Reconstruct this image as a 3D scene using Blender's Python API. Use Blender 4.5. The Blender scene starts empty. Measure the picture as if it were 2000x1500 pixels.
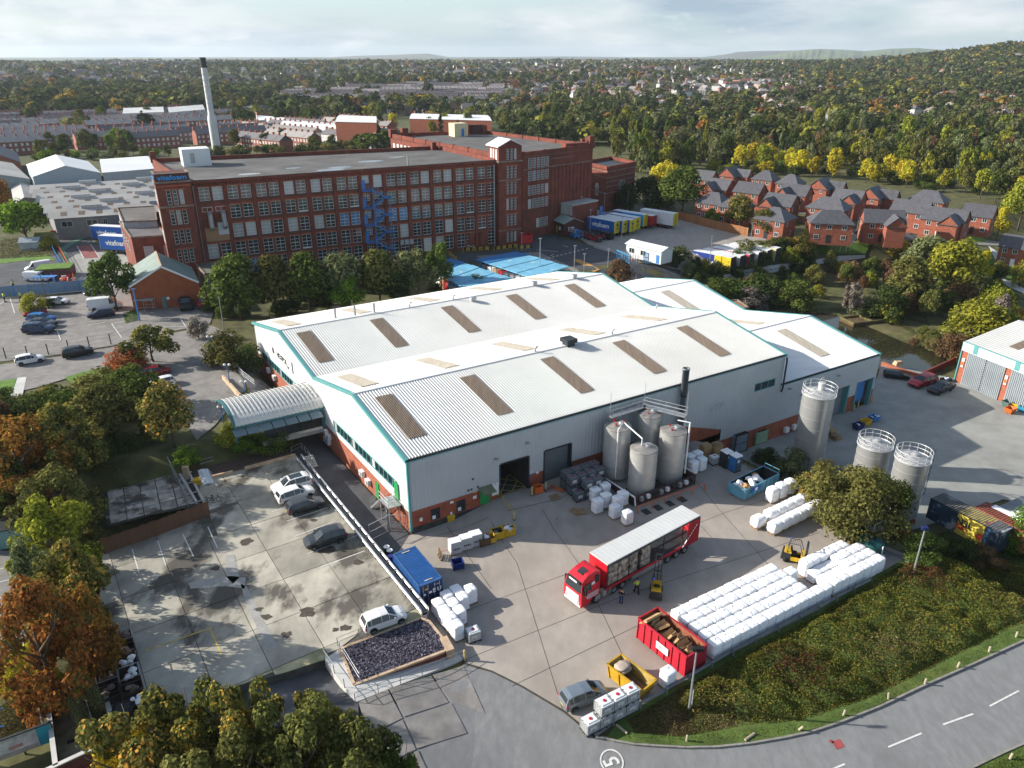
import bpy,bmesh,math,random
import numpy as np
from mathutils import Vector as vX,Matrix as MX
rX,eX=range,enumerate
from math import sin,cos,pi,radians as dX,sqrt,atan2,atan
SC=bpy.context.scene
COL=SC.collection
# camera
F,TH,EYE=1450.0,atan(643/1450.0),48.5
cd=bpy.data.cameras.new('camera')
cam=bpy.data.objects.new('camera',cd)
COL.objects.link(cam)
cd.sensor_width,cd.lens=36.0,F/2000*36
cd.clip_start,cd.clip_end=1.0,60000.0
cam.location=(0,0,EYE)
cam.rotation_euler=(pi/2-TH,0,0)
SC.camera=cam
# light
SUN_EL,SUN_AZ=dX(24.5),dX(174.3)
world=bpy.data.worlds.new('World')
SC.world=world
world.use_nodes=True
wn,wl=world.node_tree.nodes,world.node_tree.links
wn.clear()
wout=wn.new('ShaderNodeOutputWorld')
wbg=wn.new('ShaderNodeBackground')
sky=wn.new('ShaderNodeTexSky')
sky.sky_type='NISHITA'
sky.sun_disc=False
sky.sun_elevation=SUN_EL
sky.sun_rotation=dX(90)-SUN_AZ
sky.altitude=100
sky.air_density,sky.dust_density,sky.ozone_density=1.0,1.6,1.0
wbg.inputs[1].default_value=.115
tc=wn.new('ShaderNodeTexCoord')
def wmap(sx,sy,sz,off):
 m=wn.new('ShaderNodeMapping')
 m.inputs['Scale'].default_value=(sx,sy,sz)
 m.inputs['Location'].default_value=off
 wl.new(tc.outputs['Generated'],m.inputs[0])
 return m
def wnoise(mp,sc,det,rough=.55):
 n=wn.new('ShaderNodeTexNoise')
 n.inputs['Scale'].default_value=sc
 n.inputs['Detail'].default_value=det
 n.inputs['Roughness'].default_value=rough
 wl.new(mp.outputs[0],n.inputs['Vector'])
 return n
def wramp(sock,a,b,ca=(0,0,0,1),cb=(1,1,1,1)):
 r=wn.new('ShaderNodeValToRGB')
 r.color_ramp.elements[0].position,r.color_ramp.elements[1].position=a,b
 r.color_ramp.elements[0].color,r.color_ramp.elements[1].color=ca,cb
 wl.new(sock,r.inputs[0])
 return r
def wmix(fac,a,b):
 m=wn.new('ShaderNodeMix')
 m.data_type='RGBA'
 for s,v in((m.inputs[0],fac),(m.inputs[6],a),(m.inputs[7],b)):
  if isinstance(v,(tuple,float)):
   s.default_value=v
  else:
   wl.new(v,s)
 return m.outputs[2]
cl1=wramp(wnoise(wmap(1,1,5.5,(3.1,.4,1.7)),2.6,9,.6).outputs['Fac'],.47,.63)
cl2=wramp(wnoise(wmap(1,1,3.4,(.4,2.2,5.1)),9.0,8,.6).outputs['Fac'],.56,.68)
shade=wramp(wnoise(wmap(1,1,4.5,(7.7,.9,2.3)),3.6,7,.55).outputs['Fac'],.40,.60,(2.1,2.75,3.35,1),(4.7,4.9,5.0,1))
sep=wn.new('ShaderNodeSeparateXYZ')
wl.new(tc.outputs['Generated'],sep.inputs[0])
def wfade(sock,hi,lo):
 r=wramp(sep.outputs[2],.10,.55,(hi,hi,hi,1),(lo,lo,lo,1))
 m=wn.new('ShaderNodeMath')
 m.operation='MULTIPLY'
 wl.new(r.outputs[0],m.inputs[0])
 if isinstance(sock,float):
  m.inputs[1].default_value=sock
 else:
  wl.new(sock,m.inputs[1])
 return m.outputs[0]
bS=wmix(wfade(1.0,.62,.0),sky.outputs[0],(3.3,4.35,4.85,1))
c1=wmix(wfade(cl1.outputs[0],1.0,.18),bS,shade.outputs[0])
c2=wmix(wfade(cl2.outputs[0],.9,.1),c1,(4.9,5.05,5.1,1))
wl.new(c2,wbg.inputs[0])
wl.new(wbg.outputs[0],wout.inputs[0])
sd=bpy.data.lights.new('sun','SUN')
sd.energy,sd.angle,sd.color=5.0,dX(.53),(1.0,.945,.85)
sun=bpy.data.objects.new('sun',sd)
COL.objects.link(sun)
tosun=vX((cos(SUN_EL)*cos(SUN_AZ),cos(SUN_EL)*sin(SUN_AZ),sin(SUN_EL)))
sun.rotation_euler=tosun.to_track_quat('Z','Y').to_euler()
sun.location=(-60,40,90)
SC.view_settings.view_transform='Standard'
SC.view_settings.look='None'
SC.view_settings.gamma=1.0
SC.view_settings.use_curve_mapping=False
SC.view_settings.exposure=.75
SC.render.engine='CYCLES'
SC.cycles.use_denoising=True
SC.cycles.max_bounces=5
SC.cycles.diffuse_bounces=2
SC.cycles.glossy_bounces=2
SC.cycles.transmission_bounces=3
SC.cycles.transparent_max_bounces=6
SC.cycles.volume_bounces=0
SC.cycles.caustics_reflective=False
SC.cycles.caustics_refractive=False
# the lie of the land
def at(u,v,z=.0):
 x,y=(u-1000)/F,(750-v)/F
 d=vX((x,cos(TH)+y*sin(TH),-sin(TH)+y*cos(TH)))
 t=(z-EYE)/d.z
 return vX((d.x*t,d.y*t,z))
A0=np.array([-11.22,68.6])
E1=np.array([cos(dX(31.09)),sin(dX(31.09))])
E2=np.array([cos(dX(124.41)),sin(dX(124.41))])
MI=np.linalg.inv(np.stack([E1,E2],1))
def st(x,y):
 dx,dy=x-A0[0],y-A0[1]
 return MI[0,0]*dx+MI[0,1]*dy,MI[1,0]*dx+MI[1,1]*dy
def W(s,t,z=.0):
 p=A0+E1*s+E2*t
 return vX((p[0],p[1],z))
def sm(a,b,x):
 q=np.clip((x-a)/(b-a),0,1)
 return q*q*(3-2*q)
def gz(x,y):
 s,t=st(x,y)
 back=sm(51,60,t)
 left=sm(-5.2,-6.4,s)*sm(23.5,28,t)
 lane=sm(24,46,t)*sm(.5,-3,s)
 drop=sm(42,50,s)*(1-sm(50,72,t))
 up=np.maximum(np.maximum(back,left),lane)
 dock=1.05*sm(4,11,s)*sm(40,31,s)*sm(-7,-1.5,t)*(1-sm(10,20,t))
 z=3.0*up*(1-drop)-4.2*drop+dock
 px,py=x+4.26,y-49.63
 al,ac=-(px*.8925+py*.451),px*.451-py*.8925
 z=z+.88*sm(.5,9.3,al)*sm(-1.6,.2,ac)*sm(60,50,al)
 r=np.hypot(x,y)
 w=sm(420,900,r)
 az=np.arctan2(x,y)
 hill=19*sm(560,2250,r)+44*sm(900,1900,r)*sm(.36,.60,az)-10*sm(2600,5000,r)
 und=3.5*np.sin(x*.0061+1.2)*np.cos(y*.0047+.4)+2.2*np.sin(x*.013+y*.009)
 return z+w*(hill+und*sm(500,1200,r))
def gp(u,v,dz=.0,it=30):
 z=.0
 for _ in rX(it):
  p=at(u,v,z)
  z=.4*z+.6*float(gz(p.x,p.y))
 p=at(u,v,z)
 return vX((p.x,p.y,float(gz(p.x,p.y))+dz))
def proj(p):
 dz=p[2]-EYE
 yf=p[1]*cos(TH)-dz*sin(TH)
 up=p[1]*sin(TH)+dz*cos(TH)
 return 1000+F*p[0]/yf,750-F*up/yf
def rise(p,v2):
 lo,hi=.0,90.0
 for _ in rX(40):
  m=(lo+hi)/2
  if proj((p[0],p[1],p[2]+m))[1]>v2:
   lo=m
  else:
   hi=m
 return lo
 # mesh helpers
def tag(o,lB=None,cat=None,gR=None,kind=None):
 for k,v in(('label',lB),('category',cat),('group',gR),('kind',kind)):
  if v:
   o[k]=v
 return o
def tX(name,lB,cat,loc=(0,0,0),rz=.0,gR=None):
 o=bpy.data.objects.new(name,None)
 COL.objects.link(o)
 o.location=loc
 o.rotation_euler=(0,0,rz)
 return tag(o,lB,cat,gR)
def iX(name,me,pA=None,loc=(0,0,0),rz=.0,scale=None,mats=None):
 o=bpy.data.objects.new(name,me)
 COL.objects.link(o)
 o.parent=pA
 o.location=loc
 o.rotation_euler=(0,0,rz)
 if scale is not None:
  o.scale=scale if hasattr(scale,'__len__')else(scale,)*3
 for i,m in eX(mats or()):
  o.material_slots[i].link='OBJECT'
  o.material_slots[i].material=m
 return o
class MB:
 def __init__(s,M=None):
  s.v,s.f,s.m,s.M=[],[],[],M
 def add(s,vs,fs,mi=0):
  b=len(s.v)
  if s.M is not None:
   vs=[s.M@vX(p)for p in vs]
  s.v.extend(tuple(p)for p in vs)
  for f in fs:
   s.f.append(tuple(b+i for i in f))
   s.m.append(mi)
  return s
 def P(s,pts,mi=0):
  return s.add(pts,[tuple(rX(len(pts)))],mi)
 def X(s,x0,y0,z0,x1,y1,z1,mi=0):
  return s.add([(x0,y0,z0),(x1,y0,z0),(x1,y1,z0),(x0,y1,z0),(x0,y0,z1),(x1,y0,z1),(x1,y1,z1),(x0,y1,z1)],[(3,2,1,0),(4,5,6,7),(0,1,5,4),(1,2,6,5),(2,3,7,6),(3,0,4,7)],mi)
 def H(s,b,t,mi=0):
  return s.add(list(b)+list(t),[(3,2,1,0),(4,5,6,7),(0,1,5,4),(1,2,6,5),(2,3,7,6),(3,0,4,7)],mi)
 def S(s,pts,z0,z1,mi=0,mtop=None,cap=True):
  n=len(pts)
  a=sum(pts[i][0]*pts[(i+1)%n][1]-pts[(i+1)%n][0]*pts[i][1]for i in rX(n))
  if a<0:
   pts=pts[::-1]
  vs=[(p[0],p[1],z0)for p in pts]+[(p[0],p[1],z1)for p in pts]
  s.add(vs,[(i,(i+1)%n,n+(i+1)%n,n+i)for i in rX(n)],mi)
  if cap:
   s.P(vs[n:],mi if mtop is None else mtop)
   s.P(vs[:n][::-1],mi)
  return s
 def R(s,p,q,w,h=None,mi=0,up=(0,0,1)):
  p,q=vX(p),vX(q)
  h=w if h is None else h
  d=(q-p).normalized()
  up=vX(up)
  if abs(d.dot(up))>.98:
   up=vX((1,0,0))
  a=d.cross(up).normalized()*(w/2)
  b=a.cross(d).normalized()*(h/2)
  return s.add([p-a-b,p+a-b,p+a+b,p-a+b,q-a-b,q+a-b,q+a+b,q-a+b],[(0,1,2,3),(7,6,5,4),(1,0,4,5),(2,1,5,6),(3,2,6,7),(0,3,7,4)],mi)
 def U(s,pts,r,n=6,mi=0,r2=None,cap=True):
  pts=[vX(p)for p in pts]
  k=len(pts)
  vs,fs=[],[]
  pa=None
  for i,p in eX(pts):
   d=(pts[min(i+1,k-1)]-pts[max(i-1,0)]).normalized()
   if pa is None:
    pa=d.orthogonal().normalized()
   a=(pa-d*pa.dot(d)).normalized()
   pa=a
   b=d.cross(a)
   rr=r if r2 is None else r+(r2-r)*i/max(k-1,1)
   for j in rX(n):
    an=2*pi*j/n
    vs.append(p+(a*cos(an)+b*sin(an))*rr)
  for i in rX(k-1):
   for j in rX(n):
    fs.append((i*n+j,i*n+(j+1)%n,(i+1)*n+(j+1)%n,(i+1)*n+j))
  if cap:
   fs.append(tuple(rX(n))[::-1])
   fs.append(tuple((k-1)*n+j for j in rX(n)))
  return s.add(vs,fs,mi)
 def L(s,prof,n=16,mi=0,c=(0,0),a0=.0,a1=2*pi):
  full=abs(a1-a0-2*pi)<1e-6
  m=n if full else n+1
  vs=[(c[0]+r*cos(a0+(a1-a0)*j/n),c[1]+r*sin(a0+(a1-a0)*j/n),z)for r,z in prof for j in rX(m)]
  fs=[]
  for i in rX(len(prof)-1):
   for j in rX(n):
    j2=(j+1)%m
    fs.append((i*m+j,i*m+j2,(i+1)*m+j2,(i+1)*m+j))
  return s.add(vs,fs,mi)
 def ball(s,c,r,mi=0,n=8,k=5):
  pr=[(max(r*sin(pi*i/k),.001),c[2]-r*cos(pi*i/k))for i in rX(k+1)]
  return s.L(pr,n,mi,(c[0],c[1]))
 def mesh(s,name,mats=(),smooth=False):
  me=bpy.data.meshes.new(name)
  me.from_pydata(s.v,[],s.f)
  for m in(mats if isinstance(mats,(list,tuple))else[mats]):
   me.materials.append(m)
  if len(me.materials)>1:
   me.polygons.foreach_set('material_index',s.m)
  if smooth:
   me.polygons.foreach_set('use_smooth',[True]*len(s.f))
  me.update()
  return me
 def B(s,name,mats,pA=None,smooth=False,loc=(0,0,0),rz=.0):
  return iX(name,s.mesh(name,mats,smooth),pA,loc,rz)
def np_mesh(name,vR,quads,mats,attr=None):
 me=bpy.data.meshes.new(name)
 n,m=len(vR),len(quads)
 me.vertices.add(n)
 me.vertices.foreach_set('co',np.asarray(vR,np.float32).ravel())
 me.loops.add(m*4)
 me.loops.foreach_set('vertex_index',np.asarray(quads,np.int32).ravel())
 me.polygons.add(m)
 me.polygons.foreach_set('loop_start',np.arange(m,dtype=np.int32)*4)
 me.polygons.foreach_set('loop_total',np.full(m,4,np.int32))
 if attr is not None:
  a=me.color_attributes.new('tint','FLOAT_COLOR','POINT')
  c=np.ones((n,4),np.float32)
  c[:,:3]=attr
  a.data.foreach_set('color',c.ravel())
 me.update(calc_edges=True)
 for mt in mats:
  me.materials.append(mt)
 return me
def sA(o,deg=35):
 me=o.data
 me.polygons.foreach_set('use_smooth',[True]*len(me.polygons))
 bm=bmesh.new()
 bm.from_mesh(me)
 for e in bm.edges:
  if len(e.link_faces)!=2 or e.calc_face_angle(3.2)>dX(deg):
   e.smooth=False
 bm.to_mesh(me)
 bm.free()
 return o
 # materials
def mat(name,col,rough=.75,metal=.0,var=.15,sc=1.2,oV=.0,bP=.0,col2=None,lo=.35,hi=.68,space='obj',spec=.35,col3=None,sc3=.25,lo3=.55,hi3=.7,sT_=None,det=5):
 m=bpy.data.materials.new(name)
 m.use_nodes=True
 N,L=m.node_tree.nodes,m.node_tree.links
 b=N['Principled BSDF']
 b.inputs['Roughness'].default_value=rough
 b.inputs['Metallic'].default_value=metal
 b.inputs['Specular IOR Level'].default_value=spec
 if var==0 and col2 is None and not oV:
  b.inputs['Base Color'].default_value=(*col,1)
  return m
 if space=='obj':
  src=N.new('ShaderNodeTexCoord').outputs['Object']
 else:
  src=N.new('ShaderNodeNewGeometry').outputs['Position']
 if sT_:
  mp=N.new('ShaderNodeMapping')
  mp.inputs['Scale'].default_value=sT_
  L.new(src,mp.inputs[0])
  src=mp.outputs[0]
 def noise(scale,dt=det):
  n=N.new('ShaderNodeTexNoise')
  n.inputs['Scale'].default_value=scale
  n.inputs['Detail'].default_value=dt
  n.inputs['Roughness'].default_value=.6
  L.new(src,n.inputs['Vector'])
  return n.outputs['Fac']
 def ramp(sock,a,c,ca,cb):
  r=N.new('ShaderNodeValToRGB')
  r.color_ramp.elements[0].position,r.color_ramp.elements[1].position=a,c
  r.color_ramp.elements[0].color,r.color_ramp.elements[1].color=ca,cb
  L.new(sock,r.inputs[0])
  return r.outputs[0]
 n1=noise(sc)
 ca=tuple(c*(1-var)for c in col)+(1,)
 cb=tuple(min(c*(1+var),1)for c in(col if col2 is None else col2))+(1,)
 out=ramp(n1,lo,hi,ca,cb)
 if col3 is not None:
  mx=N.new('ShaderNodeMix')
  mx.data_type='RGBA'
  L.new(ramp(noise(sc3,6),lo3,hi3,(0,0,0,1),(1,1,1,1)),mx.inputs[0])
  L.new(out,mx.inputs[6])
  mx.inputs[7].default_value=(*col3,1)
  out=mx.outputs[2]
 if oV:
  oi=N.new('ShaderNodeObjectInfo')
  hv=N.new('ShaderNodeHueSaturation')
  mr=N.new('ShaderNodeMapRange')
  mr.inputs['To Min'].default_value,mr.inputs['To Max'].default_value=1-oV,1+oV
  L.new(oi.outputs['Random'],mr.inputs['Value'])
  L.new(mr.outputs[0],hv.inputs['Value'])
  L.new(out,hv.inputs['Color'])
  out=hv.outputs[0]
 L.new(out,b.inputs['Base Color'])
 if bP:
  bp=N.new('ShaderNodeBump')
  bp.inputs['Strength'].default_value=bP
  bp.inputs['Distance'].default_value=.05
  L.new(noise(sc*6),bp.inputs['Height'])
  L.new(bp.outputs[0],b.inputs['Normal'])
 return m
def fX(name,c1,c2,c3=None,p3=.86,oV=.22,attr=False,trans=.35):
 m=bpy.data.materials.new(name)
 m.use_nodes=True
 N,L=m.node_tree.nodes,m.node_tree.links
 N.clear()
 out=N.new('ShaderNodeOutputMaterial')
 geo=N.new('ShaderNodeNewGeometry')
 tcn=N.new('ShaderNodeTexCoord')
 ns=N.new('ShaderNodeTexNoise')
 ns.inputs['Scale'].default_value=.035 if attr else 3.2
 ns.inputs['Detail'].default_value=2
 L.new(tcn.outputs['Object'],ns.inputs['Vector'])
 ad=N.new('ShaderNodeMath')
 ad.operation='MULTIPLY_ADD'
 L.new(ns.outputs['Fac'],ad.inputs[0])
 ad.inputs[1].default_value=1.5
 ad.inputs[2].default_value=-.75
 a2=N.new('ShaderNodeMath')
 a2.operation='ADD'
 L.new(ad.outputs[0],a2.inputs[0])
 L.new(geo.outputs['Random Per Island'],a2.inputs[1])
 r=N.new('ShaderNodeValToRGB')
 r.color_ramp.elements[0].position,r.color_ramp.elements[1].position=.1,.75
 r.color_ramp.elements[0].color,r.color_ramp.elements[1].color=(*c1,1),(*c2,1)
 if c3:
  e=r.color_ramp.elements.new(p3)
  e.color=(*c2,1)
  e=r.color_ramp.elements.new(min(p3+.12,1))
  e.color=(*c3,1)
 L.new(a2.outputs[0],r.inputs[0])
 col=r.outputs[0]
 if attr:
  at_=N.new('ShaderNodeAttribute')
  at_.attribute_name='tint'
  mx=N.new('ShaderNodeMix')
  mx.data_type='RGBA'
  mx.blend_type='MULTIPLY'
  mx.inputs[0].default_value=1
  L.new(col,mx.inputs[6])
  L.new(at_.outputs['Color'],mx.inputs[7])
  col=mx.outputs[2]
 elif oV:
  oi=N.new('ShaderNodeObjectInfo')
  hv=N.new('ShaderNodeHueSaturation')
  for nm,a,b,k in(('Value',1-oV,1+oV,1.0),('Hue',.485,.515,7.31)):
   ml=N.new('ShaderNodeMath')
   ml.operation='MULTIPLY'
   ml.inputs[1].default_value=k
   fr=N.new('ShaderNodeMath')
   fr.operation='FRACT'
   mr=N.new('ShaderNodeMapRange')
   mr.inputs['To Min'].default_value,mr.inputs['To Max'].default_value=a,b
   L.new(oi.outputs['Random'],ml.inputs[0])
   L.new(ml.outputs[0],fr.inputs[0])
   L.new(fr.outputs[0],mr.inputs['Value'])
   L.new(mr.outputs[0],hv.inputs[nm])
  L.new(col,hv.inputs['Color'])
  col=hv.outputs[0]
 df=N.new('ShaderNodeBsdfDiffuse')
 tr=N.new('ShaderNodeBsdfTranslucent')
 ms=N.new('ShaderNodeMixShader')
 ms.inputs[0].default_value=trans
 L.new(col,df.inputs[0])
 L.new(col,tr.inputs[0])
 L.new(df.outputs[0],ms.inputs[1])
 L.new(tr.outputs[0],ms.inputs[2])
 L.new(ms.outputs[0],out.inputs[0])
 return m
def glassmat(name,col=(.02,.03,.035),rough=.08):
 m=mat(name,col,rough,0,0)
 m.node_tree.nodes['Principled BSDF'].inputs['Specular IOR Level'].default_value=.8
 return m
def mX(body,size,mt,name='lettering',extrude=.02,bold=.0,shear=.0,align='CENTER',xs=1.0):
 cu=bpy.data.curves.new('lettering','FONT')
 cu.body=body
 cu.size=size
 cu.extrude=extrude
 cu.offset=bold
 cu.shear=shear
 cu.align_x=align
 cu.align_y='CENTER'
 cu.resolution_u=2
 o=bpy.data.objects.new('lettering',cu)
 COL.objects.link(o)
 dg=bpy.context.evaluated_depsgraph_get()
 me=bpy.data.meshes.new_from_object(o.evaluated_get(dg))
 bpy.data.objects.remove(o)
 bpy.data.curves.remove(cu)
 me.materials.clear()
 me.materials.append(mt)
 if xs!=1.0:
  for v in me.vertices:
   v.co.x*=xs
 return me
def sX(name,pix,mt,dz=.0,cell=6.0,pts=None,sI=.0,z=None,kind='structure',pA=None):
 ps=pts if pts is not None else[gp(u,v)if z is None else at(u,v,z)for u,v in pix]
 bm=bmesh.new()
 vs=[bm.verts.new((p[0],p[1],0))for p in ps]
 bm.faces.new(vs)
 bmesh.ops.triangulate(bm,faces=bm.faces[:])
 xs=[p[0]for p in ps]
 ys=[p[1]for p in ps]
 if z is None and cell:
  for lo,hi,no in((min(xs),max(xs),(1,0,0)),(min(ys),max(ys),(0,1,0))):
   k=lo+cell
   while k<hi:
    bmesh.ops.bisect_plane(bm,geom=bm.verts[:]+bm.edges[:]+bm.faces[:],plane_co=(k*no[0],k*no[1],0),plane_no=no,dist=1e-4)
    k+=cell
 for v in bm.verts:
  v.co.z=(float(gz(v.co.x,v.co.y))if z is None else z)+dz
 bmesh.ops.recalc_face_normals(bm,faces=bm.faces[:])
 if bm.faces and sum(f.normal.z for f in bm.faces)<0:
  bmesh.ops.reverse_faces(bm,faces=bm.faces[:])
 if sI:
  be=[e for e in bm.edges if len(e.link_faces)==1]
  r=bmesh.ops.extrude_edge_only(bm,edges=be)
  for g in r['geom']:
   if isinstance(g,bmesh.types.BMVert):
    g.co.z-=sI
 me=bpy.data.meshes.new(name)
 bm.to_mesh(me)
 bm.free()
 me.materials.append(mt)
 o=iX(name,me,pA)
 if kind and pA is None:
  o['kind']=kind
 return o
def zX(pts,w,dz=.012,mb=None,mi=0,seg=3.0,z=None):
 mb=mb or MB()
 for a,b in zip(pts[:-1],pts[1:]):
  a,b=vX(a).to_2d(),vX(b).to_2d()
  d=b-a
  if d.length<1e-4:
   continue
  nrm=vX((-d.y,d.x)).normalized()*(w/2)
  k=max(1,int(d.length/seg))
  for i in rX(k):
   p,q=a+d*(i/k),a+d*((i+1)/k)
   qs=[p-nrm,q-nrm,q+nrm,p+nrm]
   mb.P([(c.x,c.y,(float(gz(c.x,c.y))if z is None else z)+dz)for c in qs],mi)
 return mb
 # shared materials
BRICK=mat('red_brick',(.30,.085,.045),.85,var=.25,sc=.9,bP=.3,col3=(.20,.055,.035),sc3=.15)
bK=mat('mill_brick',(.185,.050,.032),.85,var=.25,sc=.5,bP=.3,col3=(.115,.036,.026),sc3=.12,lo3=.5)
bN=mat('new_brick',(.33,.105,.06),.85,var=.18,sc=1.5,bP=.2)
BRICKE=mat('estate_brick',(.27,.085,.05),.85,var=.2,sc=1.5,oV=.12)
sN=mat('stone_trim',(.22,.17,.13),.85,var=.35,sc=.7)
CLAD=mat('grey_cladding',(.46,.48,.49),.5,var=.06,sc=.25,col3=(.38,.40,.40),sc3=.12,lo3=.55,hi3=.8,spec=.4)
CLADW=mat('white_cladding',(.72,.73,.73),.5,var=.05,sc=.3)
rW=mat('roof_sheet',(.60,.595,.57),.55,var=.05,sc=.15,col3=(.50,.49,.46),sc3=.09,lo3=.5,hi3=.8,sT_=(.6,1,1))
rF=mat('roof_sheet_pale',(.74,.74,.73),.5,var=.04,sc=.15,col3=(.66,.66,.66),sc3=.5,lo3=.6,hi3=.66,sT_=(.25,1,1))
sL=mat('rooflight_sheet',(.17,.125,.09),.6,var=.18,sc=.8,sT_=(3,.3,1))
SKYLP=mat('rooflight_pale',(.33,.30,.25),.6,var=.12,sc=.8,sT_=(3,.3,1))  # paler sheet colour for the back slopes and the low bays
tL=mat('teal_trim',(.10,.30,.30),.5,var=.06)
bM=mat('blue_paint',(.05,.19,.48),.5,var=.1)
dK=mat('dark_grey_paint',(.03,.034,.038),.5,var=.1)
bZ=mat('black_rubber',(.012,.012,.013),.7,var=.2)
gV=mat('galvanised_steel',(.40,.41,.42),.42,.55,var=.12,sc=2)
sT=mat('stainless_steel',(.56,.55,.52),.36,.45,var=.08,sc=.6,sT_=(1,1,3))
gP=mat('grey_plastic',(.12,.135,.15),.55,var=.12,oV=.15)
wP=mat('white_paint',(.78,.78,.77),.5,var=.05)
WINW=mat('white_window_frame',(.62,.62,.60),.5,var=.08)
yL=mat('yellow_paint',(.58,.36,.02),.5,var=.15)
rP=mat('red_paint',(.42,.02,.022),.45,var=.12)
oG=mat('orange_paint',(.62,.13,.02),.5,var=.1)
GREEND=mat('green_door_paint',(.02,.27,.07),.5,var=.08)
WOOD=mat('pallet_wood',(.36,.24,.13),.85,var=.25,sc=4,oV=.2)
WOODF=mat('brown_fence_wood',(.17,.085,.05),.9,var=.25,sc=1.5,oV=.12)
cB=mat('cardboard',(.38,.235,.115),.85,var=.15,sc=1.5,oV=.15)
SACK=mat('white_sacking',(.83,.83,.84),.6,var=.025,sc=2,spec=.3)
sB=mat('shrink_wrap_white',(.80,.81,.83),.35,var=.03,sc=2)
sLa=mat('slate_roof',(.085,.085,.095),.6,var=.2,sc=1.2,oV=.12)
SLATEP=mat('weathered_slate',(.19,.175,.165),.8,var=.2,sc=.6,oV=.2)
fE=mat('roof_felt',(.115,.11,.105),.9,var=.25,sc=.16,col3=(.17,.165,.155),sc3=.06)
gL=glassmat('window_glass')
GLASSB=glassmat('blue_glass',(.05,.16,.34),.2)  # even blue base colour for some mill panes
GLASSG=glassmat('green_glass',(.02,.07,.06),.15)
gW=mat('blinds_behind_glass',(.42,.42,.41),.3,var=.1,sc=2,oV=.25)
RENDER=mat('white_render',(.62,.60,.56),.85,var=.08,oV=.12)
PLINTH=mat('dark_plinth',(.055,.05,.048),.9,var=.3)
rU=mat('rusty_steel',(.16,.055,.03),.9,var=.4,sc=2,col2=(.32,.12,.06))
cW=mat('pale_concrete',(.52,.51,.48),.85,var=.1,sc=.8)
cO=mat('coping_stone',(.50,.36,.24),.85,var=.2,sc=1)
BARK=mat('tree_bark',(.11,.08,.055),.95,var=.35,sc=6)
GRASS=mat('grass_ground',(.075,.115,.022),.95,var=.35,sc=.6,space='world',col3=(.13,.13,.035),sc3=.12,bP=.6)
LAWN=mat('mown_lawn',(.10,.19,.025),.95,var=.22,sc=1.2,space='world',bP=.5)
SOIL=mat('rough_ground',(.085,.085,.03),.95,var=.45,sc=.35,space='world',col3=(.12,.095,.05),sc3=.05,bP=.6)
ASPH=mat('road_asphalt',(.20,.20,.20),.85,var=.12,sc=1.6,space='world',col3=(.15,.15,.15),sc3=.16,lo3=.5,hi3=.75,bP=.25,sT_=(1,.45,1))
ASPHD=mat('dark_asphalt',(.075,.078,.085),.85,var=.22,sc=.5,space='world',col3=(.12,.12,.125),sc3=.08,bP=.2)
ASPHP=mat('worn_asphalt',(.225,.21,.195),.9,var=.18,sc=.8,space='world',col3=(.13,.125,.12),sc3=.17,lo3=.5,hi3=.72,bP=.3)
YARD=mat('yard_concrete',(.345,.305,.265),.85,var=.10,sc=.7,space='world',col3=(.245,.21,.18),sc3=.11,lo3=.45,hi3=.75,bP=.2,sT_=(1,.55,1))
YARD2=mat('rear_yard_concrete',(.285,.285,.26),.85,var=.12,sc=.4,space='world',col3=(.21,.205,.19),sc3=.09,bP=.2)
SLABM=mat('car_park_slab',(.36,.335,.275),.88,var=.34,sc=.28,space='world',oV=.2,col3=(.095,.085,.07),sc3=.19,lo3=.53,hi3=.61,bP=.35,sT_=(1,.6,1),det=8)
SLABG=mat('mossy_slab',(.35,.325,.20),.9,var=.3,sc=.35,space='world',oV=.15,col3=(.15,.14,.06),sc3=.22,lo3=.5,hi3=.62,bP=.3)
SLABO=mat('derelict_slab',(.42,.37,.31),.9,var=.32,sc=.9,space='world',oV=.2,col3=(.10,.085,.065),sc3=.3,lo3=.52,hi3=.6,bP=.5)
GRAVD=mat('dark_slate_chippings',(.085,.078,.095),.85,var=.7,sc=9,space='world',bP=1)
GRAVB=mat('brown_bark_chippings',(.10,.07,.055),.95,var=.6,sc=8,space='world',bP=1)
LINE=mat('road_paint',(.62,.61,.58),.8,var=.15,sc=3,space='world')
LINEY=mat('yellow_road_paint',(.52,.40,.10),.8,var=.25,sc=3,space='world')
KERB=mat('kerb_stone',(.24,.225,.20),.9,var=.2,sc=2,space='world')
JOINT=mat('slab_joint',(.06,.055,.045),.95,var=.3)
WATER=mat('pond_water',(.028,.027,.014),.04,0,0,spec=.5)
FARG=mat('distant_fields',(.075,.085,.028),.95,var=.4,sc=.012,space='world',col3=(.05,.055,.02),sc3=.006)
MOOR=mat('moorland',(.062,.055,.03),.95,var=.3,sc=.0016,space='world')
HILLG=mat('green_hill_pasture',(.11,.145,.045),.95,var=.3,sc=.004,space='world',col3=(.055,.06,.03),sc3=.0025)
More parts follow.
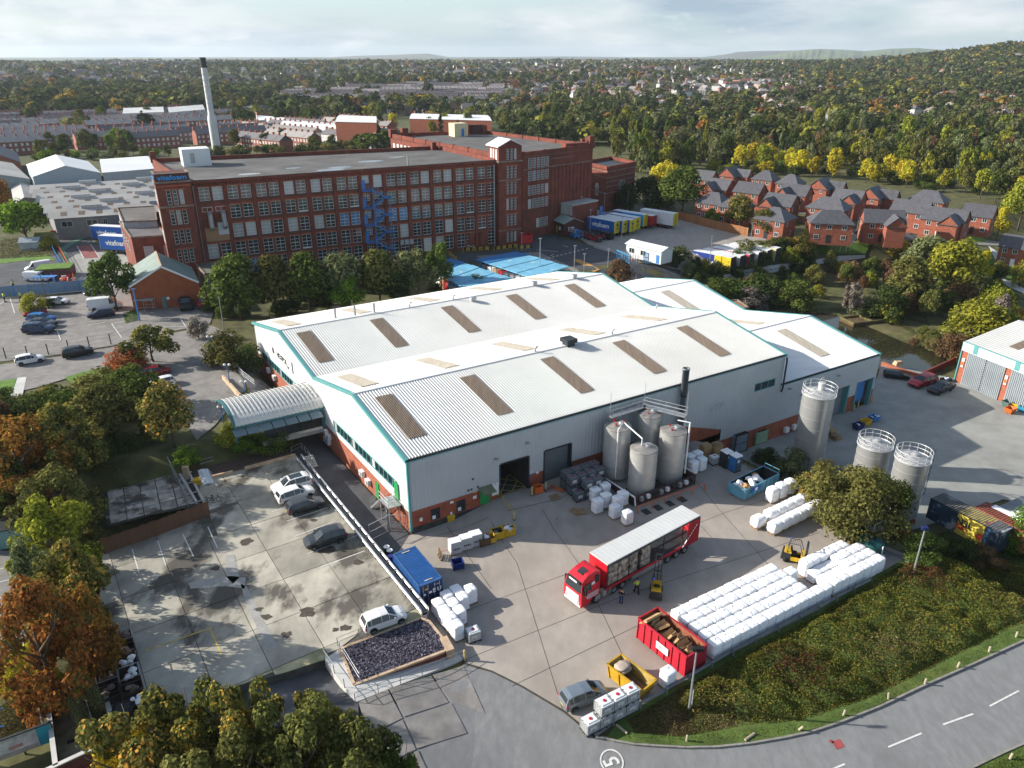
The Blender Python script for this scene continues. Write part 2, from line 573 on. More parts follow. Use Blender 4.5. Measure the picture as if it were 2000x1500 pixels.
# terrain
def grid_mesh(name,X,Y,Z,mt):
 ny,nx=X.shape
 v=np.stack([X,Y,Z],-1).reshape(-1,3)
 i=np.arange(ny*nx).reshape(ny,nx)
 q=np.stack([i[:-1,:-1],i[:-1,1:],i[1:,1:],i[1:,:-1]],-1).reshape(-1,4)
 me=np_mesh(name,v,q,[mt])
 me.polygons.foreach_set('use_smooth',[True]*len(q))
 return me
NX0,NX1,NY0,NY1=-210,230,-30,420
xs,ys=np.arange(NX0,NX1+1,2.0),np.arange(NY0,NY1+1,2.0)
X,Y=np.meshgrid(xs,ys)
Z=gz(X,Y)-.12
edge=np.minimum(np.minimum(X-NX0,NX1-X),np.minimum(Y-NY0,NY1-Y))
Z-=1.2*sm(8,0,edge)
POND=[(1560,606),(1620,612),(1700,640),(1765,668),(1835,690),(1850,706),(1800,728),(1722,722),(1690,700),(1640,668),(1580,640),(1545,625)]
pond_w=[at(u,v,-4.5)for u,v in POND]
pc=np.array([(p.x,p.y)for p in pond_w])
def nX(px,py,poly):
 c=np.zeros(np.shape(px),bool)
 n=len(poly)
 for i in rX(n):
  x0,y0=poly[i][0],poly[i][1]
  x1,y1=poly[(i+1)%n][0],poly[(i+1)%n][1]
  k=((y0>py)!=(y1>py))&(px<(x1-x0)*(py-y0)/(y1-y0+1e-12)+x0)
  c^=k
 return c
pin=nX(X,Y,pc)
Z=np.where(pin,-5.6,Z)
iX('ground',grid_mesh('ground',X,Y,Z,SOIL))['kind']='structure'
ra=np.concatenate([np.geomspace(30,900,70),np.geomspace(930,14500,90)])
aa=np.radians(np.linspace(-75,75,201))
R_,A_=np.meshgrid(ra,aa,indexing='ij')
X,Y=R_*np.sin(A_),R_*np.cos(A_)
Z=gz(X,Y)-.5
inn=sm(14,30,np.minimum(np.minimum(X-NX0,NX1-X),np.minimum(Y-NY0,NY1-Y)))
Z=Z-9*inn
iX('terrain',grid_mesh('terrain',X,Y,Z,FARG))['kind']='structure'
def rG(name,D,pts,mt,depth,n=220,sD=1,drop=60):
 us=np.linspace(pts[0][0],pts[-1][0],n)
 vs=np.interp(us,[p[0]for p in pts],[p[1]for p in pts])
 rs=np.random.RandomState(sD)
 az=np.arctan((us-1000)/F/(cos(TH)+(750-vs)/F*sin(TH)))
 yy=(750-vs)/F
 el=(-sin(TH)+yy*cos(TH))/np.sqrt(((us-1000)/F)**2+(cos(TH)+yy*sin(TH))**2)
 top=EYE+el*D
 rows=[]
 for k,(dr,h)in eX(((-1,0),(-.75,.22),(-.5,.5),(-.25,.8),(0,1),(.3,.85),(1,.0))):
  r=D+dr*depth+rs.randn(n)*depth*.02
  zz=-drop+(top+drop)*h+(rs.randn(n)*4 if 0<k<4 else 0)
  rows.append(np.stack([r*np.sin(az),r*np.cos(az),zz],-1))
 v=np.stack(rows)
 iX(name,grid_mesh(name,v[...,0],v[...,1],v[...,2],mt))['kind']='structure'
rG('moorland_hills',11500,[(-250,117),(0,116),(60,115),(130,117),(300,119),(480,119),(560,116),(620,113),(700,109),(760,107.5),(800,105.5),(838,104.5),(856,108),(880,112),(930,113),(1000,111.5),(1100,110),(1200,111.5),(1300,113),(1370,112),(1420,106),(1440,101.5),(1480,99.5),(1560,98.5),(1640,101),(1800,106),(2000,106),(2300,104)],MOOR,2600,sD=3)
rG('green_hills',8600,[(1380,118),(1480,112),(1560,98),(1600,95.5),(1650,97),(1690,100),(1740,95),(1790,93.5),(1830,97),(1880,99),(1930,96),(1980,90),(2060,87),(2250,84)],HILLG,2300,sD=5)
# ground sheets
pw=sX('pond',None,WATER,0,0,pts=pond_w,z=-4.5)
FRONT=[W(-.4,0),W(59,0),W(82.5,0)]
yard_out=[W(-.4,-.3),W(12,0),W(40,0),W(50,-1)]+[gp(*q)for q in[(1530,955),(1640,1030),(1775,1085),(1600,1190),(1430,1275),(1215,1402),(1163,1441),(1100,1388),(1020,1340),(960,1310),(908,1294)]]+[at(835,1212),at(760,1100)]
sX('yard',None,YARD,.0,2.0,pts=yard_out)
lane=[W(-.3,-.2),at(762,1102),W(-5.0,8),W(-4.9,24),W(-4.6,52),W(-.1,54)]
sX('lane',None,ASPHD,.02,2.0,pts=lane)
rear=[W(49,-1.2),W(58.5,.2),W(82,.2),gp(1722,712),gp(1860,738),gp(1875,745),gp(2120,850),gp(2120,1010),gp(1960,975),gp(1800,1030),gp(1640,1015)]
sX('rear_yard',None,YARD2,.0,4.0,pts=rear)
road=[gp(*q)for q in[(908,1296),(960,1312),(1020,1342),(1100,1390),(1163,1443),(1200,1449),(1280,1459),(1400,1461),(1530,1443),(1640,1413),(1800,1343),(2000,1253),(2120,1195)]]
road+=[gp(*q)for q in[(2130,1400),(1960,1470),(1860,1530),(1500,1700),(1100,1750),(860,1700),(740,1560),(700,1420)]]
sX('road',None,ASPH,-.02,3.0,pts=road)
apr=[[(905,1300),(845,1318),(880,1370),(948,1395)],[(842,1320),(760,1345),(790,1400),(876,1372)],[(757,1347),(700,1372),(722,1436),(786,1403)],[(882,1374),(790,1404),(815,1462),(912,1432)],[(786,1406),(724,1440),(742,1500),(812,1464)],[(816,1466),(742,1503),(765,1560),(842,1520)]]
for i,q in eX(apr):
 sX('apron_slab',q,ASPHP,.03,1.0,sI=.1)
CPZ=.9
cp=[at(u,v,CPZ)for u,v in[(378,938),(575,888),(583,898),(640,968),(735,1083),(829,1203),(660,1268),(634,1288),(560,1312),(476,1335),(340,1390),(215,1420),(190,1250),(200,1080),(408,1005)]]
cpb=[(p.x,p.y)for p in cp]
slab_dark=mat('car_park_base',(.10,.095,.08),.95,var=.3,space='world')
mb=MB()
mb.S(cpb,-.3,CPZ-.05,0)
o=mb.B('car_park',slab_dark)
o['kind']='structure'
ux=(at(829,1203,CPZ)-at(583,898,CPZ)).to_2d().normalized()
uy=vX((ux.y,-ux.x))
o0=at(583,898,CPZ).to_2d()
bmx=[]
sw,sl=4.6,5.6
rr=random.Random(4)
for i in rX(-3,12):
 for j in rX(0,10):
  q=[o0+ux*(i*sl+a*sl)+uy*(j*sw+b*sw)for a,b in((0,0),(1,0),(1,1),(0,1))]
  g=.035
  c=sum(q,vX((0,0)))/4
  q=[p+(c-p).normalized()*g*1.4 for p in q]
  bm=bmesh.new()
  f=bm.faces.new([bm.verts.new((p.x,p.y,0))for p in q])
  ins=[nX(np.array([p.x]),np.array([p.y]),cpb)[0]for p in q]
  if not any(ins):
   bm.free()
   continue
  if not all(ins):
   n=len(cpb)
   ar=sum(cpb[k][0]*cpb[(k+1)%n][1]-cpb[(k+1)%n][0]*cpb[k][1]for k in rX(n))
   for k in rX(n):
    a,b=vX(cpb[k]),vX(cpb[(k+1)%n])
    mid,d=(a+b)/2,(b-a)
    if(c-mid).length>9+d.length/2:
     continue
    no=vX((d.y,-d.x))*(1 if ar>0 else -1)
    sp=[(p-a).dot(no)for p in q]
    tt=[(p-a).dot(d)/d.length_squared for p in q]
    if max(sp)<=0 or min(sp)>=0 or max(tt)<0 or min(tt)>1:
     continue
    bmesh.ops.bisect_plane(bm,geom=bm.verts[:]+bm.edges[:]+bm.faces[:],plane_co=(a.x,a.y,0),plane_no=(no.x,no.y,0),clear_outer=True)
  if not bm.faces:
   bm.free()
   continue
  bm.faces.ensure_lookup_table()
  vs=[(v.co.x-c.x,v.co.y-c.y)for v in bm.faces[0].verts]
  bm.free()
  t=MB()
  t.S(vs,-.06,rr.uniform(-.012,.012),0)
  d=vX((c.x,c.y))
  green=(i in(6,7,8)and j<4 and rr.random()<.8)or(j>=6 and rr.random()<.35)
  t.B('slab',SLABG if green else SLABM,o,loc=(c.x,c.y,CPZ))
sX('yard_joint',None,JOINT,.006,3.0,pts=[gp(903,1297),gp(960,1313),gp(1020,1343),gp(1100,1391),gp(1160,1440),gp(1164,1438),gp(1102,1387),gp(1022,1340),gp(962,1310),gp(906,1293)])
mb=MB()
for a,b in(((905,1290),(1215,1165)),((1000,1340),(1260,1215)),((850,1215),(1110,1120)),((800,1060),(1090,975)),((1090,975),(1420,870)),((1100,1390),(1010,1100)),((1010,1100),(940,985)),((1240,1330),(1130,1100)),((1130,1100),(1040,960)),((1390,1050),(1280,925)),((1560,1170),(1400,990)),((1400,990),(1330,900)),((1110,1120),(1420,1000)),((1420,1000),(1560,960)),((1215,1165),(1600,1040)),((960,1150),(860,1010))):
 zX([gp(*a),gp(*b)],.05,.008,mb)
o=mb.B('yard_joints',JOINT)
o['kind']='structure'
mb=MB()
for a,b in(((1010,1035),(1245,968)),((860,1078),(1010,1035)),((760,1112),(790,1100))):
 zX([gp(*a),gp(*b)],.10,.010,mb)
o=mb.B('red_yard_line',mat('worn_red_line',(.36,.13,.11),.85,var=.25,space='world'))
o['kind']='structure'
mb=MB()
for a,b in(((258,1072),(272,1120)),((308,1056),(324,1104)),((357,1043),(378,1087)),((406,1029),(425,1071)),((560,1018),(640,992)),((575,1048),(655,1018)),((600,1082),(700,1045)),((626,1108),(712,1076)),((540,975),(560,968)),((530,1000),(560,990))):
 zX([at(*a,CPZ),at(*b,CPZ)],.11,.018,mb,z=CPZ)
o=mb.B('bay_markings',LINE)
o['kind']='structure'
mb=MB()
for a,b in(((282,1272),(410,1227)),((410,1227),(432,1278))):
 zX([at(*a,CPZ),at(*b,CPZ)],.14,.020,mb,z=CPZ)
o=mb.B('yellow_bay_markings',LINEY)
o['kind']='structure'
mb=MB()
for q in([(440,1085),(457,1083),(468,1128),(455,1140),(443,1128)],[(368,1138),(450,1125),(480,1128),(478,1150),(440,1145),(372,1150)],[(470,1140),(482,1146),(545,1270),(523,1270),(480,1180)]):
 mb.P([(*at(u,v,CPZ).to_2d(),CPZ+.016)for u,v in q][::-1])
o=mb.B('mortar_patch',mat('grey_mortar',(.33,.32,.30),.9,var=.12,sc=1.5,space='world'))
o['kind']='structure'
mb=MB()
for cx,cy,r in((675,1226,10),(655,1230,6),(600,1196,14),(520,1205,10),(505,1190,8),(480,1058,14),(640,1072,18),(700,1098,10),(560,1240,9),(420,1110,9),(612,1016,7)):
 c=at(cx,cy,CPZ)
 k=14
 rr2=[rr.uniform(.6,1.15)*r*.047 for _ in rX(k)]
 mb.P([(c.x+rr2[i]*cos(2*pi*i/k)*1.3,c.y+rr2[i]*sin(2*pi*i/k),CPZ+.017)for i in rX(k)])
o=mb.B('oil_stains',mat('oil_stain',(.075,.06,.045),.7,var=.3,sc=2,space='world'))
o['kind']='structure'
sX('tarmac_patch',[(640,1290),(560,1315),(478,1338),(500,1420),(700,1420),(700,1360)],ASPHD,.02,2.0)
verge=[(1184,1441),(1215,1402),(1300,1352),(1420,1281),(1600,1191),(1768,1090),(1840,1060),(2000,1010),(2130,1000),(2130,1190),(2000,1250),(1800,1340),(1640,1410),(1530,1440),(1400,1458),(1280,1456),(1200,1446)]
sX('verge',verge,GRASS,.06,3.0)
sX('far_verge',[(1855,1530),(1960,1472),(2130,1402),(2200,1500),(2000,1600)],GRASS,.06,3.0)
kl=[gp(*q)for q in[(1163,1442),(1184,1443),(1200,1448),(1240,1455),(1280,1458),(1340,1461),(1400,1460),(1465,1453),(1530,1442),(1585,1430),(1640,1412),(1720,1380),(1800,1342),(1900,1298),(2000,1252),(2120,1195)]]
def kerb_run(pts,nm,w=.16,h=.14,pA=None):
 root=pA
 for a,b in zip(pts[:-1],pts[1:]):
  L_=(b-a).length
  k=max(1,round(L_/1.8))
  for i in rX(k):
   p,q=a.lerp(b,i/k),a.lerp(b,(i+.985)/k)
   mb=MB()
   mb.R(p+vX((0,0,h/2-.02)),q+vX((0,0,h/2-.02)),w,h+.04)
   mb.B('kerb_stone',KERB,root)
kr=bpy.data.objects.new('kerb',None)
COL.objects.link(kr)
kr['kind']='structure'
kerb_run(kl,'kerb',pA=kr)
kerb_run([gp(*q)for q in[(1855,1528),(1900,1500),(1960,1471),(2040,1436),(2130,1400)]],'kerb',pA=kr)
mb=MB()
cen=[gp(*q)for q in[(1560,1530),(1650,1492),(1735,1459),(1800,1432),(1842,1415),(1901,1394),(1933,1379),(1990,1349),(2030,1330),(2100,1290)]]
for a,b in((0,1),(2,3),(4,5),(6,7),(8,9)):
 zX([cen[a],cen[b]],.14,.0,mb)
o=mb.B('lane_markings',LINE)
o['kind']='structure'
mb=MB()
c5=gp(1195,1487)
for i in rX(36):
 a,b=2*pi*i/36,2*pi*(i+1)/36
 mb.P([(c5.x+r*.78*cos(t),c5.y+r*.95*sin(t),c5.z+.01)for r,t in((1.0,a),(1.14,a),(1.14,b),(1.0,b))])
o=mb.B('speed_roundel',LINE)
o['kind']='structure'
me=mX('5',1.7,LINE,extrude=0,bold=.03)
d5=iX('painted_digit',me,o,(c5.x,c5.y,c5.z+.012),dX(112))
mb=MB()
for q in([(1624,1448),(1640,1443),(1650,1458),(1634,1464)],[(1618,1446),(1624,1444),(1630,1450),(1624,1452)]):
 mb.P([tuple(gp(u,v,-.004))for u,v in q][::-1])
o=mb.B('red_road_patch',mat('red_spray_paint',(.30,.06,.06),.85,var=.2,space='world'))
o['kind']='structure'
sX('access_road',[(-80,730),(0,712),(110,697),(230,676),(330,652),(415,636),(455,655),(470,700),(480,760),(420,830),(385,860),(340,790),(290,745),(240,715),(160,730),(70,757),(-80,790)],ASPHP,.0,4.0)
sX('staff_car_park',[(-120,600),(-60,588),(0,583),(100,578),(160,572),(260,560),(300,590),(410,560),(420,600),(410,632),(330,648),(235,672),(110,693),(0,706),(-120,725)],ASPHP,-.02,5.0)
sX('mill_forecourt',[(-150,520),(0,512),(100,500),(100,465),(140,455),(235,445),(320,500),(330,540),(300,585),(160,570),(0,580),(-150,598)],ASPHD,-.04,6.0)
sX('forecourt_concrete',[(110,520),(150,496),(232,490),(300,540),(255,565),(165,562)],YARD2,.0,6.0)
sX('green_walkway',[(118,484),(176,452),(185,453),(126,488),(148,545),(156,560),(140,563),(126,530)],mat('green_floor_paint',(.10,.22,.15),.85,var=.2,space='world'),.02,5.0)
sX('red_bay',[(151,481),(177,478),(193,503),(165,505)],mat('red_floor_paint',(.22,.075,.07),.85,var=.2,space='world'),.02,5.0)
mb=MB()
for a,b in(((20,583),(29,612)),((111,645),(119,665)),((60,662),(119,665)),((218,632),(238,660)),((218,632),(250,628)),((352,621),(376,658)),((150,480),(164,505)),((177,477),(194,503)),((300,640),(372,637)),((172,635),(205,630)),((98,579),(104,590)),((0,595),(8,590))):
 zX([gp(*a),gp(*b)],.16,.03,mb)
for i in rX(5):
 zX([gp(157+i*8.5,545),gp(161+i*8.5,541)],.7,.03,mb)
for i in rX(3):
 zX([gp(161+i*10,472),gp(167+i*10,471)],.6,.03,mb)
o=mb.B('parking_lines',LINE)
o['kind']='structure'
sX('lawn',[(126,738),(160,727),(222,715),(215,735),(140,748)],LAWN,.04,2.0)
sX('lawn',[(-60,752),(0,744),(32,740),(25,765),(0,795),(-60,810)],LAWN,.04,2.0)
sX('lawn',[(-60,512),(0,506),(90,497),(110,508),(60,508),(0,515),(-60,522)],LAWN,.02,3.0)
sX('footpath',[(-60,800),(0,790),(26,762),(34,738),(52,736),(40,790),(0,830),(-60,840)],cW,.02,3.0)
sX('side_car_park',[(-120,1040),(0,1075),(60,1080),(70,1200),(40,1270),(-120,1320)],ASPHP,.0,5.0)
mb=MB()
for i,(a,b)in eX((((0,1112),(48,1097)),((0,1137),(42,1126)),((0,1168),(52,1149)),((0,1196),(46,1181)),((0,1232),(20,1222)))):
 zX([gp(*a),gp(*b)],.11,.02,mb)
o=mb.B('side_bay_lines',LINE)
o['kind']='structure'
sX('mill_road',[(820,500),(900,495),(1018,488),(1022,455),(1040,448),(1120,470),(1250,515),(1330,530),(1330,590),(1180,590),(1150,545),(1040,520),(940,515)],ASPHD,.0,6.0)
sX('trailer_yard',[(1070,425),(1150,408),(1240,400),(1330,420),(1450,455),(1560,480),(1500,510),(1330,528),(1250,513),(1150,478)],YARD,.03,6.0)
sX('mill_paving',[(930,500),(1050,492),(1150,545),(1090,560),(960,520)],ASPHP,.03,6.0)
mb=MB()
for i in rX(11):
 p=at(1062+i*8.2,507-i*2.0,3.0)
 q=at(1066+i*8.2,505.5-i*2.0,3.0)
 zX([p,q],.35,.06,mb)
for a,b in(((1047,488),(1090,492)),((1075,500),(1082,497)),((1098,540),(1112,536)),((1100,480),(1110,483)),((1160,483),(1190,492)),((1200,495),(1235,507))):
 zX([gp(*a),gp(*b)],.2,.06,mb)
o=mb.B('mill_road_markings',LINE)
o['kind']='structure'
sX('orange_walkway',[(1118,508),(1130,506),(1172,527),(1160,532)],mat('orange_floor_paint',(.45,.24,.06),.85,var=.2,space='world'),.06,6.0)
sX('estate_road',[(1590,462),(1700,470),(1760,460),(1850,455),(1930,470),(2050,470),(2050,478),(1900,478),(1800,462),(1720,478),(1600,472)],ASPHP,.03,6.0)
sX('estate_lane',[(1480,400),(1540,405),(1700,418),(1760,440),(1790,470),(1755,470),(1700,430),(1540,415),(1480,410)],ASPHP,.04,6.0)
sX('estate_lawn',[(1580,470),(1700,478),(1690,496),(1580,494)],LAWN,.03,6.0)
sX('estate_lawn',[(1840,458),(1920,462),(1925,474),(1850,466)],LAWN,.05,6.0)
sX('estate_lawn',[(1880,490),(1960,505),(1950,530),(1885,512)],LAWN,.05,6.0)
sX('estate_lawn',[(1960,510),(2080,520),(2080,548),(1965,545)],LAWN,.05,6.0)
sX('gravel_track',[(1400,540),(1480,522),(1560,512),(1640,500),(1690,498),(1690,504),(1600,516),(1500,534),(1420,550)],cW,.05,6.0)
sX('estate_path',[(1930,480),(1960,500),(1960,545),(2060,590),(2060,600),(1950,552),(1945,510)],cW,.07,6.0)
# the clad factory: two high bays and two low bays
EV,RG,GT=9.3,12.0,26.7
def fac_pt(s,t,z):
 return W(s,t,z)
class FB(MB):
 def add(s,vs,fs,mi=0):
  return MB.add(s,[W(*p)for p in vs],fs,mi)
 def fbox(s,a,b,c,d,e,f,mi=0):
  return s.X(a,b,c,d,e,f,mi)
fac=tX('factory_building','long low factory in grey cladding with white ribbed double pitched roof and teal trim','factory')
def slope(s0,s1,ta,za,tb,zb,rib=.36,hgt=.055,mt=rW,name='roof_sheeting'):
 n=int((s1-s0)/rib)
 mb=FB()
 prof=[]
 for i in rX(n):
  x=s0+i*rib
  prof+=[(x,0),(x+rib*.50,0),(x+rib*.62,hgt),(x+rib*.88,hgt)]
 prof.append((s1,0))
 tk=[0,.5,1]
 for(k0,k1)in zip(tk[:-1],tk[1:]):
  off=.02 if k0==0 else 0
  vs=[]
  for k in(k0,k1):
   vs+=[(x,ta+(tb-ta)*k,za+(zb-za)*k+h+off)for x,h in prof]
  m=len(prof)
  mb.add(vs,[(i,i+1,m+i+1,m+i)for i in rX(m-1)])
 return mb.B(name,mt,fac)
for t0,s0,s1,dz,mtf in((0,-.15,58.7,0,rW),(GT,-.15,58.7,0,rW),(0,58.75,81.75,-4.65,rF),(GT,58.75,81.75,-4.65,rF)):
 slope(s0,s1,t0-.05,EV+dz,t0+GT/2,RG+dz,mt=mtf)
 slope(s0,s1,t0+GT+.05,EV+dz,t0+GT/2,RG+dz,mt=mtf)
 FB().X(s0,t0+GT/2-.25,RG+dz-.02,s1,t0+GT/2+.25,RG+dz+.075).B('ridge_cap',rF,fac)
 for k,ss in eX((2.9,14.1,26.1,38.1,50.0)if dz==0 else(72.5,)):
  for up in(0,1):
   ta,tb=(2.9,11.5)if up==0 else(GT-2.9,GT-11.5)
   if up==1 and(t0==GT and dz):
    continue
   za,zb=[EV+dz+(RG-EV)*(min(t,GT-t)/(GT/2))+.085 for t in(ta,tb)]
   mb=FB()
   nr=9
   w=2.15
   for r in rX(nr):
    x=ss-w/2+r*w/nr
    prof=[(x,0),(x+w/nr*.4,0),(x+w/nr*.5,.06),(x+w/nr*.85,.06),(x+w/nr,0)]
    vs=[(a,t0+ta,za+h)for a,h in prof]+[(a,t0+tb,zb+h)for a,h in prof]
    mb.add(vs,[(i,i+1,6+i,5+i)for i in rX(4)])
   mb.B('rooflight',sL if(up==0 and dz==0)else SKYLP,fac)
mb=FB()
mb.X(-.1,-.34,EV-.1,58.7,-.06,EV+.02,0)
mb.X(-.1,GT-.3,EV-.22,58.7,GT+.3,EV+.03,0)
mb.X(58.8,-.34,EV-4.75,81.7,-.06,EV-4.63,0)
mb.X(58.8,GT-.3,EV-4.87,81.7,GT+.3,EV-4.62,0)
mb.B('gutter',bZ,fac)
def rB(s0,s1,z0,z1,t,hO=(),rib=.5,d=.035,mt=CLAD,curve=True,name='wall_cladding',frame='s',z0b=None):
 cuts=sorted({s0,s1,*[h[0]for h in hO],*[h[1]for h in hO]})
 mb=FB()
 def P(x,o,z):
  return(x,t-o,z)if frame=='s' else(t-o,x,z)
 for a,b in zip(cuts[:-1],cuts[1:]):
  if b-a<1e-3:
   continue
  mid=(a+b)/2
  hs=sorted([h for h in hO if h[0]<=mid<=h[1]],key=lambda h:h[2])
  spans,lo=[],None
  zlo=lambda x:z0 if z0b is None else z0+(z0b-z0)*(x-s0)/(s1-s0)
  cur=None
  for h in hs:
   spans.append((cur,h[2]))
   cur=h[3]
  spans.append((cur,None))
  n=max(1,round((b-a)/rib))
  prof=[]
  for i in rX(n):
   x,w=a+(b-a)*i/n,(b-a)/n
   prof+=[(x,0),(x+w*.55,0),(x+w*.65,d),(x+w*.9,d)]
  prof.append((b,0))
  m=len(prof)
  for za,zb in spans:
   rows=[]
   top=(lambda x:z1(x))if callable(z1)else(lambda x:z1)
   if zb is None and curve:
    ends=[(za,0),('r',0)]
    for k in rX(1,6):
     an=k/5*pi/2
     ends.append((('c',an),0))
   else:
    ends=[(za,0),(zb,0)]
   for e,_ in ends:
    row=[]
    for x,h in prof:
     if e is None and _==0 and len(rows)==0:
      row.append(P(x,h,zlo(x)))
     elif e is None:
      row.append(P(x,h,top(x)))
     elif e=='r':
      row.append(P(x,h,top(x)-.75))
     elif isinstance(e,tuple):
      row.append(P(x,h*cos(e[1])-.5*(1-cos(e[1]))+.0,top(x)-.75+.72*sin(e[1])+h*sin(e[1])))
     else:
      row.append(P(x,h,e))
    rows.append(row)
   vs=[p for r in rows for p in r]
   mb.add(vs,[(k*m+i,k*m+i+1,(k+1)*m+i+1,(k+1)*m+i)for k in rX(len(rows)-1)for i in rX(m-1)])
 return mb.B(name,mt,fac)
rB(-.05,39.6,2.9,EV,-.30,[(11.3,15.2,2.9,5.45),(17.4,21.35,2.9,5.45)])
rB(39.6,47.2,2.9,EV,-.30,z0b=.4)
rB(47.2,58.6,-1.4,EV,-.30,[(53.0,57.0,4.9,6.0)])
rB(58.6,81.9,-1.4,EV-4.65,-.30,[(69.5,75.1,-1.4,.75),(77.2,81.2,-1.4,.72)])
mb=FB()
for a,b,z0,z1 in((-.03,11.3,-.3,2.95),(15.2,17.4,.4,5.45),(21.35,47,-.2,3.0),(47,69.5,-4.6,-1.35),(75.1,77.2,-4.6,.75),(81.2,81.9,-4.6,-1.35)):
 FB().X(a,-.26,z0,b,.1,z1).B('brick_base',BRICK,fac)
mb.P([(39.6,-.27,2.95),(39.6,-.27,-.2),(47,-.27,-.2),(47,-.27,.45)])
mb.B('brick_base',BRICK,fac)
mb=FB()
for a,b,z0,z1 in((-.05,11.3,-.6,.75),(15.2,17.4,.2,1.35),(21.35,40,.1,1.2)):
 FB().X(a,-.30,z0,b,.0,z1).B('plinth',PLINTH,fac)
gab=FB()
HW=lambda t:EV+(RG-EV)*(1-abs((t%GT)/(GT/2)-1))
rB(.0,53.4,2.3,lambda x:HW(min(x,53.39))-.04,.10,[(2.8,21.2,3.95,5.15),(24.2,50.8,4.0,5.15)],mt=CLADW,curve=False,name='gable_cladding',frame='t',rib=.5,z0b=4.0)
mb=FB()
mb.add([(.02,0,-.6),(.02,53.4,-.6),(.02,53.4,4.1),(.02,0,2.4),(.5,0,-.6),(.5,53.4,-.6),(.5,53.4,4.1),(.5,0,2.4)],[(0,1,2,3),(7,6,5,4),(3,2,6,7)])
mb.B('gable_brick',bN,fac)
mb=FB()
for s,z in((58.6,0),(81.9,-4.65)):
 for t0 in(0,GT):
  mb.P([(s,t0,-5),(s,t0+GT,-5),(s,t0+GT,EV+z),(s,t0+GT/2,RG+z-.03),(s,t0,EV+z)])
mb.P([(-.0,53.45,0),(81.9,53.45,0),(81.9,53.45,EV-4.65),(58.6,53.45,EV-4.65),(58.6,53.45,EV),(0,53.45,EV)])
mb.B('end_wall',CLAD,fac)
mb=FB()
for s,z in((-.16,0),(58.72,0),(81.85,-4.65)):
 for t0 in(0,GT):
  for a,b in(((t0-.25,EV),(t0+GT/2,RG)),((t0+GT/2,RG),(t0+GT+(.25 if t0 else 0),EV))):
   mb=FB()
   mb.H([(s-.09,a[0],a[1]+z-.30),(s+.30,a[0],a[1]+z-.30),(s+.30,b[0],b[1]+z-.30),(s-.09,b[0],b[1]+z-.30)],[(s-.09,a[0],a[1]+z+.10),(s+.30,a[0],a[1]+z+.10),(s+.30,b[0],b[1]+z+.10),(s-.09,b[0],b[1]+z+.10)])
   mb.B('verge_trim',tL,fac)
mb=FB()
mb.X(-.2,-.42,.5,.06,-.16,EV-.2)
mb.X(-.1,-.38,EV-.20,58.6,-.31,EV-.11)
mb.X(58.8,-.38,EV-4.85,81.8,-.31,EV-4.77)
mb.B('corner_trim',tL,fac)
mb=FB()
mb.U([(58.62,-.5,EV-.3),(58.62,-.62,EV-.8),(58.62,-.62,4.2),(58.62,-.5,3.6)],.13,8)
mb.B('downpipe',dK,fac)
for a,b in((2.8,21.2),(24.2,50.8)):
 n=round((b-a)/1.15)
 fr=FB()
 fr.X(.0,a,3.88,.12,b,3.97)
 fr.X(.0,a,5.13,.12,b,5.2)
 for i in rX(n+1):
  x=a+(b-a)*i/n
  fr.X(-.0,x-.05,3.95,.12,x+.05,5.15)
 wf=fr.B('window_strip',tL,fac)
 for i in rX(n):
  FB().X(.1,a+(b-a)*i/n+.05,3.96,.16,a+(b-a)*(i+1)/n-.05,5.14).B('pane',gL if i%5 else gW,wf)
fr=FB()
fr.X(52.9,-.36,4.82,57.1,-.24,4.92)
fr.X(52.9,-.36,5.98,57.1,-.24,6.08)
for x in(52.9,54.2,55.6,57.0):
 fr.X(x,-.36,4.9,x+.09,-.24,6.0)
wf=fr.B('window',tL,fac)
for x in(52.99,54.29,55.69):
 FB().X(x,-.29,4.92,x+1.3,-.25,5.98).B('pane',gL,wf)
mb=FB()
mb.X(17.4,.25,.9,21.35,.35,5.45)
sd_=mb.B('roller_shutter',mat('grey_shutter',(.13,.15,.16),.5,var=.05),fac)
mb=FB()
for i in rX(12):
 mb.X(17.45,.20,1.0+i*.37,21.3,.245,1.28+i*.37)
mb.B('shutter_slat',sd_.data.materials[0],sd_)
mb=FB()
for a in(11.25,15.2,17.35,21.3):
 FB().X(a-.1,-.36,.9,a+.1,.3,5.5).B('door_frame',dK,fac)
for a,b in((11.35,15.1),(17.45,21.2)):
 FB().X(a,-.36,5.4,b,.1,5.6).B('door_lintel',dK,fac)
ins=FB()
ins.X(11.3,7,.5,15.2,7.1,6)
ins.X(11.1,0,.5,11.2,7,6)
ins.X(15.3,0,.5,15.4,7,6)
ins.X(11.1,0,5.6,15.4,7,5.7)
ins.X(11.1,-.1,.9,15.4,7,1.06)
ins.B('loading_hall',PLINTH,fac)
mb=FB()
for a,b in(((11.5,.1),(15,3.6)),((15,.1),(11.5,3.6)),((11.5,1.8),(13.2,3.6)),((13.2,.1),(15,1.8)),((11.5,1.8),(13.2,.1)),((13.2,3.6),(15,1.8)),((11.4,.05),(15.1,.05)),((11.4,.05),(11.4,3.6)),((15.1,.05),(15.1,3.6))):
 p,q=W(*a),W(*b)
 zX([p,q],.13,0,mbq:=MB(),z=1.085)
 base_i=len(mb.v)
 mb.v.extend(mbq.v)
 for f in mbq.f:
  mb.f.append(tuple(i+base_i for i in f))
  mb.m.append(0)
mb.B('hatching',LINEY,fac)
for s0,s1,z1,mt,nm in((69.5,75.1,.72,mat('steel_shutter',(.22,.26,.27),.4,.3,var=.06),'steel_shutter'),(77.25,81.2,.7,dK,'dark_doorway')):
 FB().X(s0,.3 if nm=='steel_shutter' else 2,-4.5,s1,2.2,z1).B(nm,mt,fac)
mb=FB()
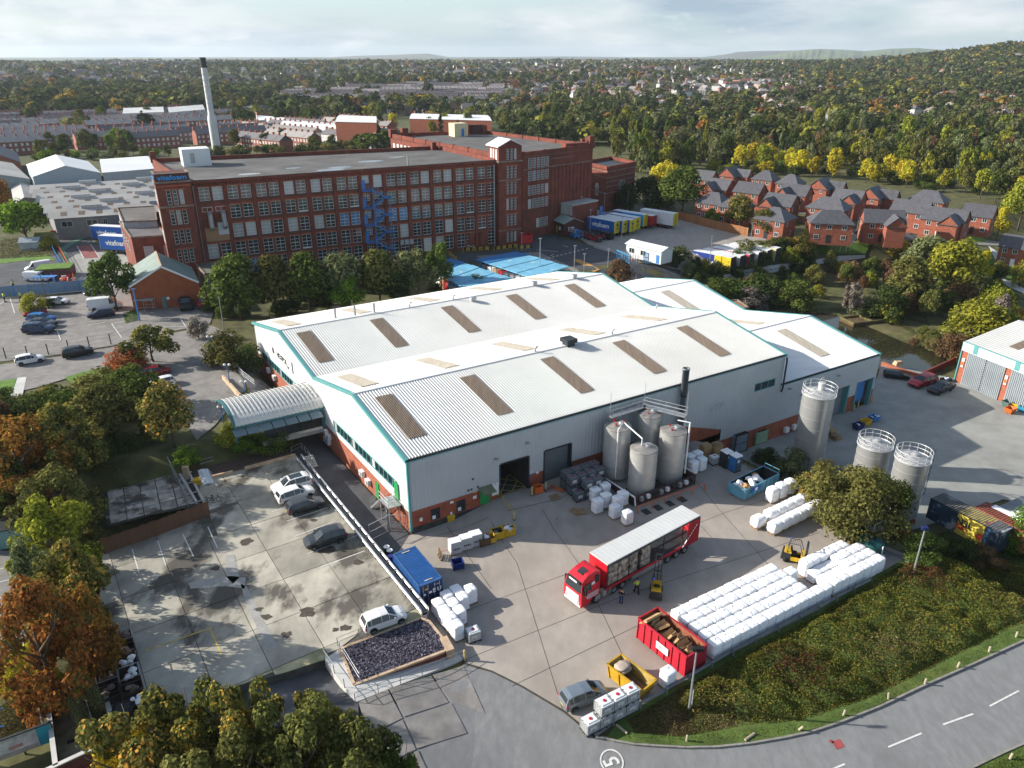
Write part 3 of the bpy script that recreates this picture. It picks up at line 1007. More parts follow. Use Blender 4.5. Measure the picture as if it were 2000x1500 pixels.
for i in rX(14):
 mb.X(77.35+i*.2,.25,-3.4 if i%3 else -2.9,77.52+i*.2,.30,.7)
mb.B('strip_curtain',bM,fac)
mb=FB()
for x in(69.45,75.1,77.2,81.2):
 FB().X(x-.12,-.4,-4.5,x+.12,.3,.85).B('door_frame',tL,fac)
FB().X(8.6,-.34,.9,9.9,-.27,3.1).B('green_door',GREEND,fac)
FB().add([(8.4,-.3,3.3),(10.1,-.3,3.3),(10.1,-1.5,2.9),(8.4,-1.5,2.9),(8.4,-.3,3.22),(10.1,-.3,3.22),(10.1,-1.5,2.82),(8.4,-1.5,2.82)],[(0,3,2,1),(4,5,6,7),(3,7,6,2),(0,4,7,3),(1,2,6,5)]).B('door_hood',mat('mossy_hood',(.16,.17,.10),.9,var=.2),fac)
for t,z0,z1 in((7.9,.1,2.3),(2.5,2.9,5.0)):
 FB().X(-.08,t,z0,.02 if z0<1 else -.02,t+.95,z1).B('green_door',GREEND,fac)
for s0,s1 in((2.4,3.5),(5.6,6.7)):
 fr=FB()
 for a,b,c,d in((s0,s0+.08,.95,2.35),(s1-.08,s1,.95,2.35),(s0,s1,.95,1.03),(s0,s1,2.27,2.35),((s0+s1)/2+.2,(s0+s1)/2+.28,.95,2.35)):
  fr.X(a,-.33,c,b,-.26,d)
 wf=fr.B('window',dK,fac)
 FB().X(s0,-.285,.95,s1,-.262,2.35).B('pane',gL,wf)
 FB().X(s0+.15,-.29,1.0,s0+.55,-.286,1.5).B('paper',wP,wf)
for s0,s1,z0,z1,m_ in((1.0,1.35,.95,1.3,rP),(1.0,1.35,1.3,1.75,wP),(4.8,5.2,2.35,2.65,wP),(4.75,5.0,.9,1.25,wP),(7.7,8.15,2.0,2.4,wP),(7.85,8.2,2.75,2.95,LINEY),(10.2,11.1,1.6,3.2,wP),(15.45,15.8,3.0,3.5,wP),(16.3,16.65,2.7,3.0,wP),(15.4,15.6,2.6,2.8,bM)):
 FB().X(s0,-.315,z0,s1,-.28,z1).B('wall_notice',m_,fac)
for s0,z0 in((10.6,6.4),(14.8,7.3),(27,7.2),(63.5,1.9),(71.6,3.2),(60.4,3.6)):
 mb=FB()
 mb.X(s0-.12,-.75,z0,s0+.25,-.36,z0+.16)
 mb.X(s0,-.42,z0-.12,s0+.1,-.3,z0+.1)
 mb.B('floodlight',gV,fac)
for s0,z0 in((7.6,4.6),(8.2,3.4),(7.0,3.3),(7.4,3.3)):
 FB().X(s0,-.42,z0,s0+.2,-.33,z0+.2).B('wall_vent',dK,fac)
for s0 in(60.8,62.6,64.2):
 mb=FB()
 mb.X(s0,-.75,-3.7,s0+.8,-.28,-2.9)
 mb.B('air_conditioner',wP,fac)
for t,z in((22.6,1.7),(22.9,.8),(23.5,1.9),(23.6,.8),(10.2,.9),(11.9,1.3),(47.5,2.6),(44.5,2.4)):
 mb=FB()
 mb.X(-.45,t,z,.0,t+.85,z+.75)
 u=mb.B('air_conditioner',wP,fac)
 FB().X(-.47,t+.08,z+.08,-.45,t+.6,z+.66).B('fan_grille',gV,u)
sg=FB().X(-.10,35.9,6.6,-.03,45.4,8.35).B('sign_board',wP,fac)
gm=mX('HEXPOL',1.25,dK,extrude=.01,bold=.015)
e2v=vX((E2[0],E2[1],0))
out=vX((-E1[0],-E1[1],0))
xax=-e2v
M=MX((xax,vX((0,0,1)),xax.cross(vX((0,0,1))))).transposed().to_4x4()
lt=iX('lettering',gm,sg)
lt.matrix_world=MX.Translation(W(-.14,40.0,7.55))@M
gm=mX('TPE',.62,dK,extrude=.01,bold=.01)
lt=iX('lettering',gm,sg)
lt.matrix_world=MX.Translation(W(-.14,37.4,6.95))@M
mb=FB()
for k,(dt,dz_)in eX(((0,.35),(.3,.18),(.3,-.18),(0,-.35),(-.3,-.18),(-.3,.18))):
 mb.X(-.16,43.9+dt-.14,7.6+dz_-.16,-.11,43.9+dt+.14,7.6+dz_+.16)
mb.B('emblem',dK,sg)
gm=mX('VTP',1.6,mat('weathered_ghost_paint',(.37,.385,.39),.6,var=.05),extrude=.002,bold=.02,shear=.25)
xax=vX((E1[0],E1[1],0))
M=MX((xax,vX((0,0,1)),xax.cross(vX((0,0,1))))).transposed().to_4x4()
lt=iX('ghost_lettering',gm,fac)
lt.matrix_world=MX.Translation(W(45.5,-.345,4.2))@M
for s,t,kind in((31.0,GT/2,0),(31.0,38.4,1),(52.5,40.05,1),(44,40.0,1),(25.6,13.4,2),(38.6,13.4,2),(20.6,40.0,2),(14.8,40.2,3),(9.2,41.8,4),(12.2,41.5,4),(57,24,2),(28.3,40,2)):
 z=HW(t)
 mb=FB()
 if kind==0:
  mb.X(s-.6,t-.6,z-.1,s+.6,t+.6,z+.45)
  mb.X(s-.85,t-.85,z+.45,s+.85,t+.85,z+1.0)
  mb.B('roof_cowl',dK,fac)
 elif kind==1:
  mb.L([(.35,z),(.35,z+.35),(.6,z+.4),(.5,z+.75),(.01,z+.85)],10,0,(s,t))
  mb.B('roof_cowl',gV,fac)
 elif kind==2:
  mb.U([(s,t,z-.1),(s,t,z+.5),(s+.12,t,z+.72),(s+.4,t,z+.7)],.12,8)
  mb.B('roof_vent',gV,fac)
 else:
  mb.U([(s,t,z-.2),(s,t,z+1.6)],.17,8)
  mb.B('roof_flue',gV,fac)
p=W(38.5,-1.0)
mb=MB()
mb.L([(.36,.2),(.36,8.3),(.45,8.35),(.45,11.6),(.50,11.6),(.50,11.85),(.40,11.85),(.40,11.0)],14)
stk=tX('exhaust_stack','tall grey exhaust stack on the front wall behind the tank farm','chimney',p)
mb.B('flue',mat('dull_steel',(.20,.23,.25),.4,.6,var=.15,sc=.8),stk,True)
mb=MB()
for z in(2.5,5.2,7.9):
 mb=MB()
 mb.L([(.40,z),(.43,z),(.43,z+.12),(.40,z+.12)],14)
 mb.R((0,.3,z),(-.5,1.2,z),.08)
 mb.B('bracket',dK,stk)
 # entrance canopy bridge on the gable
can=tX('entrance_canopy','barrel roofed glazed entrance bridge with teal edge joining the factory gable','entrance')
c0,c1,t0,t1=-11.5,.1,24.3,32.3
mb=FB()
nb=22
for i in rX(nb):
 a,b=i/nb,(i+1)/nb
 n=12
 for sgm,(x0,x1,h)in eX(((a,a+.6/nb,0),(a+.6/nb,b,.07))):
  vs=[]
  for xx in(x0,x1):
   vs+=[(c0+(c1-c0)*xx,t0+(t1-t0)*(1-cos(pi*k/n))/2,5.85+(1.55+h)*sin(pi*k/n)+h)for k in rX(n+1)]
  mb.add(vs,[(k,k+1,n+2+k,n+1+k)for k in rX(n)])
mb.B('barrel_roof',rW,can)
mb=FB()
n=14
vs=[]
for xx,hh in((c0-.12,.0),(c0-.12,.22),(c0+.2,.22)):
 vs+=[(xx,t0-.1+(t1-t0+.2)*(1-cos(pi*k/n))/2,5.75+(1.55+hh)*sin(pi*k/n)+hh*.3)for k in rX(n+1)]
mb.add(vs,[(j*(n+1)+k,j*(n+1)+k+1,(j+1)*(n+1)+k+1,(j+1)*(n+1)+k)for j in rX(2)for k in rX(n)])
mb.X(c0,t0-.16,5.62,c1,t0+.1,5.86)
mb.X(c0,t0-.05,2.9,c0+.3,t0+.25,5.7)
mb.X(c1-.5,t0-.05,2.6,c1-.12,t0+.25,5.7)
mb.B('teal_edge',mat('dark_teal_paint',(.05,.15,.17),.5,var=.08),can)
mb=FB()
for i in rX(7):
 x=c0-.3+i*1.62
 mb.H([(x,t0-1.25,5.05),(x+1.5,t0-1.25,5.05),(x+1.5,t0-.1,5.5),(x,t0-.1,5.5)],[(x,t0-1.25,5.11),(x+1.5,t0-1.25,5.11),(x+1.5,t0-.1,5.56),(x,t0-.1,5.56)])
mb.B('sun_shade',mat('canopy_grey_glass',(.13,.18,.20),.2,var=.05),can)
mb=FB()
mb.X(c0+3.5,t0+.12,3.1,c1-.5,t0+.2,5.6)
gl=mb.B('glazing',gL,can)
mb=FB()
for i in rX(7):
 x=c0+3.5+i*1.27
 mb.X(x,t0+.06,3.1,x+.08,t0+.22,5.6)
mb.X(c0+3.5,t0+.06,4.95,c1-.5,t0+.22,5.03)
mb.B('mullion',dK,gl)
mb=FB()
mb.X(c0+3.2,t0-.05,2.55,c1-.1,t1,2.8)
mb.X(c0+3.2,t0-.08,2.3,c1-.1,t0+.1,2.58)
mb.B('bridge_deck',gV,can)
FB().X(c0+3.6,t1-.3,3,c1,t1-.2,5.7).B('back_wall',dK,can)
FB().X(c0+.4,t0+.8,3.0,c0+1.1,t0+1.6,3.5).B('grit_bin',yL,can)
# the red brick mill, in its own frame: s along the front, n to the back
MK=.852
MA=vX((-76.886*MK,185.885*MK,0))
ME=vX((cos(dX(28.368)),sin(dX(28.368)),0))
MN=vX((-ME.y,ME.x,0))
class FR(MB):
 def __init__(s,o=MA,e=ME,n=None):
  MB.__init__(s)
  s.o,s.e,s.n=vX(o),vX(e),vX(n)if n is not None else vX((-e[1],e[0],0))
 def add(s,vs,fs,mi=0):
  return MB.add(s,[s.o+s.e*p[0]+s.n*p[1]+vX((0,0,p[2]))for p in vs],fs,mi)
def hX(fb,s0,s1,z0,z1,n0,hO,depth=.28,mi=0,th=.0):
 xs=sorted({s0,s1,*[h[0]for h in hO],*[h[1]for h in hO]})
 for a,b in zip(xs[:-1],xs[1:]):
  if b-a<1e-4:
   continue
  m=(a+b)/2
  hs=sorted([h for h in hO if h[0]<m<h[1]],key=lambda h:h[2])
  z=z0
  for h in hs:
   fb.P([(a,n0,z),(b,n0,z),(b,n0,h[2]),(a,n0,h[2])],mi)
   z=h[3]
  fb.P([(a,n0,z),(b,n0,z),(b,n0,z1),(a,n0,z1)],mi)
 for a,b,za,zb in hO:
  d=n0+depth
  fb.P([(a,n0,za),(b,n0,za),(b,d,za),(a,d,za)],mi)
  fb.P([(a,n0,zb),(a,d,zb),(b,d,zb),(b,n0,zb)],mi)
  fb.P([(a,n0,za),(a,d,za),(a,d,zb),(a,n0,zb)],mi)
  fb.P([(b,n0,za),(b,n0,zb),(b,d,zb),(b,d,za)],mi)
def wX(pA,o,e,s,n,z,w,h,nx,nz,glass=None,name='window',split=None):
 f=FR(o,e)
 t,b=.085,.036
 f.X(s,n,z,s+t,n+.1,z+h)
 f.X(s+w-t,n,z,s+w,n+.1,z+h)
 f.X(s+t,n,z,s+w-t,n+.1,z+t)
 f.X(s+t,n,z+h-t,s+w-t,n+.1,z+h)
 for i in rX(1,nx):
  x=s+w*i/nx
  f.X(x-b,n+.01,z+t,x+b,n+.09,z+h-t)
 for i in rX(1,nz):
  y=z+h*i/nz
  q=b if not(split and i==split)else b*1.7
  f.X(s+t,n+.015,y-q,s+w-t,n+.085,y+q)
 w_=f.B(name,WINW,pA)
 g=FR(o,e)
 g.X(s+.05,n+.07,z+.05,s+w-.05,n+.12,z+h-.05)
 g.B('pane',glass or gL,w_)
 return w_
wr=random.Random(5)
def pG():
 return wr.choices([gL,gW,GLASSG,GLASSB],[10,3,.7,.25])[0]
mI=tX('cotton_mill','long five storey red brick mill with rows of white framed windows','mill',MA)
mI.location=(0,0,0)
ZT=24.64
HEADS=[23.1,19.1,15.1,11.1,7.15]
SILLS=[20.3,16.25,12.15,7.95,3.75]
BAYS=[-.24+i*5.91 for i in rX(12)]
BAYS[0]=-.1
hO,wins=[],[]
for i,b in eX(BAYS):
 for r in rX(5):
  for k in(0,1):
   s0=b+k*2.66+(.0)
   w=2.12
   if i==0 and r in(1,2):
    continue
   if i==11 and k==1:
    w=2.0
   if i==6 and k==0:
    w,h0=1.65,HEADS[r]-1.75
   else:
    h0=SILLS[r]
   if r==4 and i==11 and k==0:
    continue
   hO.append((s0,s0+w,h0,HEADS[r]))
   wins.append((s0,w,h0,HEADS[r],i,r,k))
fb=FR()
hX(fb,-1.7,70.2,2.5,ZT-1.0,0,hO+[(62.1,65.3,2.4,6.9)])
fb.X(62.1,5,2.4,65.3,5.1,7,1)
fb.B('front_wall',[bK,PLINTH],mI)
for s0,w,z0,z1,i,r,k in wins:
 g=pG()
 if i in(5,6,7)and r==2:
  g=GLASSB
 w_=wX(mI,MA,ME,s0,.14,z0,w,z1-z0,2 if w>1.8 else 3,4 if z1-z0>2 else 3,g,split=2)
 if wr.random()<.05:
  f=FR()
  f.X(s0,.05,z0-.55,s0+w,.12,z0+.3)
  f.B('panel',WINW,w_)
fb=FR()
for i in rX(13):
 x=BAYS[min(i,11)]-.62+(5.91 if i==12 else 0)
 FR().X(x-.34,-.22,2.5,x+.34,.0,ZT-1.3).B('pilaster',bK,mI)
for a,m_ in((.0,sN),):
 fb=FR()
 for r in rX(5):
  fb.X(-1.7,-.10,SILLS[r]-.34,70.0,.02,SILLS[r]-.12)
 fb.B('string_course',mat('sooty_stone',(.085,.06,.05),.9,var=.3,sc=.6),mI)
lT=mat('orange_brick_lintel',(.33,.09,.045),.85,var=.2,sc=1)
fb=FR()
for s0,w,z0,z1,i,r,k in wins:
 if k==0:
  FR().X(s0-.2,-.06,z1+.02,s0+4.9,.02,z1+.30).B('window_lintel',lT,mI)
fb=FR()
n_d=116
for i in rX(n_d):
 x=-1.5+i*.617
 fb.X(x,-.30,ZT-1.15,x+.3,-.02,ZT-.62)
fb.B('dentil_course',bK,mI)['kind']='stuff'
fb=FR()
fb.X(-1.7,-.35,ZT-.62,70.0,.3,ZT-.1)
fb.X(-1.7,-.12,ZT-1.35,70.0,.1,ZT-1.15)
fb.B('cornice',bK,mI)
fb=FR()
fb.X(-1.7,-.30,ZT-.1,70.0,.3,ZT)
fb.B('coping',mat('dark_coping',(.075,.06,.055),.9,var=.3),mI)
RP=[(-1.6,.3),(69.8,.3),(68.5,33.0),(-5.4,40.6),(-3.5,17),(-1.6,4.5)]
fb=FR()
fb.S(RP,2,ZT-.75,0)
fb.B('mill_body',bK,mI)
fb=FR()
fb.P([(p[0],p[1],ZT-.70)for p in RP])
fb.B('flat_roof',fE,mI)
fb=FR()
for a,b in zip(RP[1:],RP[2:]+RP[:1]):
 d=vX((b[0]-a[0],b[1]-a[1],0))
 fb.R((a[0],a[1],ZT-.3),(b[0],b[1],ZT-.3),.45,1.1)
fb.B('parapet',bK,mI)
fb=FR()
for x,y,r in((12,9,1.3),(23,14,1.0),(30,7,1.8),(33,10,1.5),(43,17,1.7),(26,4,1.6),(6,4,1.7),(52,22,1.1)):
 fb.P([(x+r*1.9*cos(2*pi*k/12)*(1+.15*sin(3*k)),y+r*sin(2*pi*k/12),ZT-.68)for k in rX(12)])
fb.B('roof_puddle',mat('roof_water',(.16,.17,.18),.03,0,0,spec=.9),mI)
fb=FR()
for x,y,w,h in((-5.2,39.6,1.3,2.0),(66.6,32.0,1.3,1.4)):
 FR().X(x-w/2,y-w/2,ZT-.6,x+w/2,y+w/2,ZT+h).B('corner_pier',bK,mI)
rp=FR().X(.5,28,ZT-.7,6.8,33.5,ZT+3.3).B('roof_plant_room',CLADW,mI)
FR().X(2.2,27.95,ZT+.1,3.2,28,ZT+2.4).B('door',gV,rp)
tw=[(-8.15,-1.5),(-1.6,-1.5),(-1.6,3.4),(-8.15,3.4)]
fb=FR()
th,twn=[],[]
for r,hd in eX((23.25,19.15,15.1,11.0)):
 for c in(-6.42,-5.22,-4.02):
  th.append((c,c+.84,hd-2.95,hd))
  twn.append((c,hd))
hX(fb,-8.15,-1.6,2.5,24.7,-1.5,th)
fb.S(tw,24.4,24.7,0)
for a,b in zip(tw[1:],tw[2:]+tw[:1]):
 fb.P([(a[0],a[1],2.5),(b[0],b[1],2.5),(b[0],b[1],24.7),(a[0],a[1],24.7)])
tW=fb.B('stair_tower',bK,mI)
for c,hd in twn:
 wX(mI,MA,ME,c,-1.38,hd-2.95,.84,2.95,1,4,pG(),'tower_window')
fb=FR()
for hd in(23.25,19.15,15.1,11.0):
 FR().X(-6.9,-1.58,hd+.06,-2.7,-1.48,hd+.32).B('tower_lintel',lT,mI)
FR().X(-8.2,-1.6,23.9,-1.55,-1.4,24.25).B('tower_band',lT,mI)
fb=FR()
fb.X(-8.35,-1.75,24.7,-1.4,3.6,25.05)
fb.X(-8.25,-1.62,19.75,-1.5,-1.45,20.1)
fb.B('tower_cornice',sN,mI)
fb=FR()
fb.X(-8.15,-1.55,25.05,-1.6,3.4,26.5)
tp=fb.B('tower_top',mat('sign_brick',(.10,.03,.025),.8,var=.2),mI)
fb=FR()
fb.X(-8.3,-1.7,26.5,-1.45,-1.2,26.62)
fb.X(-8.3,-1.2,26.5,-7.8,3.5,26.62)
fb.X(-2.0,-1.2,26.5,-1.45,3.5,26.62)
fb.B('tower_coping',sN,mI)
VB=mat('blue_letter',(.03,.28,.62),.5,var=.05)
gm=mX('vitafoam',1.35,VB,extrude=.05,bold=.035)
wd=max(v.co.x for v in gm.vertices)-min(v.co.x for v in gm.vertices)
lt=iX('lettering',gm,tp)
lt.matrix_world=MX.Translation(MA+ME*-4.85+MN*-1.62+vX((0,0,25.72)))@MX((ME,vX((0,0,1)),-MN)).transposed().to_4x4()@MX.Diagonal((5.6/wd,1.0,1,1))
lt=iX('lettering',gm,tp)
lt.matrix_world=MX.Translation(MA+ME*-8.22+MN*.95+vX((0,0,25.72)))@MX((-MN,vX((0,0,1)),-ME)).transposed().to_4x4()@MX.Diagonal((4.4/wd,1.0,1,1))
for hd in(23.2,19.1,15.1):
 for n_ in(-.6,.9,2.2):
  f=FR(MA+ME*-8.15+MN*n_,-MN)
  f.X(-.7,-.04,hd-2.8,0,.02,hd)
  f.B('side_window',WINW,mI)
fb=FR()
fb.X(-.1,-.12,11.7,5.2,.0,14.7)
fb.B('boarded_panel',mat('plywood',(.33,.19,.10),.8,var=.12),mI)
FR().X(2.6,-.2,13.0,5.0,-.05,15.6).B('boarded_panel',mat('white_board',(.5,.52,.53),.7,var=.1),mI)
for x,z in((1.3,14.3),(4.0,14.4)):
 fb=FR()
 fb.U([(x,-.3,z+3.4),(x,-1.0,z+3.1),(x,-1.0,z+.6),(x,-.4,z+.1)],.5,8)
 fb.B('duct',gV,mI)
for x in(.0,2.7):
 wX(mI,MA,ME,x,-.02,18.0,2.1,1.0,2,1,gL)
fb=FR()
fb.U([(-1.15,-.3,3),(-1.15,-.3,23.6)],.09,6)
fb.B('rain_pipe',gV,mI)
fb=FR()
fb.U([(69.1,-.45,3),(69.1,-.45,23.5)],.16,6)
fb.B('rain_pipe',gV,mI)
fe=tX('fire_escape','blue steel fire escape stairs zigzagging down the mill front','stairs')
fb=FR()
for x in(36.9,40.8):
 fb.R((x,-2.2,3),(x,-2.2,20.4 if x<38 else 18),.16)
for r,z in eX((20.0,16.0,12.0,8.0)):
 fb.X(34.6,-2.3,z-.12,37.2,-.3,z)
 if r:
  fb.X(40.0,-2.3,z+1.95,41.6,-.4,z+2.05)
 mid=z-2.0
 for n_ in(-2.2,-1.3):
  fb.R((37.0,n_,z),(40.2,n_,mid),.09,.28)
 for n_ in(-1.2,-.4):
  fb.R((40.2,n_,mid),(37.0,n_,z-4),.09,.28)
 fb.X(40.1,-2.3,mid-.1,41.4,-.3,mid)
 for k in rX(9):
  q=k/9
  fb.X(37.0+3.2*q,-2.2,z-2*q-.06,37.35+3.2*q,-1.3,z-2*q)
  fb.X(40.2-3.2*q,-1.2,mid-2*q-.06,39.85-3.2*q,-.4,mid-2*q)
fb.B('stair_flight',bM,fe)
fb=FR()
for z in(20.0,16.0,12.0,8.0):
 mid=z-2
 for dz_ in(.5,1.0):
  fb.R((34.6,-2.28,z+dz_),(37.0,-2.28,z+dz_),.05)
  fb.R((37.0,-2.28,z+dz_),(40.2,-2.28,mid+dz_),.05)
  fb.R((40.2,-2.28,mid+dz_),(41.4,-2.28,mid+dz_),.05)
  fb.R((40.2,-.35,mid+dz_),(37,-.35,z-4+dz_),.05)
 for x in(34.6,35.8,37):
  fb.R((x,-2.28,z),(x,-2.28,z+1),.05)
 for x in(38,39,40.2,41.4):
  q=min((x-37)/3.2,1)
  fb.R((x,-2.28,z-2*q),(x,-2.28,z-2*q+1),.05)
fb.B('handrail',mat('pale_blue_rail',(.16,.27,.42),.5),fe)
for z in(20.0,16.0,12.0,8.0):
 FR().X(34.7,-.16,z,35.8,-.02,z+2.1).B('escape_door',bM,fe)
for x in(43.4,44.6,45.8):
 FR().X(x,-.6,6.2,x+.95,-.1,7.4).B('air_conditioner',gV,mI)
fb=FR()
th,twn=[],[]
for r,hd in eX((27.2,23.06,19.13,15.1,11.1,6.6)):
 for c in(72.05,73.15,74.25):
  th.append((c,c+.72,hd-(2.6 if r in(0,5)else 2.9),hd))
  twn.append((c,hd,2.6 if r in(0,5)else 2.9))
hX(fb,69.9,76.4,2.0,27.7,-1.5,th)
for a,b in(((76.4,-1.5),(76.4,4.5)),((76.4,4.5),(69.9,4.5)),((69.9,4.5),(69.9,-1.5))):
 fb.P([(a[0],a[1],2),(b[0],b[1],2),(b[0],b[1],27.7),(a[0],a[1],27.7)])
fb.P([(69.9,-1.5,27.7),(76.4,-1.5,27.7),(73.15,-1.5,29.2)])
t2=fb.B('gabled_tower',bK,mI)
for c,hd,h in twn:
 wX(mI,MA,ME,c,-1.38,hd-h,.72,h,2,4,pG(),'tower_window')
fb=FR()
fb.H([(69.5,-1.8,27.65),(73.15,-1.8,29.3),(73.15,4.9,29.3),(69.5,4.9,27.65)],[(69.5,-1.8,27.85),(73.15,-1.8,29.5),(73.15,4.9,29.5),(69.5,4.9,27.85)])
fb.H([(73.15,-1.8,29.3),(76.8,-1.8,27.65),(76.8,4.9,27.65),(73.15,4.9,29.3)],[(73.15,-1.8,29.5),(76.8,-1.8,27.85),(76.8,4.9,27.85),(73.15,4.9,29.5)])
fb.B('tower_roof',rF,mI)
fb=FR()
fb.X(69.7,-1.75,24.05,76.6,4.7,24.4)
fb.X(69.75,-1.62,19.5,76.5,-1.4,19.85)
fb.X(69.75,-1.6,7.0,76.5,-1.4,7.2)
fb.B('tower_cornice',sN,mI)
fb=FR()
for hd in(23.06,19.13,15.1,11.1):
 fb.X(71.6,-1.58,hd+.06,75.4,-1.45,hd+.32)
fb.B('tower_lintel',lT,mI)
for n_ in(-.6,.9,2.3):
 f=FR(MA+ME*69.9+MN*n_,-MN)
 f.X(-.75,-.05,24.6,0,.02,27.1)
 f.B('side_window',WINW,mI)
 # second mill block behind, with its right wing
P2=[(72.5,5.5),(79.3,3.0),(105.8,10.2),(97.5,61.5),(66.3,66.5)]
Z2=25.4
aN=tX('mill_rear_block','square rear block of the brick mill with flat roof and pink lit parapets','mill')
fb=FR()
fb.S(P2,1.5,Z2-.7,0,cap=False)
fb.B('walls',bK,aN)
fb=FR()
fb.P([(p[0],p[1],Z2-.8)for p in P2])
fb.B('flat_roof',fE,aN)
fb=FR()
for a,b in zip(P2,P2[1:]+P2[:1]):
 fb.R((a[0],a[1],Z2-.4),(b[0],b[1],Z2-.4),.55,1.2)
 for k in rX(0,int((vX(b)-vX(a)).length/8)):
  q=vX(a).lerp(vX(b),k*8/(vX(b)-vX(a)).length)
  fb.X(q.x-.4,q.y-.4,Z2-.8,q.x+.4,q.y+.4,Z2+.35)
fb.B('parapet',bK,aN)
fb=FR()
for x,y,w,h in((105.2,10.5,1.6,2.4),(103.2,11.6,1.0,1.6),(106.1,13.5,1.2,1.6),(66.8,65.8,2.0,1.5),(70.5,65,2.0,1.8),(96.4,60.5,1.8,2.0),(91.5,61.0,1.6,2.2)):
 FR().X(x-w/2,y-w/2,Z2-.8,x+w/2,y+w/2,Z2+h).B('roof_pier',bK,aN)
fb=FR()
fb.X(91.5,60.2,Z2-.8,96.5,61.6,Z2+2.2)
fb.B('water_tank',mat('dark_tank',(.10,.04,.035),.8,var=.3),aN)
rp=FR().X(84,56,Z2-.8,88.5,60.5,Z2+3.2).B('roof_plant_room',mat('cream_cladding',(.66,.58,.36),.6,var=.05),aN)
FR().X(86.4,55.95,Z2-.7,87.3,56,Z2+1.6).B('door',bM,rp)
FR().X(96,8.9,Z2-.6,103.5,11.4,Z2+.9).B('parapet_block',bK,aN)
wo=MA+ME*79.3+MN*3.0
we=(ME*26.5+MN*7.2).normalized()
for r,hd in eX((23.9,20.6,16.9,13.4,8.0)):
 for c in rX(5):
  if r==4 and c in(0,1):
   continue
  wX(aN,wo,we,1.9+c*1.62,-.12,hd-2.5,1.1,2.45,2,4,pG())
fb=FR(wo,we)
for z in(24.3,21.0):
 fb.X(0,-.2,z,27.3,.05,z+.25)
fb.X(10.5,-.12,23.0,20,.05,23.15)
fb.B('stone_band',sN,aN)
fb=FR(wo,we)
for c in rX(11):
 fb.X(10.6+c*1.5,-.14,3,11.0+c*1.5,.0,21)
fb.B('pilaster',bK,aN)
lo_=MA+ME*66.3+MN*66.5
le=(ME*(72.5-66.3)+MN*(5.5-66.5)).normalized()
for c in rX(22):
 f=FR(lo_,le)
 f.X(1.8+c*2.6,-.08,Z2-5.2,3.1+c*2.6,.05,Z2-2.6)
 f.B('side_window',WINW,aN)
hd_=tX('loading_canopy','grey flat roofed loading canopy against the rear mill wall','canopy')
fb=FR(wo,we)
fb.X(14.5,-4.5,10.6,25.5,-.1,11.0)
fb.X(14.5,-4.4,8.0,14.7,-.3,10.6)
fb.B('roof',mat('canopy_grey',(.38,.38,.36),.8,var=.2,sc=.3),hd_)
FR(wo,we).X(14.8,-4.3,2.0,25.4,-.2,10.6).B('wall',bK,hd_)
fb=FR(wo,we)
fb.R((20.5,-5.2,3),(26.0,-5.2,7.2),.9,.25)
fb.X(25.8,-5.7,7.0,28.5,-4.7,7.2)
for k in rX(6):
 q=k/5
 fb.R((20.5+5.5*q,-5.6,3+4.2*q),(20.5+5.5*q,-5.6,4+4.2*q),.07)
fb.R((20.5,-5.6,4),(26,-5.6,8.2),.07)
fb.X(25.6,-5.1,7.2,26.8,-5.0,9.2)
o_=fb.B('blue_stair',bM)
tag(o_,'blue steel stair climbing to a door beside the loading canopy','stairs')
# engine house
eN=tX('engine_house','low brick engine house with arched windows and a flat dark roof','engine house')
EM,EL_,ER=MA+ME*121+MN*24,MA+ME*121.6+MN*38.5,MA+ME*136+MN*29.6
EB=EL_+(ER-EM)
EZ=16.9
fb=MB()
fb.S([EM,ER,EB,EL_],1,EZ-.9,0,cap=False)
fb.B('walls',mat('engine_house_brick',(.155,.042,.03),.85,var=.3,sc=.6),eN)
MB().P([(p.x,p.y,EZ-.95)for p in(EM,ER,EB,EL_)]).B('flat_roof',dK,eN)
fb=MB()
for a,b in((EM,ER),(ER,EB),(EB,EL_),(EL_,EM)):
 fb.R((a.x,a.y,EZ-.45),(b.x,b.y,EZ-.45),.5,1.0)
fb.B('parapet',bK,eN)
rg=(ER-EM).normalized()
lg=(EM-EL_).normalized()
fb=FR(EM,rg)
for z in(15.2,13.4,12.0,10.6,8.6):
 fb.X(-.15,-.13,z,17.4,.04,z+.22)
fb2=FR(EL_,lg)
for z in(15.2,13.4,8.6):
 fb2.X(0,-.13,z,14.6,.04,z+.22)
fb.B('stone_band',sN,eN)
fb2.B('stone_band',sN,eN)
wX(eN,EM,rg,7.2,-.1,9.2,2.8,2.2,3,2)
fb=FR(EM,rg)
pts=[(8.6+2.6*cos(pi*k/12),-.1,9.4+2.6*sin(pi*k/12))for k in rX(13)]
fb.U(pts,.22,5)
fb.B('stone_arch',sN,eN)
for x in(3.4,8.2):
 wX(eN,EL_,lg,x,-.1,7.4,1.7,2.4,3,2,name='arched_window')
 fb=FR(EL_,lg)
 pts=[(x+.85+.95*cos(pi*k/10),-.1,9.8+1.3*sin(pi*k/10))for k in rX(11)]
 fb.U(pts,.13,5)
 for k in(2,4,5,6,8):
  fb.R((x+.85,-.1,9.8),pts[k],.07)
 fb.B('window_arch',WINW,eN)
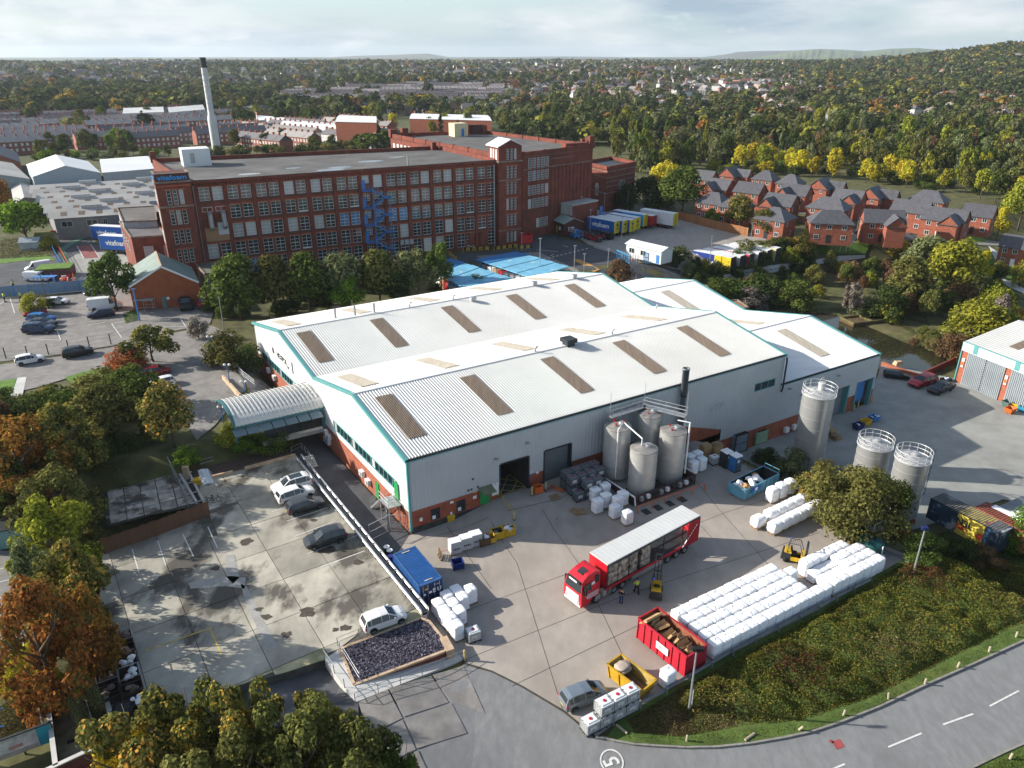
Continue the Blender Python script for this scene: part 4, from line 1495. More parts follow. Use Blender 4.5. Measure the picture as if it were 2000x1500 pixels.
 # chimney
cp_=at(425,305,3.0)
ch=tX('chimney','tall pale silver chimney with a black top behind the mill','chimney',cp_)
hh=rise(cp_,112)
mb=MB()
mb.L([(2.05,-3),(2.05,hh*.38),(1.9,hh*.40),(1.45,hh*.44),(1.32,hh*.9)],20)
mb.B('shaft',mat('pale_chimney',(.56,.56,.56),.55,.1,var=.1,sc=.3),ch,True)
mb=MB()
pts=[(1.4*cos(k*.42),1.4*sin(k*.42),hh*.46+(hh*.42)*k/110)for k in rX(111)]
mb.U(pts,.16,5)
mb.B('spiral_strake',mat('strake_white',(.6,.6,.6),.6),ch)
mb=MB()
mb.L([(1.38,hh*.9),(1.42,hh),(1.1,hh),(1.1,hh-1)],20)
mb.B('black_top',dK,ch)
m_=at(806,492,3.0)
t_=tX('lighting_mast','slim tall white mast standing before the mill front','mast',m_)
MB().U([(0,0,0),(0,0,rise(m_,305))],.26,8,r2=.2).B('pole',gV,t_)
# other buildings, given by their eaves corners in the photo
def up(u,v,z):
 p=at(u,v,z)
 return vX((p.x,p.y,0))
def gB(name,lB,cat,a,b,d,eV,rG,wm_,rm__,z0=3.0,axis=0,gR=None,tR=None,over=.15,bS=None,wS=None):
 root=tX(name,lB,cat,(0,0,0),0,gR)
 B,D=vX(b),vX(d)
 if axis:
  a,B,D=a+B*0,D,B
 A_=vX(a)
 q=lambda i,j,z:A_+B*i+D*j+vX((0,0,z-A_.z))
 mb=MB()
 for pts in([q(0,0,z0),q(1,0,z0),q(1,0,eV),q(0,0,eV)],[q(1,1,z0),q(0,1,z0),q(0,1,eV),q(1,1,eV)],[q(0,1,z0),q(0,0,z0),q(0,0,eV),q(0,.5,rG),q(0,1,eV)],[q(1,0,z0),q(1,1,z0),q(1,1,eV),q(1,.5,rG),q(1,0,eV)]):
  mb.P(pts)
 mb.B('walls',wm_,root)
 bn,dn=B.normalized()*over,D.normalized()*over
 mb=MB()
 k=over/D.length
 for j0,j1 in((-k,.5),(1+k,.5)):
  e=eV-(rG-eV)*2*k
  lo0,lo1=q(0,j0,e+.03)-bn,q(1,j0,e+.03)+bn
  hi0,hi1=q(0,j1,rG+.03)-bn,q(1,j1,rG+.03)+bn
  u_=vX((0,0,.14))
  mb.H([lo0,lo1,hi1,hi0],[lo0+u_,lo1+u_,hi1+u_,hi0+u_])
 mb.B('roof',rm__,root)
 if tR:
  mb=MB()
  mb.R(q(0,.5,rG+.2)-bn,q(1,.5,rG+.2)+bn,.35,.14)
  mb.B('ridge_tiles',tR,root)
 return root,q
zc=3.0
ga=gp(262,604)
a=at(262,606,zc)
b_=at(396,596,zc)-a
gb,q=gB('gatehouse_building','orange brick workshop with a grey green pitched roof and white verge','building',a,(b_.x,b_.y,0),(-b_.y*.95-3.0,b_.x*.95,0),7.6,11.2,mat('orange_brick',(.30,.085,.035),.85,var=.15,sc=.8),mat('green_grey_roof',(.20,.25,.225),.7,var=.15,sc=.35),axis=1,tR=cO)
mb=MB()
for p0,p1 in(((0,0),(0,.5)),((0,.5),(0,1))):
 za=7.6 if p0[1]in(0,1)else 11.2
 zb=7.6 if p1[1]in(0,1)else 11.2
 A1,B1=q(0,p0[1],za),q(0,p1[1],zb)
 n_=(q(0,0,0)-q(1,0,0)).normalized()*.18
 mb.R(A1+n_+vX((0,0,.1)),B1+n_+vX((0,0,.1)),.12,.35)
mb.B('verge_board',wP,gb)
dq=lambda x,z:q(0,x,z)+(q(0,0,0)-q(1,0,0)).normalized()*.05
for j,w,z0,z1,m_,nm in((.42,.07,3.0,5.3,mat('grey_green_door',(.12,.17,.15),.6),'door'),(.50,.035,4.7,5.2,wP,'notice')):
 mb=MB()
 mb.H([dq(j,z0),dq(j+w,z0),dq(j+w,z0)-vX((0,.1,0)),dq(j,z0)-vX((0,.1,0))][::-1],[dq(j,z1),dq(j+w,z1),dq(j+w,z1)-vX((0,.1,0)),dq(j,z1)-vX((0,.1,0))][::-1])
 mb.B(nm,m_,gb)
def bX(name,lB,cat,pix,z,wm_,rm__,z0=3.0,lip=.25,lip_m=None):
 root=tX(name,lB,cat)
 ps=[up(u,v,z)for u,v in pix]
 mb=MB()
 mb.S(ps,z0-.5,z-.12,0,cap=False)
 mb.B('walls',wm_,root)
 MB().P([(p.x,p.y,z-.14)for p in(ps if sum(ps[i].x*ps[(i+1)%len(ps)].y-ps[(i+1)%len(ps)].x*ps[i].y for i in rX(len(ps)))>0 else ps[::-1])]).B('flat_roof',rm__,root)
 mb=MB()
 for p,r in zip(ps,ps[1:]+ps[:1]):
  mb.R((p.x,p.y,z-.1),(r.x,r.y,z-.1),lip,.35)
 mb.B('roof_edge',lip_m or sN,root)
 return root,ps
lk,ps=bX('brick_annexe','two storey red brick annexe with a flat grey roof beside the mill tower','building',[(256,463),(322,459),(300,425),(233,432)],13.0,bK,mat('grey_flat_roof',(.14,.135,.14),.8,var=.2,sc=.3))
e_=(ps[1]-ps[0]).normalized()
for x,z in((3.2,8.5),(7.2,8.4)):
 wX(lk,ps[0],e_,x-1.2,-.1,z,1.9,2.3,1,3,gW)
e3=(ps[0]-ps[3]).normalized()
for k in rX(4):
 wX(lk,ps[3],e3,1.2+k*3.4,-.08,8.6,1.2,2.2,1,3,gW)
mb=MB()
c_=ps[0]+e_*6.6+vX((e_.y,-e_.x,0))*.1
n2=vX((e_.y,-e_.x,0))
pts=[c_+e_*(1.5*cos(2*pi*k/16))+vX((0,0,5.6+1.1*sin(2*pi*k/16)))for k in rX(16)]
mb.add(pts+[p+n2*.1 for p in pts],[tuple(rX(16,32))]+[(k,(k+1)%16,16+(k+1)%16,16+k)for k in rX(16)])
mb.B('blue_round_sign',bM,lk)
bX('white_block','small white rendered block with flat roof behind the brick annexe','building',[(240,432),(306,430),(302,402),(229,406)],14.5,mat('grey_render',(.36,.36,.37),.8,var=.1),fE)
bX('flat_roofed_store','low store with a mossy flat roof in front of the mill bays','building',[(400,534),(474,528),(470,508),(382,515)],7.6,mat('cream_store_wall',(.24,.22,.18),.8,var=.2),mat('mossy_felt',(.13,.135,.105),.9,var=.25,sc=.3))
ws=[up(u,v,8.5)for u,v in[(105,428),(234,419),(310,400),(310,335),(62,352)]]
wk=tX('grey_works','wide grey single storey works with rows of small rooflights at left','factory')
mb=MB()
mb.S(ws,2.5,8.4,0,cap=False)
mb.B('walls',mat('grey_works_wall',(.20,.205,.215),.8,var=.1),wk)
A_,B_=ws[0],ws[1]
fx=(B_-A_).normalized()
fy=vX((-fx.y,fx.x,0))
mb,sk,vt=MB(),MB(),MB()
f_=lambda x,y,z:A_+fx*x+fy*y+vX((0,0,z))
pan=mat('weathered_sheet_roof',(.40,.385,.36),.8,var=.15,sc=.08)
rS=MB()
Wd=78
dep=9.8
for k in rX(6):
 y0=k*dep
 x0=-1.5-y0*.22
 for ya,za,yb,zb in((y0,8.5,y0+dep*.5,10.3),(y0+dep*.5,10.3,y0+dep,8.5)):
  rS.P([f_(x0,ya,za),f_(Wd,ya,za),f_(Wd,yb,zb),f_(x0,yb,zb)])
 for j in rX(17):
  x=x0+3+j*4.3
  for ya in(.12,.62):
   za=8.5+1.8*(ya/.5 if ya<.5 else(1-ya)/.5)
   yb=ya+.2
   zb=8.5+1.8*(yb/.5 if yb<.5 else(1-yb)/.5)
   sk=MB()
   sk.P([f_(x,y0+ya*dep,za+.03),f_(x+1.5,y0+ya*dep,za+.03),f_(x+1.5,y0+yb*dep,zb+.03),f_(x,y0+yb*dep,zb+.03)])
   sk.B('rooflight',sL,wk)
 for j in rX(3):
  x=x0+8+j*17+(k%2)*6
  b_=MB()
  b_.H([f_(x,y0+4.3,9.9),f_(x+5,y0+4.3,9.9),f_(x+5,y0+5.5,9.9),f_(x,y0+5.5,9.9)],[f_(x,y0+4.3,10.9),f_(x+5,y0+4.3,10.9),f_(x+5,y0+5.5,10.9),f_(x,y0+5.5,10.9)])
  b_.B('ridge_ventilator',gV,wk)
rS.B('roof',pan,wk)
for x in(1.5,7.5,11.5,22,26.5):
 wX(wk,A_,fx,x,-.08,6.2,2.6 if x not in(11.5,)else 1.0,1.5,2,1)
bl=FR(A_,fx).X(15.3,-.25,3.0,20.3,-.05,7.6).B('blue_entrance',bM,wk)
for k in rX(3):
 FR(A_,fx).X(15.6+k*1.6,-.32,3.2,16.8+k*1.6,-.25,5.6).B('pane',gL,bl)
for nm,lb,pix,z,rz_,wm,rm in(('white_shed','large white roofed shed with pale blue gable left of the mill',[(64,346),(196,338),(189,315),(52,322)],11,14.0,mat('pale_blue_cladding',(.36,.42,.46),.6,var=.05),rF),('white_shed','long white roofed shed between the blue gabled shed and the mill tower',[(200,338),(300,330),(296,306),(196,312)],11,13.0,mat('pale_grey_cladding',(.40,.43,.45),.6,var=.05),rF)):
 p4=[up(u,v,z)for u,v in pix]
 gB(nm,lb,'shed',p4[0],p4[1]-p4[0],p4[3]-p4[0],z,rz_,wm,rm,axis=1 if 'gable left' in lb else 0)
p4=[up(u,v,9)for u,v in[(-60,362),(58,350),(40,316),(-80,328)]]
gB('asbestos_shed','weathered grey shed at the left edge behind the trees','shed',p4[0],p4[1]-p4[0],p4[3]-p4[0],9,11.5,mat('grey_green_wall',(.27,.32,.32),.8),pan,axis=1)
p4=[up(u,v,7)for u,v in[(28,400),(70,388),(62,352),(20,358)]]
gB('lean_to_store','narrow pale roofed store against the left end of the grey works','shed',p4[0],p4[1]-p4[0],p4[3]-p4[0],7,8.2,mat('grey_wall_b',(.27,.27,.26),.8),pan,axis=1)
p4=[up(u,v,8)for u,v in[(-30,330),(40,318),(36,300),(-30,308)]]
gB('brick_house','small orange brick house gable at the left edge above the sheds','house',p4[0],p4[1]-p4[0],p4[3]-p4[0],8,12,bN,sLa,axis=1)
RZ=-4.2
ra_,rb_=at(1866,745,RZ),at(2010,808,RZ)
rd=(rb_-ra_)
rd.z=0
fe_=rd.normalized()
fn_=vX((-fe_.y,fe_.x,0))
rs_=tX('steel_door_shed','shed with ribbed steel doors, brick piers and a pale ribbed roof at right','shed')
zt=RZ+rise(ra_,668)
LQ=34
f=FR((ra_.x,ra_.y,0),fe_)
f.X(-.1,0,RZ-.5,LQ,.3,zt)
for x in(0,LQ-.3):
 f.X(x,.3,RZ-.5,x+.3,24,zt)
 f.P([(x+.15,.3,zt),(x+.15,24,zt),(x+.15,12,zt+2.4)])
f.X(0,23.7,RZ-.5,LQ,24,zt)
f.B('walls',bN,rs_)
dh=(zt-RZ)*.80
nd=mat('zinc_door',(.36,.40,.43),.45,.4,var=.1,sc=.4)
for k in rX(4):
 x0=1.05+k*8.1
 f=FR((ra_.x,ra_.y,0),fe_)
 n=22
 for i in rX(n):
  a0,w_=x0+i*7.1/n,7.1/n
  f.P([(a0,-.10,RZ),(a0+w_*.5,-.10,RZ),(a0+w_*.5,-.10,RZ+dh),(a0,-.10,RZ+dh)])
  f.P([(a0+w_*.5,-.10,RZ),(a0+w_*.6,-.20,RZ),(a0+w_*.6,-.20,RZ+dh),(a0+w_*.5,-.10,RZ+dh)])
  f.P([(a0+w_*.6,-.20,RZ),(a0+w_*.9,-.20,RZ),(a0+w_*.9,-.20,RZ+dh),(a0+w_*.6,-.20,RZ+dh)])
  f.P([(a0+w_*.9,-.20,RZ),(a0+w_,-.10,RZ),(a0+w_,-.10,RZ+dh),(a0+w_*.9,-.20,RZ+dh)])
 d_=f.B('steel_door',nd,rs_)
 f=FR((ra_.x,ra_.y,0),fe_)
 for i in rX(14):
  f.X(x0+3.5,-.24,RZ+.3+i*dh/14.5,x0+3.72,-.2,RZ+.5+i*dh/14.5)
 f.B('door_edge',dK,d_)
 f=FR((ra_.x,ra_.y,0),fe_)
 f.X(x0-.75,-.16,RZ+3.0,x0-.3,-.02,RZ+4.6)
 f.B('notice',wP,rs_)
 f=FR((ra_.x,ra_.y,0),fe_)
 f.X(x0-.72,-.18,RZ+3.3,x0-.33,-.15,RZ+4.0)
 f.B('orange_notice',oG,rs_)
f=FR((ra_.x,ra_.y,0),fe_)
f.X(-.15,-.25,RZ+dh,LQ+.1,-.02,zt+.05)
f.B('fascia',wP,rs_)
f=FR((ra_.x,ra_.y,0),fe_)
for x in(1.9,9.5,17.5):
 f.X(x,-.29,RZ+dh+.1,x+.9,-.25,zt)
f.X(-.22,-.3,zt,LQ,-.05,zt+.14)
f.X(-.3,-.2,RZ,-.1,.1,zt)
f.B('teal_trim',tL,rs_)
for y0,z0,y1,z1 in((-.3,zt+.02,12,zt+2.5),(24.3,zt+.02,12,zt+2.5)):
 f=FR((ra_.x,ra_.y,0),fe_)
 n=70
 for i in rX(n):
  a0,w_=-.2+i*(LQ+.3)/n,(LQ+.3)/n
  f.P([(a0,y0,z0),(a0+w_*.6,y0,z0),(a0+w_*.6,y1,z1),(a0,y1,z1)])
  f.P([(a0+w_*.6,y0,z0),(a0+w_*.8,y0,z0+.07),(a0+w_*.8,y1,z1+.07),(a0+w_*.6,y1,z1)])
  f.P([(a0+w_*.8,y0,z0+.07),(a0+w_,y0,z0),(a0+w_,y1,z1),(a0+w_*.8,y1,z1+.07)])
 f.B('roof_sheeting',rW,rs_)
for x in(5.5,12.5,20.5):
 f=FR((ra_.x,ra_.y,0),fe_)
 f.H([(x,3,zt+.72),(x+1.6,3,zt+.72),(x+1.6,9.5,zt+2.05),(x,9.5,zt+2.05)],[(x,3,zt+.8),(x+1.6,3,zt+.8),(x+1.6,9.5,zt+2.13),(x,9.5,zt+2.13)])
 f.B('rooflight',sL,rs_)
a=at(1052,441,3.0)
b_=at(1102,462,3.0)-a
n_=vX((-b_.y,b_.x,0)).normalized()*5.4
go_,q=gB('yard_office','small dark brick yard office with a pale green hipped roof','office',a,(b_.x,b_.y,0),n_,6.6,7.7,mat('office_brick',(.10,.035,.028),.85,var=.2),mat('pale_green_roof',(.34,.42,.38),.6,var=.1),axis=0,over=.5)
u_=b_.normalized()
u_.z=0
for x in(5.5,10.6):
 FR(a,u_).X(x,-.06,0,x+.95,.02,2.2).B('yellow_door',mat('ochre_door',(.45,.26,.06),.6),go_)
FR(a,u_).X(12.4,-.08,1.3,13.3,.02,2.2).B('notice',wP,go_)
FR(a+(b_.x and vX((b_.x,b_.y,0))),n_.normalized()).X(1.2,-.06,1.3,3.0,.02,2.4).B('window',WINW,go_)
a=at(1222,500,3.0)
b_=at(1290,517,3.0)-a
b_.z=0
n_=vX((-b_.y,b_.x,0)).normalized()*4.2
cb_,q=gB('white_cabin','white portable cabin beside the bright blue yard gates','cabin',a,(b_.x,b_.y,0),n_,6.1,6.75,mat('cabin_white',(.60,.62,.62),.6,var=.05),CLADW,axis=0,over=.3)
for x in(1.0,4.6):
 wX(cb_,a,b_.normalized(),x,-.08,1.1,1.7,1.3,2,1)
FR(a,b_.normalized()).X(9.5,-.06,.1,10.4,.02,2.1).B('door',bM,cb_)
def obox(name,lB,cat,pa,pb,wid,h,wm_,z=None,gR=None,build=True):
 a,b=vX(pa),vX(pb)
 z=a.z if z is None else z
 d=(b-a)
 d.z=0
 return a,d.normalized(),d.length
gz_=-3.2
a=at(1808,1010,gz_)
b=at(1942,1082,gz_)
d=b-a
d.z=0
ge=d.normalized()
gr=tX('painted_container','shipping container painted with a black and yellow mural beyond the hedge','container',a,atan2(ge.y,ge.x))
L_=d.length
mural=mat('mural_dark',(.03,.035,.05),.6,var=.5,sc=.5,col2=(.02,.06,.11),col3=(.30,.31,.33),sc3=.55,lo3=.55,hi3=.62)
mural2=mat('mural_yellow',(.62,.48,.07),.6,var=.2,sc=.6,col3=(.52,.07,.03),sc3=.5,lo3=.56,hi3=.6)
mb=MB()
mb.X(0,0,0,L_*.42,2.5,2.75,0)
mb.X(L_*.42,0,0,L_*.80,2.5,2.75,1)
mb.X(L_*.80,0,0,L_,2.5,2.75,0)
bd=mb.B('body',[mural,mural2],gr)
mb=MB()
for i in rX(int(L_/.3)):
 mb.X(i*.3+.05,.05,2.75,i*.3+.2,2.45,2.79)
mb.B('roof_rib',mat('dusty_roof',(.16,.14,.12),.9,var=.2),bd)
mb=MB()
for x in(0,L_-.1):
 mb.X(x,-.03,0,x+.1,.06,2.75)
mb.X(0,-.03,2.68,L_,.05,2.79)
mb.B('frame',dK,gr)
gm=mX('N3L',1.1,dK,extrude=.01,bold=.03)
lt=iX('mural_lettering',gm,gr,(L_*.53,-.03,1.7))
lt.rotation_euler=(pi/2,0,0)
a2=a+vX((-ge.y,ge.x,0))*2.9+ge*3.6
rr_=tX('red_container','rust red container with ribbed roof half under a white sheet','container',a2,atan2(ge.y,ge.x))
mb=MB()
mb.X(0,0,0,13.5,2.5,2.6)
mb.B('body',rU,rr_)
mb=MB()
for i in rX(44):
 mb.X(i*.3+.05,.04,2.6,i*.3+.2,2.46,2.66)
mb.B('roof_rib',mat('red_ribs',(.24,.07,.05),.8,var=.2),rr_)
sh=tX('white_sheet','big white sheeting draped over stacked goods behind the containers','tarpaulin',a2+ge*1.0+vX((-ge.y,ge.x,0))*1.6+vX((0,0,.0)),atan2(ge.y,ge.x))
nx,ny=26,14
v=[]
r_=random.Random(3)
for j in rX(ny):
 for i in rX(nx):
  x,y=i/(nx-1),j/(ny-1)
  h=3.6*min(1,5*min(y+.12,1-y))*min(1,4*min(x+.05,1.0-x*.6))*(.86+.14*sin(x*5+y))
  v.append((x*14,y*6.5,max(h+r_.uniform(-.07,.07),2.7 if y<.2 else .1)))
mb=MB()
mb.add(v,[(j*nx+i,j*nx+i+1,(j+1)*nx+i+1,(j+1)*nx+i)for j in rX(ny-1)for i in rX(nx-1)])
mb.B('sheeting',sB,sh,True)
mb=MB()
mb.X(.3,.4,0,13.6,6.0,2.6)
mb.B('stacked_goods',gP,sh)
# cars
CAR={'hatch':[(-2.0,.34,.70,.74,.66,.74,.70),(-1.93,.28,.92,.97,.80,.85,.74),(-1.72,.26,.95,1.36,.84,.87,.62),(-1.35,.25,.95,1.46,.85,.88,.62),(-.4,.24,.94,1.50,.86,.88,.62),(.3,.24,.92,1.44,.86,.88,.60),(1.02,.25,.90,.97,.86,.87,.72),(1.6,.27,.80,.88,.83,.83,.66),(1.92,.32,.68,.74,.72,.76,.58),(2.02,.38,.56,.6,.6,.64,.5)],'estate':[(-2.3,.34,.72,.76,.66,.76,.70),(-2.22,.28,.94,.98,.80,.86,.76),(-2.0,.26,.96,1.34,.85,.88,.64),(-1.6,.25,.96,1.47,.86,.89,.63),(-.4,.24,.94,1.50,.87,.90,.63),(.35,.24,.92,1.44,.87,.90,.61),(1.12,.25,.90,.97,.87,.88,.73),(1.8,.27,.80,.88,.84,.85,.67),(2.2,.32,.68,.74,.74,.78,.6),(2.32,.38,.56,.6,.6,.66,.5)],'saloon':[(-2.3,.34,.74,.78,.66,.76,.70),(-2.2,.28,.94,.99,.80,.85,.72),(-1.6,.26,.97,1.06,.85,.89,.72),(-.9,.25,.96,1.38,.86,.90,.58),(-.2,.24,.94,1.42,.87,.90,.58),(.3,.24,.92,1.37,.87,.90,.57),(1.15,.25,.90,.96,.87,.88,.72),(1.8,.27,.80,.87,.84,.85,.66),(2.2,.32,.66,.72,.74,.78,.6),(2.33,.38,.54,.58,.6,.66,.5)],'suv':[(-2.25,.40,.80,.84,.70,.80,.74),(-2.17,.34,1.04,1.08,.84,.90,.80),(-1.95,.32,1.06,1.50,.88,.92,.68),(-1.55,.30,1.06,1.64,.89,.93,.67),(-.3,.30,1.05,1.67,.90,.93,.67),(.4,.30,1.03,1.60,.90,.93,.65),(1.1,.30,1.02,1.10,.90,.91,.76),(1.75,.32,.94,1.02,.87,.88,.72),(2.15,.38,.80,.88,.78,.82,.64),(2.26,.44,.64,.7,.62,.68,.5)],'mpv':[(-2.2,.34,.74,.78,.68,.78,.74),(-2.13,.28,1.0,1.04,.82,.86,.78),(-1.95,.26,1.02,1.46,.86,.89,.68),(-1.5,.25,1.02,1.60,.87,.90,.67),(-.3,.24,1.0,1.64,.88,.90,.67),(.5,.24,.98,1.55,.88,.90,.65),(1.35,.25,.96,1.02,.87,.88,.74),(1.8,.27,.84,.92,.84,.84,.68),(2.12,.32,.70,.76,.74,.78,.6),(2.22,.38,.56,.6,.62,.66,.5)],'van':[(-2.9,.40,.90,.92,.94,.95,.94),(-2.88,.34,1.2,2.2,.95,.97,.84),(-2.4,.32,1.2,2.28,.96,.98,.84),(-.5,.30,1.2,2.30,.96,.98,.84),(.9,.30,1.2,2.26,.96,.98,.82),(1.25,.30,1.18,2.1,.95,.97,.80),(2.05,.32,1.14,1.24,.94,.95,.78),(2.55,.34,.98,1.08,.9,.9,.74),(2.85,.40,.80,.86,.8,.84,.66),(2.92,.46,.64,.7,.68,.72,.56)],}
TYRE,RIM=bZ,mat('alloy_rim',(.30,.31,.32),.35,.7,var=.05)
HL=mat('headlight_lens',(.55,.57,.6),.15,.2,0)
TLM=mat('tail_light_lens',(.36,.01,.012),.25,0,0)
PLATE=mat('number_plate',(.5,.42,.08),.5,0,0)
def wheel_mesh(r=.32,w=.21):
 prof=[(r*.55,-w/2),(r*.93,-w/2),(r,-w/2+.03),(r,w/2-.03),(r*.93,w/2),(r*.62,w/2)]
 t=MB()
 t.L(prof,14)
 t.L([(.01,w/2-.05),(r*.62,w/2-.05)],14)
 R=MX.Rotation(-pi/2,4,'X')
 me=t.mesh('tyre',TYRE,True)
 me.transform(R)
 t=MB()
 t.L([(.01,w/2+.0),(r*.2,w/2),(r*.22,w/2-.03)],10)
 for k in rX(5):
  a=2*pi*k/5
  t.R((r*.1*cos(a),r*.1*sin(a),w/2-.012),(r*.62*cos(a),r*.62*sin(a),w/2-.012),r*.2,.02)
 t.L([(r*.55,w/2-.03),(r*.64,w/2+.004),(r*.66,w/2-.03)],14)
 m2=t.mesh('rim',RIM)
 m2.transform(R)
 return me,m2
WH=wheel_mesh()
car_cache={}
def cM(kind):
 if kind in car_cache:
  return car_cache[kind]
 S=CAR[kind]
 paint,glass=MB(),MB()
 ring=[]
 for x,zs,zb,zt,ws,wb,wt in S:
  ring.append([(x,-ws*.96,zs),(x,-ws,zs+.12),(x,-wb,(zs+zb)/2+.12),(x,-wb*.985,zb),(x,-wt,zt-.03),(x,-wt*.86,zt),(x,-wt*.4,zt+.02),(x,wt*.4,zt+.02),(x,wt*.86,zt),(x,wt,zt-.03),(x,wb*.985,zb),(x,wb,(zs+zb)/2+.12),(x,ws,zs+.12),(x,ws*.96,zs)])
 n=len(ring[0])
 cab=[i for i in rX(len(S))if S[i][3]-S[i][2]>.2]
 for i in rX(len(S)-1):
  a,b=ring[i],ring[i+1]
  ci,cj=i in cab,i+1 in cab
  for k in rX(n-1):
   tgt=paint
   if k in(3,9):
    if ci or cj:
     tgt=glass if not(kind=='van' and i<4)else paint
   elif k in(4,5,6,7,8)and(ci!=cj)and not(kind=='van' and i<2):
    tgt=glass if k in(5,6,7)else paint
   tgt.add([a[k],b[k],b[k+1],a[k+1]],[(3,2,1,0)])
 paint.P(ring[0])
 paint.P(ring[-1][::-1])
 for sgn in(-1,1):
  idx=[cab[0],cab[0]+1,cab[len(cab)//2],cab[-1]]if kind!='van' else[]
  for i in idx:
   x,zs,zb,zt,ws,wb,wt=S[i]
   paint.R((x,sgn*wb*.99,zb),(x,sgn*(wt+.012),zt-.03),.09,.03,up=(1,0,0))
  if kind!='van':
   i=cab[-1]
   x,zs,zb,zt,ws,wb,wt=S[i]
   x2,_,zb2,zt2,_,wb2,wt2=S[i+1]
   paint.R((x,sgn*wt,zt-.02),(x2,sgn*wt2,zt2),.07,.04)
  x=S[cab[-1]][0]+.45
  paint.X(x-.08,sgn*(S[3][5]+.02),S[4][2]+.02,x+.08,sgn*(S[3][5]+.17),S[4][2]+.16)
 dark=MB()
 for sgn in(-1,1):
  xs_=(-.62*(-S[0][0]),.66*S[-1][0])
  for x in xs_:
   pts=[(x+.37*cos(a),sgn*(S[3][4]+.035),.32+.37*sin(a))for a in np.linspace(0,pi,9)]
   dark.P(pts if sgn<0 else pts[::-1])
 x0,x1=S[0][0],S[-1][0]
 dark.X(x0+.1,-S[3][4]*.9,.2,x1-.2,S[3][4]*.9,.3)
 dark.X(x1-.16,-.42,.36,x1+.01,.42,.52)
 hl,tl=MB(),MB()
 zb=S[-3][2]
 hl.X(x1-.34,-.3,-.07,x1-.10,.0,.07)
 tl.X(-.05,-.14,-.12,.06,.14,.12)
 pl=MB()
 pl.X(x0-.02,-.26,.5,x0+.02,.26,.61)
 car_cache[kind]=(paint.mesh('body',mat('car_paint',(.5,.5,.5))),glass.mesh('window_glass',gL),dark.mesh('underbody',bZ),pl.mesh('number_plate',PLATE),S)
 return car_cache[kind]
yX={k:mat('paint_'+k,c,.28,m,var=.03,spec=.6)for k,(c,m)in{'white':((.74,.74,.74),0),'black':((.012,.013,.015),0),'grey':((.05,.056,.065),.3),'mid_grey':((.075,.08,.09),.4),'silver':((.26,.30,.34),.5),'navy':((.012,.02,.055),.2),'blue':((.02,.16,.44),.2),'slate_blue':((.03,.055,.11),.3),'red':((.33,.012,.02),0),'dark_red':((.22,.012,.018),.1)}.items()}
light_me={}
def car(kind,paint,p,hG,lB,z=None,gR='parked cars',scale=1.0,roof=None):
 body,glass,dark,plate,S=cM(kind)
 t=tX('parked_van' if kind=='van' else 'parked_car',lB,'van' if kind=='van' else 'car',p,hG,gR)
 t.scale=(scale,)*3
 iX('body',body,t,mats=[yX[paint]])
 iX('window_glass',glass,t)
 iX('underbody',dark,t)
 iX('number_plate',plate,t)
 x0,x1=S[0][0],S[-1][0]
 for i,(x,sg)in eX(((x0*.62,1),(x0*.62,-1),(x1*.66,1),(x1*.66,-1))):
  w=iX('wheel',WH[0],t,(x,sg*(S[3][4]-.08),.32),0 if sg>0 else pi)
  iX('rim',WH[1],w)
 if 'h' not in light_me:
  light_me['h']=MB().H([(-.16,-.17,-.07),(.06,-.17,-.07),(-.02,.17,-.07),(-.2,.17,-.07)],[(-.22,-.17,.06),(-.02,-.17,.05),(-.08,.17,.05),(-.26,.17,.06)]).mesh('headlight',HL)
  light_me['hm']=MB().H([(-.16,-.17,-.07),(-.02,-.17,-.07),(.06,.17,-.07),(-.2,.17,-.07)],[(-.22,-.17,.06),(-.08,-.17,.05),(-.02,.17,.05),(-.26,.17,.06)]).mesh('headlight',HL)
  light_me['t']=MB().X(-.06,-.15,-.13,.07,.15,.13).mesh('tail_light',TLM)
 iX('headlight',light_me['h'],t,(x1-.12,S[-2][5]-.18,S[-2][2]-.02))
 iX('headlight',light_me['hm'],t,(x1-.12,-S[-2][5]+.18,S[-2][2]-.02))
 iX('tail_light',light_me['t'],t,(S[1][0]+.02,S[1][5]-.10,S[1][2]-.16))
 iX('tail_light',light_me['t'],t,(S[1][0]+.02,-S[1][5]+.10,S[1][2]-.16))
 if roof:
  x,zt=S[3][0],S[4][3]
  MB().H([(-1.2,-.5,zt-.02),(.2,-.5,zt-.02),(.2,.5,zt-.02),(-1.2,.5,zt-.02)],[(-1.2,-.48,zt+.035),(.2,-.48,zt+.03),(.2,.48,zt+.03),(-1.2,.48,zt+.035)]).B('glass_roof',gL,t)
 return t
def car2(kind,paint,rear,front,lB,z=None,**k):
 a=gp(*rear)if z is None else at(*rear,z)
 b=gp(*front)if z is None else at(*front,z)
 d=b-a
 c=(a+b)/2
 S=CAR[kind]
 return car(kind,paint,(c.x,c.y,min(a.z,b.z)if z is None else z+.012),atan2(d.y,d.x),lB,scale=max(.92,min(1.28,d.length/(S[-1][0]-S[0][0]))),**k)
G1='cars in the raised car park'
car2('suv','white',(608,945),(533,967),'white crossover with dark glass roof, furthest up the raised car park',CPZ,gR=G1,roof=True)
car2('suv','white',(542,985),(612,962),'white car with black rear window between the dark roofed white car and the grey estate',CPZ,gR=G1)
car2('estate','mid_grey',(560,1005),(632,983),'grey hatchback with red tail lights beside the white pair',CPZ,gR=G1)
car2('hatch','grey',(676,1048),(596,1071),'dark grey hatchback parked alone in the middle of the raised car park',CPZ,gR=G1)
car2('hatch','white',(708,1233),(791,1203),'white hatchback parked by the railings of the dark chippings bed',CPZ,gR=G1)
car2('mpv','silver',(1098,1383),(1180,1352),'silver grey people carrier parked beside the stacked white containers',0,gR='vehicles in the yard')
G2='cars in the staff car park'
